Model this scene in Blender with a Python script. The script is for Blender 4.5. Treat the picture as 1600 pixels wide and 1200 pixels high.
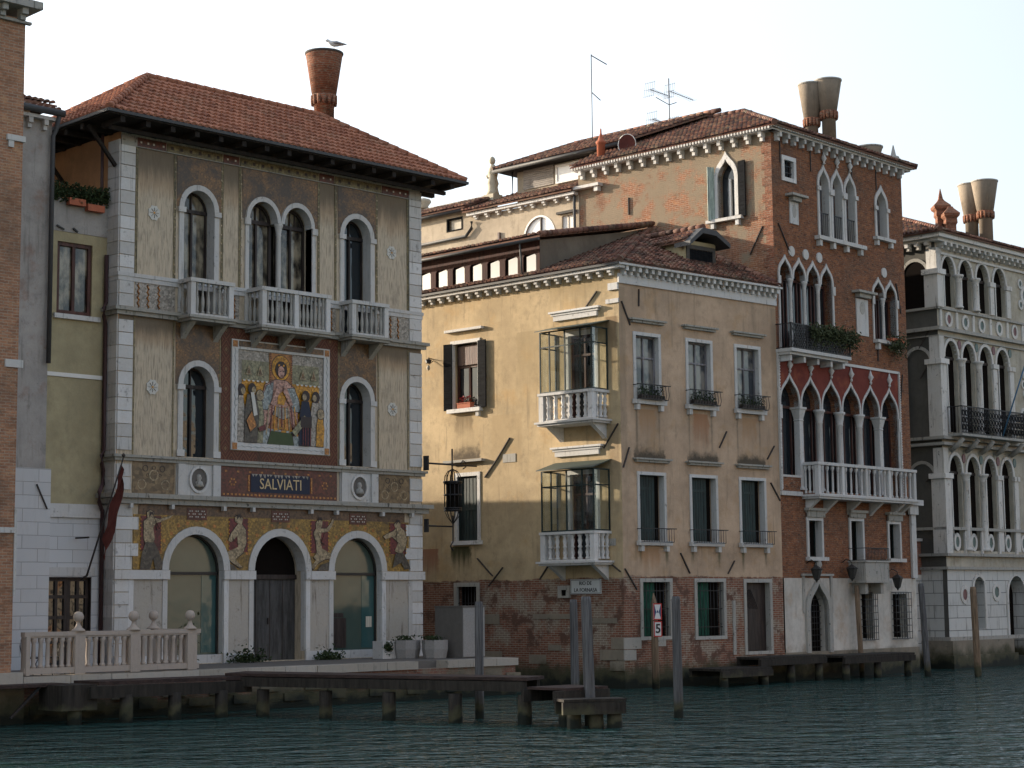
import bpy, bmesh, math, random
from mathutils import Vector, Matrix, geometry
random.seed(7)
R = math.radians
scene = bpy.context.scene
for o in list(bpy.data.objects): bpy.data.objects.remove(o)
col = scene.collection

# ---------------------------------------------------------------- camera, sky, sun, exposure
PITCH, ROLL, YAW = 6.79, -0.57, 45.5          # world X runs along the canal front, Y into the buildings
cam_d = bpy.data.cameras.new('camera'); cam = bpy.data.objects.new('camera', cam_d); col.objects.link(cam)
cam_d.sensor_width = 36.0; cam_d.lens = 2870 / 1600 * 36; cam_d.clip_start = .5; cam_d.clip_end = 3000
Rh = Vector((math.sin(R(YAW)), -math.cos(R(YAW)), 0)); Fh = Vector((math.cos(R(YAW)), math.sin(R(YAW)), 0)); Zv = Vector((0, 0, 1))
Fc = math.cos(R(PITCH)) * Fh + math.sin(R(PITCH)) * Zv
U0 = -math.sin(R(PITCH)) * Fh + math.cos(R(PITCH)) * Zv
Rc = math.cos(R(ROLL)) * Rh + math.sin(R(ROLL)) * U0
Uc = -math.sin(R(ROLL)) * Rh + math.cos(R(ROLL)) * U0
m3 = Matrix((Rc, Uc, -Fc)).transposed()
cam.matrix_world = Matrix.Translation((0, 0, 2.9)) @ m3.to_4x4()
scene.camera = cam
scene.view_settings.view_transform = 'Standard'; scene.view_settings.look = 'None'
scene.view_settings.gamma = 1; scene.view_settings.exposure = .92

SUN_EL, SUN_AZ = 14.0, 111.8                   # azimuth counted from +X towards +Y
w = bpy.data.worlds.new('World'); scene.world = w; w.use_nodes = True
nt = w.node_tree; bg = nt.nodes['Background']
sky = nt.nodes.new('ShaderNodeTexSky'); sky.sky_type = 'NISHITA'; sky.sun_disc = False
sky.sun_elevation = R(SUN_EL); sky.sun_rotation = R(90 - SUN_AZ)
sky.air_density = 1.0; sky.dust_density = 2.0; sky.ozone_density = 1.0
# thin bright haze veils the sky on the sun's side; a weaker even veil is added opposite to lift the facades
def wn(ty, **kw):
    nd = nt.nodes.new(ty)
    for k, v in kw.items(): setattr(nd, k, v)
    return nd
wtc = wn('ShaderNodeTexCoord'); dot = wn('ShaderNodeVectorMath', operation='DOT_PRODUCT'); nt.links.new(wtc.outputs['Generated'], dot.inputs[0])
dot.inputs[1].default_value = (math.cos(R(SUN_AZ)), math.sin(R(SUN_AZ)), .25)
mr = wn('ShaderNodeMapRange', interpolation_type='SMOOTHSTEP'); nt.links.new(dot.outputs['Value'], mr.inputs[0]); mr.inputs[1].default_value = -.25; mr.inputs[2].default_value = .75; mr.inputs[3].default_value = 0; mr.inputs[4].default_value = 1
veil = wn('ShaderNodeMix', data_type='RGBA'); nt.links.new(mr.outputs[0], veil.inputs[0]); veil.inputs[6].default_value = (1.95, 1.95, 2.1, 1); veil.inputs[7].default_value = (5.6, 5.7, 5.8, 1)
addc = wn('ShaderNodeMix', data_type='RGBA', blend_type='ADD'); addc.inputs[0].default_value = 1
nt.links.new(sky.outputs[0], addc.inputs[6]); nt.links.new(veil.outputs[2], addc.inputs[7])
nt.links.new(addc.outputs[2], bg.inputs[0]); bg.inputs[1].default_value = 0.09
sl = bpy.data.lights.new('sun', 'SUN'); sl.energy = 4.6; sl.angle = R(.6); sl.color = (1, .86, .69)
so = bpy.data.objects.new('sun', sl); col.objects.link(so)
sd = Vector((math.cos(R(SUN_AZ)) * math.cos(R(SUN_EL)), math.sin(R(SUN_AZ)) * math.cos(R(SUN_EL)), math.sin(R(SUN_EL))))
so.rotation_euler = sd.to_track_quat('Z', 'Y').to_euler(); so.location = (0, 0, 60)

# ---------------------------------------------------------------- helpers: frames, meshes, things
def Fr(x, y, ang, z=0): return Matrix.Translation((x, y, z)) @ Matrix.Rotation(R(ang), 4, 'Z')
WLD = Matrix.Identity(4)
MW = {}
def place(o, M, parent=None):
    MW[o.name] = M.copy(); col.objects.link(o)
    if parent is not None:
        o.parent = parent; o.matrix_parent_inverse = Matrix.Identity(4)
        o.matrix_basis = MW[parent.name].inverted() @ M
    else: o.matrix_basis = M
    return o
def tagit(o, label=None, cat=None, group=None, kind=None):
    if label: o['label'] = label
    if cat: o['category'] = cat
    if group: o['group'] = group
    if kind: o['kind'] = kind
    return o
def thing(name, label, cat, M, group=None):
    o = bpy.data.objects.new(name, None); o.empty_display_size = .3
    place(o, M); return tagit(o, label, cat, group)

SPLIT = {'quoins', 'marble_panel', 'pier', 'window_jamb', 'corner_pilaster', 'bracket', 'red_frieze_panel', 'olive_frieze_panel', 'gold_strip', 'apron_panel', 'wavy_ribbon', 'corner_stone', 'stone_course', 'pedestal', 'corner_rosette', 'diamond_mosaic', 'tie_bar', 'capital', 'panel_post', 'post', 'trough', 'leg', 'wing', 'sill', 'door_surround', 'fillet', 'corner_block', 'gold_edge', 'iron_hook', 'vent', 'beam', 'strut', 'aerial', 'string_course', 'wing_gutter'}
class MB:
    """collects faces and links them as ONE mesh object"""
    def __init__(s): s.v = []; s.f = []; s.sm = []
    def add(s, vs, fs, smooth=False):
        b = len(s.v); s.v += [tuple(v) for v in vs]
        for f in fs: s.f.append([b + i for i in f]); s.sm.append(smooth)
        return s
    def box(s, x0, x1, y0, y1, z0, z1):
        return s.add([(x0,y0,z0),(x1,y0,z0),(x1,y1,z0),(x0,y1,z0),(x0,y0,z1),(x1,y0,z1),(x1,y1,z1),(x0,y1,z1)],
                     [(0,3,2,1),(4,5,6,7),(0,1,5,4),(1,2,6,5),(2,3,7,6),(3,0,4,7)])
    def hexa(s, P):
        return s.add(P, [(0,3,2,1),(4,5,6,7),(0,1,5,4),(1,2,6,5),(2,3,7,6),(3,0,4,7)])
    def bar(s, a, b, wd, dp=None):
        a, b = Vector(a), Vector(b); d = (b - a).normalized(); dp = dp or wd
        u = Vector((0,0,1)) if abs(d.z) < .95 else Vector((1,0,0))
        p = d.cross(u).normalized() * wd / 2; q = d.cross(p).normalized() * dp / 2
        return s.hexa([a-p-q, a+p-q, a+p+q, a-p+q, b-p-q, b+p-q, b+p+q, b-p+q])
    def tube(s, pts, rad, n=8, caps=True):
        pts = [Vector(p) for p in pts]; rr = rad if isinstance(rad, (list, tuple)) else [rad] * len(pts)
        vs = []
        for i, p in enumerate(pts):
            d = (pts[min(i+1, len(pts)-1)] - pts[max(i-1, 0)]).normalized()
            u = Vector((0,0,1)) if abs(d.z) < .9 else Vector((1,0,0))
            a = d.cross(u).normalized(); b = d.cross(a)
            for k in range(n):
                t = 2 * math.pi * k / n; vs.append(p + (a * math.cos(t) + b * math.sin(t)) * rr[i])
        fs = [(i*n+k, i*n+(k+1) % n, (i+1)*n+(k+1) % n, (i+1)*n+k) for i in range(len(pts)-1) for k in range(n)]
        s.add(vs, fs, True)
        if caps: b = len(s.v) - len(vs); s.f.append([b+k for k in range(n)]); s.f.append([b+(len(pts)-1)*n+k for k in range(n)]); s.sm += [False, False]
        return s
    def lathe(s, prof, x=0, y=0, z=0, n=12, smooth=True, square=False):
        off = math.pi / n if square else 0
        k2 = 1 / math.cos(math.pi / 4) if square else 1
        if square: n = 4; off = math.pi / 4
        vs = [(x + r * k2 * math.cos(off + 2*math.pi*k/n), y + r * k2 * math.sin(off + 2*math.pi*k/n), z + h) for r, h in prof for k in range(n)]
        fs = [(i*n+k, i*n+(k+1) % n, (i+1)*n+(k+1) % n, (i+1)*n+k) for i in range(len(prof)-1) for k in range(n)]
        fs2 = [tuple(range(n))[::-1], tuple((len(prof)-1)*n + k for k in range(n))]
        s.add(vs, fs, smooth and not square); b = len(s.v) - len(vs)
        for f in fs2: s.f.append([b+i for i in f]); s.sm.append(False)
        return s
    def poly(s, pts, y0, y1):
        """polygon in (x,z), from y0 (front) to y1 (back)"""
        tri = geometry.tessellate_polygon([[Vector((p[0], p[1], 0)) for p in pts]])
        n = len(pts)
        vs = [(p[0], y0, p[1]) for p in pts] + [(p[0], y1, p[1]) for p in pts]
        fs = [tuple(t) for t in tri] + [tuple(i + n for i in t) for t in tri]
        fs += [(i, (i+1) % n, (i+1) % n + n, i + n) for i in range(n)]
        return s.add(vs, fs)
    def ring(s, out, inn, y0, y1, closed=False):
        """band between two matching outlines in (x,z)"""
        n = len(out); m = n if closed else n - 1
        vs = [(p[0], y0, p[1]) for p in out] + [(p[0], y0, p[1]) for p in inn] + [(p[0], y1, p[1]) for p in out] + [(p[0], y1, p[1]) for p in inn]
        fs = []
        for i in range(m):
            j = (i+1) % n
            fs += [(i, j, n+j, n+i), (2*n+i, 3*n+i, 3*n+j, 2*n+j), (i, 2*n+i, 2*n+j, j), (n+i, n+j, 3*n+j, 3*n+i)]
        if not closed: fs += [(0, n, 3*n, 2*n), (n-1, 3*n-1, 4*n-1, 2*n-1)]
        return s.add(vs, fs)
    def mesh(s, name, mat):
        me = bpy.data.meshes.new(name); me.from_pydata(s.v, [], s.f)
        bm = bmesh.new(); bm.from_mesh(me); bmesh.ops.recalc_face_normals(bm, faces=bm.faces); bm.to_mesh(me); bm.free()
        for p, sm in zip(me.polygons, s.sm): p.use_smooth = sm
        me.materials.append(mat); return me
    def islands(s):
        par = list(range(len(s.v)))
        def f(i):
            while par[i] != i: par[i] = par[par[i]]; i = par[i]
            return i
        for fc in s.f:
            for i in fc[1:]: par[f(i)] = f(fc[0])
        g = {}
        for k, fc in enumerate(s.f): g.setdefault(f(fc[0]), []).append(k)
        isl = []
        for ks in g.values():
            vs = [s.v[i] for k in ks for i in s.f[k]]; isl.append([ks, [min(v[j] for v in vs) for j in range(3)], [max(v[j] for v in vs) for j in range(3)]])
        ch = True
        while ch:                                     # pieces that touch stay together
            ch = False; o = []
            for I in isl:
                for J in o:
                    if all(I[1][j] <= J[2][j] + .035 and J[1][j] <= I[2][j] + .035 for j in range(3)):
                        J[0] += I[0]; J[1] = [min(a, b) for a, b in zip(I[1], J[1])]; J[2] = [max(a, b) for a, b in zip(I[2], J[2])]; ch = True; break
                else: o.append(I)
            isl = o
        r = []
        for ks, _, _ in isl:
            m = MB(); mp = {}
            for k in ks:
                fc = []
                for i in s.f[k]:
                    if i not in mp: mp[i] = len(m.v); m.v.append(s.v[i])
                    fc.append(mp[i])
                m.f.append(fc); m.sm.append(s.sm[k])
            r.append(m)
        return r
    def out(s, name, mat, parent=None, M=None, **kw):
        if name in SPLIT:
            r = [m.out1(name, mat, parent, M, **kw) for m in s.islands()]; return r[0]
        return s.out1(name, mat, parent, M, **kw)
    def out1(s, name, mat, parent=None, M=None, **kw):
        o = bpy.data.objects.new(name, s.mesh(name, mat))
        place(o, M if M is not None else (MW[parent.name] if parent is not None else WLD), parent)
        return tagit(o, **kw)
def inst(name, me, parent, M, **kw):
    o = bpy.data.objects.new(name, me); place(o, M, parent); return tagit(o, **kw)
def T(x, y, z, rz=0): return Matrix.Translation((x, y, z)) @ Matrix.Rotation(R(rz), 4, 'Z')

def wall_mb(outline, holes, depth, mb=None):
    """facade sheet at y=0 with openings and their reveals"""
    mb = mb or MB()
    loops = [outline] + holes
    flat = [p for l in loops for p in l]
    tri = geometry.tessellate_polygon([[Vector((p[0], p[1], 0)) for p in l] for l in loops])
    vs = [(p[0], 0, p[1]) for p in flat]; mb.add(vs, [tuple(t) for t in tri])
    for h in holes:
        n = len(h)
        vs = [(p[0], 0, p[1]) for p in h] + [(p[0], depth, p[1]) for p in h]
        mb.add(vs, [(i, (i+1) % n, (i+1) % n + n, i + n) for i in range(n)])
    return mb
def rect(u0, u1, z0, z1): return [(u0, z0), (u0, z1), (u1, z1), (u1, z0)]
OG = [(-1,0),(-1.0,.16),(-.95,.32),(-.84,.47),(-.66,.60),(-.44,.71),(-.25,.81),(-.11,.90),(0,1)]
def arch(c, hw, z0, zs, kind='round', H=None, n=12):
    if kind == 'round':
        H = H or hw
        mid = [(c - hw * math.cos(math.pi * i / n), zs + H * math.sin(math.pi * i / n)) for i in range(n + 1)]
    else:
        H = H or hw * 1.8
        mid = [(c + a * hw, zs + b * H) for a, b in OG] + [(c - a * hw, zs + b * H) for a, b in OG[::-1][1:]]
    return [(c - hw, z0)] + mid + [(c + hw, z0)]
def arcade(cs, hw, z0, zs, kind, H):
    """one opening under several arches that spring from columns"""
    pts = [(cs[0] - hw, z0)]
    for c in cs: pts += arch(c, hw, z0, zs, kind, H)[1:-1]
    return pts + [(cs[-1] + hw, z0)]

# ---------------------------------------------------------------- materials
class NT:
    def __init__(s, name):
        s.m = bpy.data.materials.new(name); s.m.use_nodes = True; s.t = s.m.node_tree
        s.b = s.t.nodes['Principled BSDF']
        s.tc = s.t.nodes.new('ShaderNodeTexCoord').outputs['Object']
    def n(s, ty, **kw):
        nd = s.t.nodes.new(ty)
        for k, v in kw.items(): setattr(nd, k, v)
        return nd
    def L(s, a, b): s.t.links.new(a, b)
    def val(s, sock, v):
        if hasattr(v, 'links'): s.L(v, sock)
        elif isinstance(v, (tuple, list)) and len(v) == 3 and sock.type == 'RGBA': sock.default_value = (*v, 1)
        else: sock.default_value = v
    def math(s, op, a, b=0.0, clamp=False):
        nd = s.n('ShaderNodeMath', operation=op, use_clamp=clamp); s.val(nd.inputs[0], a); s.val(nd.inputs[1], b); return nd.outputs[0]
    def mix(s, f, a, b, bt='MIX'):
        nd = s.n('ShaderNodeMix', data_type='RGBA', blend_type=bt); s.val(nd.inputs[0], f); s.val(nd.inputs[6], a); s.val(nd.inputs[7], b); return nd.outputs[2]
    def mapv(s, v, sc=(1,1,1), loc=(0,0,0)):
        nd = s.n('ShaderNodeMapping'); s.L(v, nd.inputs[0]); nd.inputs[1].default_value = loc; nd.inputs[3].default_value = sc; return nd.outputs[0]
    def noise(s, scale=1, detail=4, sc=(1,1,1), rough=.6, loc=(0,0,0), v=None):
        nd = s.n('ShaderNodeTexNoise'); s.L(s.mapv(v or s.tc, sc, loc), nd.inputs['Vector'])
        nd.inputs['Scale'].default_value = scale; nd.inputs['Detail'].default_value = detail; nd.inputs['Roughness'].default_value = rough
        return nd.outputs[0]
    def step(s, f, a, b):
        nd = s.n('ShaderNodeMapRange', interpolation_type='SMOOTHSTEP'); s.L(f, nd.inputs[0]); nd.inputs[1].default_value = a; nd.inputs[2].default_value = b
        return nd.outputs[0]
    def sep(s, v=None):
        nd = s.n('ShaderNodeSeparateXYZ'); s.L(v or s.tc, nd.inputs[0]); return nd.outputs
    def worldz(s):
        g = s.n('ShaderNodeNewGeometry'); return s.sep(g.outputs['Position'])[2]
    def uz(s):
        x = s.sep(); nd = s.n('ShaderNodeCombineXYZ'); s.L(s.math('ADD', x[0], x[1]), nd.inputs[0]); s.L(x[2], nd.inputs[1]); return nd.outputs[0]
    def bricks(s, c1, c2, mortar, bw=.26, rh=.078, ms=.012, warp=True):
        nd = s.n('ShaderNodeTexBrick'); s.L(s.uz(), nd.inputs['Vector'])
        s.val(nd.inputs['Color1'], c1); s.val(nd.inputs['Color2'], c2); s.val(nd.inputs['Mortar'], mortar)
        nd.inputs['Scale'].default_value = 1; nd.inputs['Brick Width'].default_value = bw; nd.inputs['Row Height'].default_value = rh
        nd.inputs['Mortar Size'].default_value = ms; nd.inputs['Mortar Smooth'].default_value = .3; nd.inputs['Bias'].default_value = 0
        return nd.outputs[0], nd.outputs[1]
    def done(s, color, rough=.85, bump=None, bs=.3, bd=.02, metal=0, spec=.3):
        s.val(s.b.inputs['Base Color'], color); s.val(s.b.inputs['Roughness'], rough)
        s.b.inputs['Metallic'].default_value = metal; s.b.inputs['Specular IOR Level'].default_value = spec
        if bump is not None:
            nd = s.n('ShaderNodeBump'); nd.inputs['Strength'].default_value = bs; nd.inputs['Distance'].default_value = bd
            s.L(bump, nd.inputs['Height']); s.L(nd.outputs[0], s.b.inputs['Normal'])
        return s.m
    def waterline(s, c, top=.9, dark=(.012,.016,.012)):
        z = s.worldz(); nz = s.noise(1.3, 5)
        h = s.math('ADD', z, s.math('MULTIPLY', s.math('SUBTRACT', nz, .5), 1.2))
        g = s.step(h, top * .45, top)                      # 0 at the water, 1 above
        green = s.mix(s.noise(4, 3), (.03,.035,.015), (.09,.08,.05))
        c2 = s.mix(s.step(h, top * .15, top * .45), dark, green)
        return s.mix(g, c2, c)

def plain(name, c, rough=.7, metal=0, spec=.3, var=.25, scale=6):
    k = NT(name); c2 = tuple(min(1, v * (1 + var)) for v in c); c1 = tuple(v * (1 - var) for v in c)
    return k.done(k.mix(k.noise(scale, 5), c1, c2), rough, k.noise(scale * 6, 4), .2, .01, metal, spec)

def stone(name, base, dark=(.07,.068,.06), amt=.55, streak=.5, scale=1.2, warm=(.5,.42,.3), wl=None):
    k = NT(name); n1 = k.noise(scale, 6, rough=.7); n2 = k.noise(2.2, 5, sc=(5, 5, .35), rough=.65); n3 = k.noise(14, 4)
    c = k.mix(k.step(n1, .35, .7), base, tuple(a * .8 + b * .2 for a, b in zip(base, warm)))
    c = k.mix(k.math('MULTIPLY', k.step(n2, .55, .72), streak), c, dark)
    c = k.mix(k.math('MULTIPLY', k.step(k.noise(scale * 3.1, 6, rough=.75, loc=(3, 1, 8)), .58, .68), amt), c, dark)
    c = k.mix(.45, c, k.mix(n3, (.7,.7,.7), (1.12,1.12,1.12)), 'MULTIPLY')
    rnd = k.n('ShaderNodeNewGeometry').outputs['Random Per Island']; c = k.mix(1.0, c, k.mix(rnd, (.78,.77,.75), (1.06,1.06,1.06)), 'MULTIPLY')
    if wl: c = k.waterline(c, wl)
    return k.done(c, .75, n3, .25, .015)

def brick(name, c1, c2, mortar, plaster=None, pt=(.5, .56), dirt=.5, wl=None, pscale=.6, black=.0, zmask=None, warm=None):
    k = NT(name); bc, bf = k.bricks(c1, c2, mortar)
    nb = k.noise(3.2, 4, sc=(1, 1, 2.2)); nl = k.noise(.45, 5)
    c = k.mix(k.step(nb, .4, .75), bc, k.mix(.5, bc, (c1[0] * 1.5, c1[1] * 1.55, c1[2] * 1.5)))
    c = k.mix(k.math('MULTIPLY', k.step(nl, .48, .66), dirt), c, (.085,.065,.05))
    c = k.mix(k.math('MULTIPLY', k.step(k.noise(9, 3, sc=(1, 1, 2.5)), .56, .64), .4), c, (.36,.3,.24))
    c = k.mix(k.math('MULTIPLY', k.step(k.noise(2.1, 7, sc=(1, 1, 1.8), rough=.75, loc=(8, 2, 0)), .5, .64), .6), c, tuple(v * .5 for v in c1))
    c = k.mix(k.math('MULTIPLY', k.step(k.noise(1.6, 7, sc=(1, 1, 1.8), rough=.75, loc=(1, 9, 0)), .54, .66), .5), c, (c1[0] * 1.35, c1[1] * 1.6, c1[2] * 1.5))
    if black: c = k.mix(k.math('MULTIPLY', k.step(k.noise(5, 4, sc=(1, 1, 3.), loc=(5,2,1)), .56, .66), black), c, (.035,.03,.028))
    h = k.math('ADD', k.math('MULTIPLY', bf, -1), k.noise(30, 3))
    if plaster:
        f = k.noise(pscale, 7, rough=.68, loc=(11, 4, 2))
        if zmask is not None:
            z = k.sep()[2]; f = k.math('ADD', f, k.math('MULTIPLY', k.math('SUBTRACT', z, zmask[0]), zmask[1]))
        f = k.step(f, *pt)
        pc = k.mix(k.noise(1.1, 6, rough=.7), tuple(v * .78 for v in plaster), tuple(v * 1.12 for v in plaster))
        pc = k.mix(k.math('MULTIPLY', k.step(k.noise(12, 4), .6, .66), .5), pc, tuple(v * .5 for v in plaster))
        c = k.mix(f, c, pc)
    if wl: c = k.waterline(c, wl)
    return k.done(c, .9, h, .5, .02)

def stucco(name, base, brickz=None, wl=.9, streak=.5, dirtc=(.16,.13,.09), patch=(.38,.22,.12), pa=.5, blots=()):
    """old lime plaster, cracked and streaked, brick showing under brickz"""
    k = NT(name); z = k.sep()[2]
    n1 = k.noise(.5, 7, rough=.62); n2 = k.noise(1.6, 6, sc=(3.2, 3.2, .3), rough=.6, loc=(2, 2, 2)); n3 = k.noise(5, 5)
    c = k.mix(k.step(n1, .36, .66), tuple(v * .82 for v in base), tuple(min(1, v * 1.12) for v in base))
    c = k.mix(k.math('MULTIPLY', k.step(k.noise(.9, 6, rough=.7, loc=(7, 7, 7)), .52, .68), pa), c, patch)
    c = k.mix(k.math('MULTIPLY', k.step(n2, .54, .74), streak), c, dirtc)
    c = k.mix(.6, c, k.mix(n3, (.7,.7,.7), (1.18,1.18,1.18)), 'MULTIPLY')
    gr_ = k.math('MULTIPLY', k.step(k.noise(2.4, 9, rough=.8, sc=(1, 1, .7), loc=(6, 1, 3)), .5, .72), .5 + .4 * pa)
    c = k.mix(gr_, c, tuple(v * .42 + d_ * .3 for v, d_ in zip(base, dirtc)))
    ds = k.n('ShaderNodeTexNoise'); k.L(k.mapv(k.tc), ds.inputs['Vector']); ds.inputs['Scale'].default_value = 26; ds.inputs['Detail'].default_value = 3
    c = k.mix(k.math('MULTIPLY', k.step(ds.outputs[0], .62, .7), .35), c, tuple(v * .5 for v in base))
    h = k.noise(16, 5)
    if blots:
        x = k.sep(); wob = k.math('MULTIPLY', k.math('SUBTRACT', k.noise(2.5, 6, rough=.7, loc=(3, 6, 1)), .5), .55); run = k.noise(2.2, 5, sc=(4, 4, .25), rough=.65, loc=(9, 2, 2)); blob = k.noise(2.6, 6, rough=.7, loc=(2, 8, 5))
        for u, hw, za, zb, bcol, st_ in blots:      # soot above hoods, runs below sills, painted bay shadow: strongest at za, gone at zb
            dx = k.math('SUBTRACT', k.math('ADD', hw, k.math('MULTIPLY', wob, min(1, hw * 1.6 + .15))), k.math('ABSOLUTE', k.math('SUBTRACT', x[0], u)))
            t = k.math('DIVIDE', k.math('SUBTRACT', x[2], zb), za - zb); inside = k.math('LESS_THAN', t, 1.0)
            f_ = k.math('MULTIPLY', k.step(dx, -.02, .12), k.math('MULTIPLY', k.step(k.math('ADD', t, k.math('MULTIPLY', k.math('SUBTRACT', run if za > zb else blob, .5), 1.1 if za > zb else 1.5)), .05, .9), inside))
            c = k.mix(k.math('MULTIPLY', f_, st_, True), c, bcol)
    if brickz is not None:
        bc, bf = k.bricks((.155,.058,.036), (.235,.095,.058), (.27,.225,.175))
        bc = k.mix(k.step(k.noise(.9, 6, rough=.7, loc=(1, 5, 3)), .5, .6), bc, k.mix(bf, (.22,.165,.125), (.36,.32,.26)))
        bc = k.mix(k.step(k.noise(1.4, 6, rough=.7, loc=(9, 5, 3)), .5, .6), bc, (.115,.062,.045))
        f = k.math('ADD', z, k.math('MULTIPLY', k.math('SUBTRACT', k.noise(1.0, 6, rough=.7, loc=(4, 0, 4)), .5), brickz[1]))
        c = k.mix(k.step(f, brickz[0] - .03, brickz[0] + .03), bc, c)
    if wl: c = k.waterline(c, wl)
    return k.done(c, .92, h, .35, .02)

def tilemat(name, cs, lichen=(.2,.17,.12), la=.5):
    k = NT(name); g = k.n('ShaderNodeNewGeometry'); rp = k.n('ShaderNodeValToRGB'); k.L(g.outputs['Random Per Island'], rp.inputs[0])
    e = rp.color_ramp.elements; e[0].color = (*cs[0], 1); e[1].color = (*cs[-1], 1)
    for i, c in enumerate(cs[1:-1]): x = e.new((i + 1) / (len(cs) - 1)); x.color = (*c, 1)
    c = k.mix(k.math('MULTIPLY', k.step(k.noise(1.3, 6, rough=.7), .48, .7), la), rp.outputs[0], lichen)
    c = k.mix(k.math('MULTIPLY', k.step(k.noise(7, 4), .55, .7), .5), c, tuple(v * .35 for v in cs[0]))
    return k.done(c, .9, k.noise(20, 4), .3, .01)

def wood(name, c, wl=None, sc=(1, 1, .12), rough=.8, var=.5, scale=9):
    k = NT(name); n = k.noise(scale, 5, sc=sc, rough=.7)
    cc = k.mix(k.step(n, .3, .7), tuple(v * (1 - var) for v in c), tuple(v * (1 + var) for v in c))
    cc = k.mix(k.math('MULTIPLY', k.step(k.noise(1.2, 4), .55, .7), .5), cc, tuple(v * .5 for v in c))
    if wl: cc = k.waterline(cc, wl)
    return k.done(cc, rough, n, .4, .02)

def glassm(name, c=(.012,.016,.02), rough=.04):
    k = NT(name); n = k.noise(1.2, 2)
    return k.done(k.mix(n, c, tuple(v * 1.6 for v in c)), rough, n, .35, .04, 0, .75)

def diamonds(name, a, b, line, p=.46, q=.62):
    k = NT(name); x = k.sep()
    fx = k.math('ABSOLUTE', k.math('SUBTRACT', k.math('FRACT', k.math('DIVIDE', x[0], p)), .5))
    fz = k.math('ABSOLUTE', k.math('SUBTRACT', k.math('FRACT', k.math('DIVIDE', x[2], q)), .5))
    d = k.math('MULTIPLY', k.math('ADD', fx, fz), 2)
    r = k.math('FRACT', k.math('MULTIPLY', d, 2))
    c = k.mix(k.step(r, .35, .5), b, a); c = k.mix(k.math('SUBTRACT', k.step(r, .78, .88), k.step(r, .93, .99)), c, line)
    c = k.mix(k.step(k.math('ABSOLUTE', k.math('SUBTRACT', d, .12)), .1, .16), line, c)
    c = k.mix(k.step(k.noise(.8, 6, rough=.7), .5, .7), c, (.05,.035,.025))
    return k.done(c, .6)
def tesserae(name, a, b, dirt=(.05,.035,.02), da=.6, cell=22, spec=.5, rough=.45, dlo=.45, metal=0.0):
    k = NT(name); v = k.n('ShaderNodeTexVoronoi'); v.inputs['Scale'].default_value = cell; k.L(k.tc, v.inputs['Vector'])
    s_ = k.sep(v.outputs['Color']); c = k.mix(s_[0], a, b); c = k.mix(1.0, c, k.mix(s_[1], (.5,.48,.45), (1.35,1.3,1.25)), 'MULTIPLY')
    c = k.mix(k.math('MULTIPLY', k.step(k.noise(5, 5, rough=.7, loc=(2, 2, 9)), .45, .65), .45), c, tuple(x_ * .45 for x_ in a))
    c = k.mix(k.math('MULTIPLY', k.step(k.noise(.9, 6, rough=.75), dlo, dlo + .22), da), c, dirt)
    return k.done(c, rough, spec=spec, metal=metal)

M = {}
M['istria'] = stone('istrian_stone', (.56,.56,.56), amt=.5, streak=.45)
M['istria_clean'] = stone('pale_stone', (.62,.62,.62), amt=.5, streak=.5)
M['istria_old'] = stone('weathered_stone', (.36,.355,.335), amt=.9, streak=.75, scale=1.8)
M['cornice'] = stone('stained_cornice_stone', (.33,.325,.30), dark=(.04,.038,.034), amt=.95, streak=.8, scale=1.7)
M['palestone'] = stone('palace_stone', (.64,.63,.61), amt=.85, streak=.75, scale=1.3)
M['quaystone'] = stone('quay_stone', (.40,.37,.33), amt=.45, streak=.3, wl=.75)
M['balustone'] = stone('cast_stone', (.42,.36,.32), amt=.15, streak=.25)
M['basestone'] = stone('foundation_stone', (.22,.19,.15), amt=.6, streak=.3, wl=.95)
def slab_panel(name, a, b, stain=(.10,.08,.055), wl=None):
    """book-matched cream marble with vertical veins, rust runs below the eaves"""
    k = NT(name); x = k.sep()
    n = k.noise(2.2, 6, sc=(4, 4, .22), rough=.7); n2 = k.noise(7, 4, sc=(4, 4, .3), rough=.6, loc=(3, 3, 3))
    c = k.mix(k.step(n, .35, .68), a, b); c = k.mix(k.math('MULTIPLY', k.step(n2, .48, .62), .7), c, tuple(v * .5 for v in b)); c = k.mix(k.math('MULTIPLY', k.step(k.noise(1.1, 6, rough=.75, loc=(8, 8, 1)), .52, .7), .5), c, tuple(v * .55 for v in b))
    # rust and soot washed down from the wooden eaves (z 16.7) and from the balcony course (z 11.5)
    for top, dep in ((16.8, 1.25), (11.6, .8)):
        f = k.math('DIVIDE', k.math('SUBTRACT', top, x[2]), dep); above = k.math('LESS_THAN', x[2], top + .02)
        f = k.math('ADD', f, k.math('MULTIPLY', k.math('SUBTRACT', k.noise(1.6, 5, sc=(3, 3, .3), loc=(top, 0, 0)), .5), .8))
        g = k.math('MULTIPLY', k.math('SUBTRACT', 1.0, k.step(f, .35, 1.0)), above)
        amb = k.math('MULTIPLY', k.math('MULTIPLY', k.math('SUBTRACT', 1.0, k.step(f, .8, 1.35)), above), .45, True); c = k.mix(amb, c, (.30,.17,.07))
        g = k.math('MULTIPLY', g, .8, True)
        c = k.mix(g, c, stain)
    return k.done(c, .55, k.noise(18, 3), .12, .01)
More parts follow.
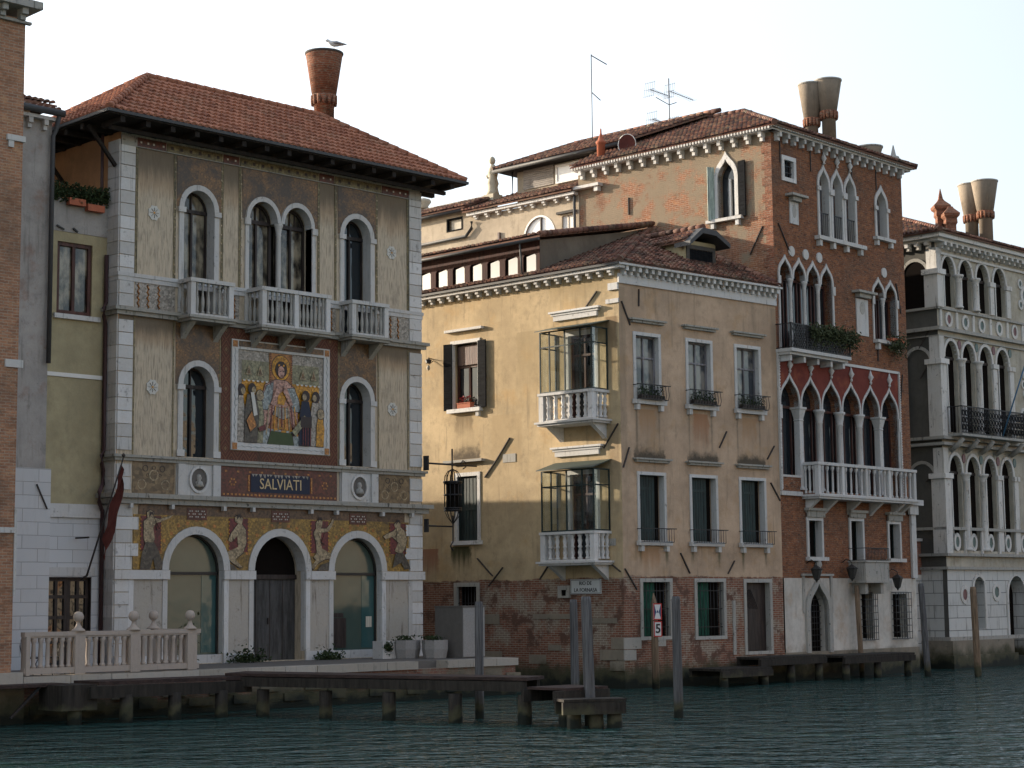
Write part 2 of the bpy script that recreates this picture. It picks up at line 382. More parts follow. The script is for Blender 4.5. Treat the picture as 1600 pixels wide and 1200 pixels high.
def blocks(name, c, joint, bw, rh, ms=.012, wl=None, streak=.2):
    k = NT(name); bc, bf = k.bricks(c, tuple(v * .93 for v in c), joint, bw, rh, ms)
    n = k.noise(2, 5, sc=(3, 3, .5)); cc = k.mix(k.math('MULTIPLY', k.step(n, .52, .75), streak), bc, (.2,.19,.17))
    cc = k.mix(k.math('MULTIPLY', k.step(k.noise(1.1, 7, rough=.75), .6, .72), streak), cc, (.16,.14,.12))
    if wl: cc = k.waterline(cc, wl)
    return k.done(cc, .8, k.math('MULTIPLY', bf, -1), .5, .02)

M['slab'] = slab_panel('cream_marble_slab', (.54,.45,.33), (.45,.38,.29))
M['vein'] = stone('veined_marble_panel', (.44,.41,.37), dark=(.16,.13,.10), amt=.6, streak=.95)
M['tan_orn'] = tesserae('brown_ornament_mosaic', (.16,.11,.06), (.22,.16,.085), cell=9, da=.3)
M['brown_mos'] = tesserae('soot_brown_mosaic', (.15,.085,.035), (.26,.13,.04), dirt=(.04,.03,.022), da=.85, dlo=.38)
M['gold'] = tesserae('gold_mosaic', (.24,.15,.035), (.36,.22,.045), da=.85, cell=18)
M['goldbright'] = tesserae('bright_gold_mosaic', (.52,.24,.015), (.62,.32,.03), da=.2, cell=18)
M['olive'] = tesserae('olive_gold_mosaic', (.15,.125,.06), (.22,.185,.085), da=.4, cell=16)
M['red_mos'] = tesserae('dark_red_mosaic', (.085,.022,.014), (.125,.032,.02), da=.4, cell=15)
M['crimson'] = tesserae('crimson_mosaic', (.11,.014,.018), (.15,.02,.025), da=.3, cell=15)
M['diam'] = diamonds('red_diamond_mosaic', (.075,.024,.016), (.12,.04,.024), (.2,.12,.06))
M['navy'] = plain('navy_mosaic', (.012,.02,.045), .5)
M['letters'] = plain('gilt_letters', (.55,.42,.24), .4)
M['brownband'] = tesserae('brown_frieze_mosaic', (.10,.06,.035), (.15,.085,.045), da=.5, cell=14)
M['skin'] = tesserae('flesh_mosaic', (.30,.24,.15), (.38,.31,.2), da=.35, cell=17)
M['drape'] = tesserae('dark_drapery_mosaic', (.05,.045,.04), (.1,.09,.07), da=.2, cell=15)
M['pinkm'] = tesserae('pink_mosaic', (.45,.25,.2), (.52,.32,.27), da=.1, cell=17)
M['bluem'] = tesserae('pale_blue_mosaic', (.22,.27,.3), (.33,.38,.38), da=.1, cell=17)
M['orangem'] = tesserae('orange_mosaic', (.36,.15,.035), (.46,.2,.05), da=.1, cell=17)
M['greym'] = tesserae('grey_mosaic', (.28,.26,.23), (.36,.34,.31), da=.15, cell=17)
M['sage'] = tesserae('sage_mosaic', (.2,.2,.12), (.27,.26,.17), da=.15, cell=15)
M['greenm'] = plain('green_mosaic', (.05,.075,.03), .5)
M['whitem'] = plain('white_mosaic', (.55,.54,.5), .5)
M['darkm'] = plain('dark_mosaic', (.04,.03,.03), .5)
M['eave'] = wood('dark_eave_wood', (.018,.014,.012))
M['iron'] = plain('black_iron', (.015,.015,.017), .5, spec=.4)
M['ironrust'] = plain('dark_tie_iron', (.05,.042,.04), .7)
M['bronze'] = plain('dark_bronze', (.03,.028,.026), .45)
M['gutter'] = plain('grey_zinc', (.06,.062,.065), .6)
M['pipe'] = plain('brown_pipe', (.065,.035,.035), .5)
M['glass'] = glassm('window_glass')
M['shopglass'] = glassm('shop_glass', (.045,.068,.058), .15)
M['tealglass'] = glassm('teal_glass', (.03,.075,.075), .08)
M['darkpaint'] = wood('dark_brown_paint', (.03,.022,.02), rough=.5)
M['brownframe'] = wood('brown_window_wood', (.07,.028,.022), rough=.5)
M['greyframe'] = wood('grey_window_wood', (.17,.165,.18), rough=.5)
M['greendoor'] = wood('blackish_green_paint', (.018,.028,.026), rough=.5)
M['shutter'] = wood('dark_green_shutter', (.015,.03,.03), rough=.55)
M['slate_shutter'] = wood('slate_shutter', (.010,.011,.013), rough=.95, sc=(.3, .3, 3)); M['slate_shutter'].node_tree.nodes['Principled BSDF'].inputs['Specular IOR Level'].default_value = .08
M['paleshutter'] = wood('pale_green_shutter', (.30,.37,.34), rough=.6)
M['greencloth'] = wood('green_blind', (.012,.07,.045), sc=(1, 1, .2))
M['blackdoor'] = wood('grey_black_planks', (.05,.05,.05), rough=.6)
M['curtain'] = wood('pale_curtain', (.5,.46,.38), sc=(2, 2, .05), var=.25)
M['whiteframe'] = plain('white_frame_paint', (.7,.69,.66), .5, var=.05)
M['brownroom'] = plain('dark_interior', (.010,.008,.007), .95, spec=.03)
M['tile_new'] = tilemat('red_clay_tiles', [(.20,.078,.048), (.29,.12,.072), (.36,.155,.095), (.25,.10,.062)], la=.3)
M['tile_old'] = tilemat('old_clay_tiles', [(.05,.03,.025), (.13,.055,.042), (.26,.14,.10), (.085,.055,.045), (.17,.07,.048)], la=.7)
M['tilebase'] = plain('roof_bed', (.045,.022,.018), .95)
M['chimbrick'] = brick('chimney_brick', (.24,.085,.045), (.17,.06,.035), (.22,.16,.11), dirt=.6, black=.5)
M['chimstucco'] = stucco('chimney_stucco', (.30,.255,.205), wl=None, patch=(.2,.16,.12), streak=.8, pa=.9)
M['brick_c'] = brick('red_palace_brick', (.245,.092,.042), (.13,.05,.03), (.17,.11,.07), dirt=.45, wl=.95, black=.85)
M['brick_cl'] = brick('side_wall_brick', (.27,.11,.055), (.19,.08,.045), (.34,.25,.18), plaster=(.235,.185,.13), pt=(.44, .60), zmask=(17.2, .035), pscale=1.3, dirt=.45, black=.4)
M['brick_n1'] = brick('tawny_brick', (.36,.18,.105), (.25,.12,.075), (.34,.26,.19), dirt=.5, black=.25)
M['brick_quay'] = brick('quay_brick', (.16,.07,.05), (.22,.1,.07), (.2,.17,.13), plaster=(.2,.17,.13), pt=(.5, .6), wl=.8)
M['brick_brg'] = brick('bridge_brick', (.26,.1,.07), (.2,.08,.055), (.22,.16,.12), dirt=.6)
M['yellow'] = stucco('ochre_plaster', (.48,.35,.245), (3.74, .35), wl=1.0, patch=(.40,.25,.12), streak=.5, pa=.45, blots=[(1.35, .8, 7.78, 8.25, (.05,.045,.035), .9), (4.0, .8, 7.78, 8.2, (.05,.045,.035), .9), (6.55, .8, 7.78, 8.25, (.05,.045,.035), .9)] + [(u, .07, 9.45, 6.9, (.12,.10,.07), .85) for u in (.75, 1.85, 3.35, 4.5, 5.85, 7.05)] + [(1.3, .45, 9.45, 8.2, (.36,.22,.12), .8), (3.95, .45, 9.45, 7.9, (.34,.18,.10), .9), (6.5, .45, 9.45, 8.2, (.36,.22,.12), .7)] + [(u, .1, 4.7, 3.75, (.07,.075,.04), .9) for u in (.85, 2.1, 3.4, 4.75, 6.0, 7.2)] + [(0, .35, 13.6, 0, (.25,.19,.13), .5), (1.3, .5, 4.7, 3.7, (.36,.2,.1), .7), (8.0, .25, 13.6, 3, (.22,.17,.12), .5)])
M['yellow_side'] = stucco('warm_ochre_plaster', (.50,.385,.235), (3.70, .35), wl=1.0, patch=(.46,.31,.15), streak=.55, pa=.6, blots=[(-7.3, .75, 8.12, 8.75, (.07,.055,.04), .9), (-7.4, .5, 9.75, 8.7, (.2,.15,.09), .8), (-7.6, .55, 4.95, 3.9, (.045,.05,.02), .95), (-.35, .3, 12.6, 8.9, (.2,.13,.07), .75), (-.3, .28, 8.9, 3.8, (.22,.15,.09), .5), (-9.2, .5, 4.9, 3.6, (.26,.11,.07), .8), (-1.7, 1.5, 14.2, 12.8, (.34,.25,.13), .6), (-4.2, .6, 12.5, 9.0, (.34,.26,.15), .6), (-5.3, .8, 9.6, 5.5, (.38,.28,.16), .5)])  # dark brown blot right of the upper bay paints that bay's shadow
M['redplaster'] = stucco('red_plaster', (.165,.04,.03), wl=None, patch=(.33,.1,.05), streak=.3, dirtc=(.12,.03,.025))
M['redside'] = stucco('brown_plaster', (.2,.12,.09), wl=None)
M['white_plaster'] = stucco('white_wall_plaster', (.56,.53,.48), wl=1.15, patch=(.42,.30,.2), streak=.5, dirtc=(.25,.22,.18))
M['beige'] = stucco('beige_plaster', (.44,.37,.28), wl=None, patch=(.34,.28,.22), streak=.45)
M['greyplaster'] = stucco('grey_plaster', (.38,.36,.34), wl=None, patch=(.27,.17,.13), streak=.6, dirtc=(.12,.11,.10), pa=.7)
M['wavy'] = (lambda k: k.done(k.mix(k.step(k.noise(1.3, 5, sc=(1.6, 1.6, .9), rough=.6), .38, .66), (.02,.018,.016), (.30,.26,.19)), .08, k.noise(1.2, 2), .3, .04, 0, .6))(NT('drape_reflection_glass'))  # beige drape-like reflection painted into the pane colour
M['pane_mix'] = (lambda k: k.done(k.mix(k.step(k.noise(.8, 3, loc=(4, 1, 2)), .42, .55), (.035,.04,.05), (.20,.19,.17)), .06, k.noise(1.2, 2), .3, .04, 0, .7))(NT('pale_reflection_glass'))  # pale patches in the colour imitate reflections of the facing houses
M['endwall'] = stucco('brown_grey_render', (.2,.165,.125), wl=None, patch=(.13,.1,.08))
M['deepred'] = wood('dark_red_wood', (.045,.014,.011))
M['darkgrey'] = stucco('dark_grey_render', (.085,.08,.075), wl=None, patch=(.1,.09,.08))
M['paleyellow'] = stucco('pale_yellow_plaster', (.40,.345,.215), wl=None, patch=(.36,.30,.17), streak=.25, dirtc=(.26,.23,.15), pa=.3)
M['orange'] = stucco('orange_plaster', (.52,.27,.13), wl=None, patch=(.42,.22,.1), streak=.3)
M['whitepaint'] = blocks('white_painted_blocks', (.56,.57,.585), (.36,.36,.37), 1.0, .38, .012, streak=.12)
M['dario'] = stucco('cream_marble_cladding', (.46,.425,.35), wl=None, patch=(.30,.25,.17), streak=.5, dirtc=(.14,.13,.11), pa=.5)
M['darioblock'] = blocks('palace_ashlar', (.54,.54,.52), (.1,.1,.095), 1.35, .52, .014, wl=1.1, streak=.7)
M['dariodark'] = stucco('dark_grey_wall', (.10,.097,.088), wl=None, streak=.6, dirtc=(.08,.08,.07), patch=(.1,.1,.09))  # dark grey plaster of the marble palace's side wall
M['porph'] = plain('porphyry_disc', (.15,.055,.06), .4)
M['serp'] = plain('serpentine_disc', (.08,.12,.11), .4)
M['timber'] = wood('wet_dark_timber', (.026,.022,.018), wl=.55)
M['timber_deck'] = wood('dark_deck_timber', (.04,.025,.022), sc=(1, .15, 1))
M['pole'] = wood('grey_mooring_timber', (.09,.09,.093), wl=.6, sc=(2.5, 2.5, .08), var=.55)
M['polebrown'] = wood('brown_mooring_timber', (.17,.12,.08), wl=.5, sc=(2.5, 2.5, .08), var=.5)
M['leaf'] = plain('dark_leaves', (.028,.045,.016), .8, var=.6, scale=3)
M['leaf2'] = plain('hedge_leaves', (.05,.062,.028), .8, var=.5, scale=3)
M['terracotta'] = plain('terracotta', (.38,.12,.065), .8)
M['redflower'] = plain('red_petals', (.3,.01,.015), .6)
M['flagred'] = plain('faded_red_cloth', (.09,.025,.02), .9, var=.5)
M['silver'] = plain('grey_metal', (.09,.09,.09), .5, metal=.4)
M['gull'] = plain('white_feathers', (.6,.6,.6), .8, var=.08)
M['gullgrey'] = plain('grey_feathers', (.25,.26,.28), .8, var=.1)
M['signwhite'] = plain('white_enamel', (.6,.62,.62), .4, var=.06)
M['signred'] = plain('red_enamel', (.4,.03,.03), .4, var=.1)
M['ink'] = plain('black_paint', (.015,.015,.018), .5)
M['blueink'] = plain('blue_paint', (.03,.07,.16), .5)
M['concrete'] = plain('speckled_granite', (.27,.26,.25), .9, scale=25, var=.35)
M['concretedark'] = plain('grey_concrete', (.13,.12,.11), .9, scale=5)
M['louvre'] = wood('grey_boards', (.30,.27,.24), sc=(.2, .2, 3), var=.3)
M['brightpane'] = plain('sky_white_pane', (.85,.85,.83), .15, spec=.8, var=.03)  # bright white colour stands in for sky reflected in the panes
M['statue'] = stone('lichened_statue_stone', (.5,.46,.36), amt=.5)
M['canopy'] = plain('dull_green_metal', (.055,.075,.065), .5)
M['land'] = plain('paved_land', (.2,.19,.17), .9)
M['bluepole'] = plain('blue_paint_pole', (.05,.13,.22), .5)

# ---------------------------------------------------------------- the setting
def water_mat():
    k = NT('canal_water'); g = k.n('ShaderNodeNewGeometry').outputs['Position']
    mp = k.n('ShaderNodeMapping'); k.L(g, mp.inputs[0]); mp.inputs[2].default_value = (0, 0, R(38)); v = mp.outputs[0]
    a = k.noise(.75, 1.5, sc=(1, 1.5, 1), rough=.5, v=v); b = k.noise(2.1, 2, sc=(1, 1.5, 1), rough=.5, loc=(5, 5, 0), v=v); c = k.noise(6, 1.5, loc=(2, 1, 0), v=v)
    h = k.math('ADD', k.math('MULTIPLY', a, .45), k.math('ADD', k.math('MULTIPLY', b, .26), k.math('MULTIPLY', c, .045)))
    cl = k.mix(k.noise(.12, 3, v=g), (.012,.043,.041), (.022,.062,.057))
    m = k.done(cl, .035, h, 1.0, 1.0, 0, .5); k.b.inputs['IOR'].default_value = 1.33
    return m
M['water'] = water_mat()
MB().add([(-300,-300,0),(600,-300,0),(600,600,0),(-300,600,0)], [(0,1,2,3)]).out('water', M['water'], kind='structure')
# the paved quay in front of the mosaic palace: coping, brick face, top
QY = 42.15
mb = MB(); mb.box(13.9, 41.5, QY + .06, 75, -.6, .93); mb.out('quay_wall', M['brick_quay'], kind='structure')
mb = MB()
xs = [24.0]
while xs[-1] < 37.2: xs.append(min(37.3, xs[-1] + random.uniform(1.1, 1.9)))
for a, b in zip(xs[:-1], xs[1:]): mb.box(a + .008, b - .008, QY - .03 + random.uniform(-.015, .01), QY + .5, .93, 1.165 + random.uniform(-.008, .004))
for a, b in ((38.5, 39.6), (39.6, 40.6), (40.6, 41.56)): mb.box(a + .008, b - .008, QY - .03, QY + .5, .93, 1.16)
yy = QY + .5
while yy < 60: mb.box(41.1, 41.56, yy + .01, yy + 1.4, .93, 1.16); yy += 1.42
for i in range(3): mb.box(37.3, 38.5, QY + .12 + .3 * i, 43.2, .93 - .3 + .1 * i, .93 - .2 + .1 * i)
mb.out('quay_coping', M['quaystone'], kind='structure')
MB().box(13.9, 41.1, QY + .5, 46.9, .93, 1.15).box(28, 41.1, 46.9, 75, .93, 1.15).out('quay_paving', M['concretedark'], kind='structure')
MB().box(46, 120, 56.2, 75, -.6, 1.1).box(-60, 13.9, 47, 75, -.6, 1.1).box(-90, 160, 75.02, 300, -.6, 1.1).box(76, 160, 44, 56, -.6, 1.1).out('ground', M['land'], kind='structure')
# foundation stones along the waterline of the quay
mb = MB()
for i in range(22):
    x = 24.2 + i * .8 + random.uniform(-.1, .1); h = random.uniform(.18, .3)
    mb.box(x, x + random.uniform(.5, .78), QY + .0, QY + .2, .2 + (i % 2) * .28, .2 + (i % 2) * .28 + h)
mb.out('quay_foundation', M['basestone'], kind='structure')

# ---------------------------------------------------------------- shared pieces
def baluster_mesh(name, h, r, mat, n=8):
    pr = [(r*.95, 0), (r*.95, h*.06), (r*.55, h*.1), (r*.7, h*.18), (r, h*.34), (r*.85, h*.46), (r*.5, h*.62), (r*.45, h*.74), (r*.75, h*.8), (r*.45, h*.86), (r*.9, h*.94), (r*.9, h)]
    return MB().lathe(pr, n=n).mesh(name, mat)
def dbl_baluster(name, h, r, mat):
    pr = [(r, 0), (r, h*.07), (r*.6, h*.12), (r*.95, h*.27), (r*.55, h*.44), (r*.9, h*.48), (r*.9, h*.52), (r*.55, h*.56), (r*.95, h*.73), (r*.6, h*.88), (r, h*.93), (r, h)]
    return MB().lathe(pr, n=10).mesh(name, mat)
def modillions(mb, x0, x1, n, z0, z1, out, wdt, y0=0):
    for i in range(n):
        x = x0 + (x1 - x0) * (i + .5) / n; a, b = x - wdt / 2, x + wdt / 2; zm = z0 + (z1 - z0) * .45
        mb.box(a, b, y0 - out, y0, zm, z1); mb.box(a + .01, b - .01, y0 - out * .62, y0, z0, zm)
def tiles(mb, O, S, Upv, poly, dx=.21, dy=.34, r=.082, jit=.012):
    """clay cover tiles on a slope: O origin, S unit vector along the eave, Upv unit vector up the slope, poly in (s, t)"""
    O, S, Upv = Vector(O), Vector(S).normalized(), Vector(Upv).normalized(); N = S.cross(Upv).normalized()
    if N.z < 0: N = -N
    def inside(x, y):
        c = False; j = len(poly) - 1
        for i in range(len(poly)):
            xi, yi = poly[i]; xj, yj = poly[j]
            if (yi > y) != (yj > y) and x < (xj - xi) * (y - yi) / (yj - yi) + xi: c = not c
            j = i
        return c
    s0, s1 = min(p[0] for p in poly), max(p[0] for p in poly); t0, t1 = min(p[1] for p in poly), max(p[1] for p in poly)
    P = lambda s, t, n: O + S * s + Upv * t + N * n
    vs = [P(a, b, 0) for a, b in poly]
    mb.add(vs + [v - N * .06 for v in vs], [tuple(range(len(poly)))] + [tuple(range(2*len(poly)-1, len(poly)-1, -1))] + [(i, (i+1) % len(poly), (i+1) % len(poly)+len(poly), i+len(poly)) for i in range(len(poly))])
    s = s0 + dx / 2
    while s < s1:
        t = t0 - .04
        while t < t1:
            if inside(s, t + dy * .5) and inside(s, t + dy * .98):
                js, jn = random.uniform(-jit, jit), random.uniform(0, jit); vs = []
                for tt, rr, nn in ((t, r, .05 + jn), (t + dy * 1.12, r * .84, .0)):
                    for k in range(6):
                        a = math.pi * k / 5
                        vs.append(P(s + js + math.cos(a) * rr, tt, nn + math.sin(a) * rr))
                mb.add(vs, [(k, k+1, k+7, k+6) for k in range(5)] + [(0, 1, 2, 3, 4, 5)])
            t += dy
        s += dx
def ridge(mb, A, B, r=.11):
    A, B = Vector(A), Vector(B); L = (B - A).length; n = max(1, int(L / .36)); d = (B - A) / n
    for i in range(n): mb.tube([A + d * i, A + d * (i + 1.08)], [r * 1.08, r * .88], 8)
def roofout(name, mb, mat, parent, **kw): return mb.out(name, mat, parent, WLD, **kw)

def sash(mb, u0, u1, z0, z1, y, mull=1, trans=None, w_=.06, d=.05):
    mb.box(u0, u0 + w_, y - d, y, z0, z1); mb.box(u1 - w_, u1, y - d, y, z0, z1); mb.box(u0 + w_, u1 - w_, y - d, y, z1 - w_, z1); mb.box(u0 + w_, u1 - w_, y - d, y, z0, z0 + w_)
    for i in range(mull):
        x = u0 + (u1 - u0) * (i + 1) / (mull + 1); mb.box(x - w_ * .45, x + w_ * .45, y - d * .9, y - .004, z0 + w_, z1 - w_)
    for t in (trans or []): mb.box(u0 + w_, u1 - w_, y - d * 1.1, y - .002, t - w_ * .5, t + w_ * .5)
    return mb
def rframe(u0, u1, z0, z1, w_, y0=-.04, y1=.1, mb=None, bottom=True):
    mb = mb or MB()
    e = .008
    mb.box(u0 - w_, u0 + e, y0, y1, z0, z1 - e); mb.box(u1 - e, u1 + w_, y0, y1, z0, z1 - e); mb.box(u0 - w_, u1 + w_, y0, y1, z1 - e, z1 + w_)
    if bottom: mb.box(u0 - w_, u1 + w_, y0, y1, z0 - w_, z0)
    return mb
def rwindow(parent, Mf, u0, u1, z0, z1, fw=.11, depth=.22, frame='istria', sashm='greyframe', mull=1, trans=None, glass='glass', sill=True, hood=None, curtain=None, name='window'):
    w_ = rframe(u0, u1, z0, z1, fw, -.04, depth - .06).out(name, M[frame], parent, Mf)
    MB().box(u0, u1, depth, depth + .03, z0, z1).out('pane', M[glass], w_, Mf)
    if sashm: sash(MB(), u0, u1, z0, z1, depth - .002, mull, trans).out('sash', M[sashm], w_, Mf)
    if sill: MB().box(u0 - fw - .1, u1 + fw + .1, -.2, -.042, z0 - fw - .06, z0 - .01).box(u0 - fw + .02, u0 - fw + .16, -.16, 0, z0 - fw - .26, z0 - fw - .062).box(u1 + fw - .16, u1 + fw - .02, -.16, 0, z0 - fw - .26, z0 - fw - .062).out('sill', M[frame], w_, Mf)
    if hood:
        a, b = hood; MB().box(u0 - fw - .18, u1 + fw + .18, -.2, 0, b - .06, b).box(u0 - fw - .1, u1 + fw + .1, -.13, 0, a, b - .062).out('hood', M['cornice'], w_, Mf)
    return w_
def awindow(parent, Mf, c, hw, z0, zs, kind='round', H=None, fw=.14, depth=.35, frame='istria', sashm='darkpaint', out=.05, finial=None, base=False, capz=True, glass='glass', shutters=False):
    o = arch(c, hw + fw, z0, zs, kind, (H or hw) + fw * (1 if kind == 'round' else 1.9)); i = arch(c, hw - .012, z0, zs, kind, (H or hw) - .012)
    mb = MB().ring(o, i, -out, depth - .09)
    if capz:
        for s_ in (-1, 1): x = c + s_ * (hw + fw / 2); mb.box(x - fw / 2 - .05, x + fw / 2 + .05, -out - .06, -out - .002, zs - .16, zs)
    if base:
        for s_ in (-1, 1): x = c + s_ * (hw + fw / 2); mb.box(x - fw / 2 - .05, x + fw / 2 + .05, -out - .05, -out - .002, z0, z0 + .2)
    if finial: mb.lathe([(.03, 0), (.07, .05), (.03, .1), (.12, .25), (.05, .38), (.02, .5)], c, -out - .02, finial, n=8)
    w_ = mb.out('window', M[frame], parent, Mf)
    MB().poly(i, depth, depth + .03).out('pane', M[glass], w_, Mf)
    if sashm:
        s = MB(); ii = arch(c, hw - .07, z0 + .06, zs, kind, (H or hw) - .07); s.ring(i, ii, depth - .06, depth - .002)
        s.box(c - .035, c + .035, depth - .07, depth - .003, z0, zs - .02); s.box(c - hw, c + hw, depth - .08, depth - .001, zs - .05, zs + .06)
        if kind == 'round': s.box(c - .02, c + .02, depth - .05, depth - .003, zs + .06, zs + (H or hw) - .05)
        s.out('sash', M[sashm], w_, Mf)
    return w_, i
def balcony(parent, Mf, u0, u1, z0, z1, out, mat='istria', nb=6, ret=2, bal=None, slab=.16, post=.17, rail=.12, over=.1, mids=(), braces=None, base=.08, slabmat=None):
    """stone balcony: floor slab, hand rail, posts, balusters; z0 slab top, z1 rail top"""
    b = MB().box(u0 - over, u1 + over, -out - over, -.002, z0 - slab * .5, z0).box(u0 - over * .4, u1 + over * .4, -out - over * .4, -.002, z0 - slab, z0 - slab * .5 - .002)
    for x in (braces if braces is not None else (u0 + .12, u1 - .12)):
        b.add([(x-.09,-.002,z0-slab-.002),(x+.09,-.002,z0-slab-.002),(x+.09,-out*.85,z0-slab-.002),(x-.09,-out*.85,z0-slab-.002),(x-.09,-.002,z0-slab-.5),(x+.09,-.002,z0-slab-.5),(x+.09,-out*.3,z0-slab-.3),(x-.09,-out*.3,z0-slab-.3)],
              [(0,1,2,3),(4,7,6,5),(0,4,5,1),(1,5,6,2),(2,6,7,3),(3,7,4,0)])
    bo = b.out('balcony', M[slabmat or mat], parent, Mf)
    r = MB().box(u0 - .03, u1 + .03, -out - .03, -out + post + .02, z1 - rail, z1)
    for x in (u0, u1 - post): r.box(x - .02, x + post + .02, -out + post + .022, -.002, z1 - rail, z1)
    r.out('handrail', M[mat], bo, Mf)
    p = MB(); xs = [u0, u1 - post] + list(mids)
    for x in xs: p.box(x, x + post, -out, -out + post, z0 + .002, z1 - rail - .002)
    if base:
        for a, c in zip(sorted(xs)[:-1], sorted(xs)[1:]): p.box(a + post + .002, c - .002, -out + .02, -out + post - .02, z0 + .002, z0 + base)
    p.out('post', M[mat], bo, Mf)
    h = z1 - rail - z0 - base - .004; me = bal('baluster', h) ; X = sorted(xs)
    tot = X[-1] - X[0]
    for a, c in zip(X[:-1], X[1:]):
        n = max(2, round(nb * (c - a) / tot))
        for i in range(n):
            x = a + post + (c - a - post) * (i + .5) / n; inst('baluster', me, bo, Mf @ T(x, -out + post / 2, z0 + base + .002))
    for x in (u0 + post / 2, u1 - post / 2):
        for i in range(ret): inst('baluster', me, bo, Mf @ T(x, -out + post + (out - post) * (i + .5) / ret, z0 + base + .002))
    return bo
def rail_iron(parent, Mf, u0, u1, z0, z1, out, n=9, name='railing', bar=.018, mat='iron', ext=.12, bulge=0):
    b = MB().box(u0 - ext, u1 + ext, -out - .02, -out + .02, z1 - .03, z1).box(u0, u1, -out - .015, -out + .015, z0, z0 + .025)
    for i in range(n + 1): x = u0 + (u1 - u0) * i / n; b.tube([(x, -out, z0), (x, -out - bulge, (z0 * 2 + z1) / 3), (x, -out, z1 - .03)], bar / 2 + .002, 5)
    for x in (u0, u1): b.box(x - .012, x + .012, -out + .022, 0, z1 - .028, z1 - .004).box(x - .012, x + .012, -out + .022, 0, z0, z0 + .024)
    return b.out(name, M[mat], parent, Mf)
def column(parent, Mf, x, y, z0, z1, r, mat='istria', cap=.3, sq=False, name='column', n=12):
    c = MB(); H = z1 - z0
    pr = [(r * 1.45, 0), (r * 1.45, .06), (r * 1.2, .1), (r, .16), (r * .92, H - cap - .02), (r * 1.08, H - cap), (r * .95, H - cap + .05), (r * 1.5, H - .1), (r * 1.75, H - .07), (r * 1.75, H)]
    c.lathe(pr, x, y, z0, n, square=sq); return c.out(name, M[mat], parent, Mf)
def foliage(mb, n, fn, size=.07, hang=0):
    for i in range(n):
        p = Vector(fn()); s = size * random.uniform(.6, 1.4)
        a = Vector((random.uniform(-1, 1), random.uniform(-1, 1), random.uniform(-1, 1))).normalized(); b = a.cross(Vector((random.uniform(-1, 1), random.uniform(-1, 1), random.uniform(-1, 1)))).normalized()
        mb.add([p - a * s, p + b * s * .6, p + a * s, p - b * s * .6], [(0, 1, 2, 3)])
    return mb
def text(parent, Mf, s, u, z, size, mat, y=-.03, name='lettering', sx=1.0, off=0.0):
    cu = bpy.data.curves.new('lettering', 'FONT'); cu.body = s; cu.size = size; cu.extrude = .006; cu.offset = off; cu.align_x = 'CENTER'; cu.align_y = 'CENTER'; cu.resolution_u = 3
    o = bpy.data.objects.new('tmp', cu); col.objects.link(o); dg = bpy.context.evaluated_depsgraph_get()
    me = bpy.data.meshes.new_from_object(o.evaluated_get(dg)); bpy.data.objects.remove(o)
    me.materials.clear(); me.materials.append(M[mat])
    me.transform(Matrix.Translation((u, y, z)) @ Matrix.Rotation(R(90), 4, 'X') @ Matrix.Diagonal((sx, 1, 1, 1)))
    o = bpy.data.objects.new(name, me); place(o, Mf, parent); return o
HH = 9.3
# ================================================================ 1. palace with the gold mosaics
FA = Fr(29.57, 46.81, 0)
A = thing('palace', 'cream marble palace with gold and red mosaics and a red hipped roof', 'palace', FA)
W_ = 12.06; AC = (2.86, 6.04, 9.22)
holes = [arch(c, 1.02, 1.17, 3.97, 'round', 1.1, 16) for c in AC]
holes += [arch(c, .58, 7.42, 9.62, 'round', .62, 12) for c in (2.88, 9.2)]
holes += [arch(c, .58, 11.8, 15.13, 'round', .62, 12) for c in (2.84, 9.2)]
holes += [arcade((5.32, 6.7), .58, 11.8, 15.13, 'round', .62)]
wall_mb(rect(0.02, W_ - .02, .95, 17.15), holes, .55).out('front_wall', M['slab'], A, FA)
MB().box(0, .1, .003, 5.0, .95, 17.15).out('side_wall', M['orange'], A, FA)
MB().box(W_ - .1, W_, .003, 5.0, .95, 17.15).box(.1, W_ - .1, 4.9, 5.0, .95, 17.15).box(.1, W_ - .1, .6, 4.9, 17.0, 17.1).box(.1, W_ - .1, .9, .92, 5.4, 17.0).out('rear_wall', M['darkgrey'], A, FA)
# quoins
q = MB(); z = 3.98; i = 0
def quoin(x0, x1, z0, z1, k, ls):
    q.box(x0, x1, -.045, -.002, z0 + .012, z1 - .012)
    if ls: q.box(-.045, -.001, -.001, .62, z0 + .012, z1 - .012)
zz = [3.98]
while zz[-1] < 16.6: zz.append(zz[-1] + .392)
for i, (a, b) in enumerate(zip(zz[:-1], zz[1:])):
    if 5.9 < (a + b) / 2 < 6.25 or 7.1 < (a + b) / 2 < 7.45 or 11.5 < (a + b) / 2 < 11.85: continue
    lo = b < 6; l = .78 if (lo and i % 2) else .56
    quoin(0, l if lo else .5, a, b, i, True); quoin(W_ - (l if lo else .55), W_, a, b, i, False)
zg = [1.45 + .375 * i for i in range(7)]
for i, (a, b) in enumerate(zip(zg[:-1], zg[1:])):
    l = .62 if i % 2 else .5; quoin(0, l, a, b, i, True); quoin(W_ - l, W_, a, b, i, False)
q.box(-.028, -.0015, .0, .6, 1.2, 16.9); q.out('quoins', M['istria_clean'], A, FA)
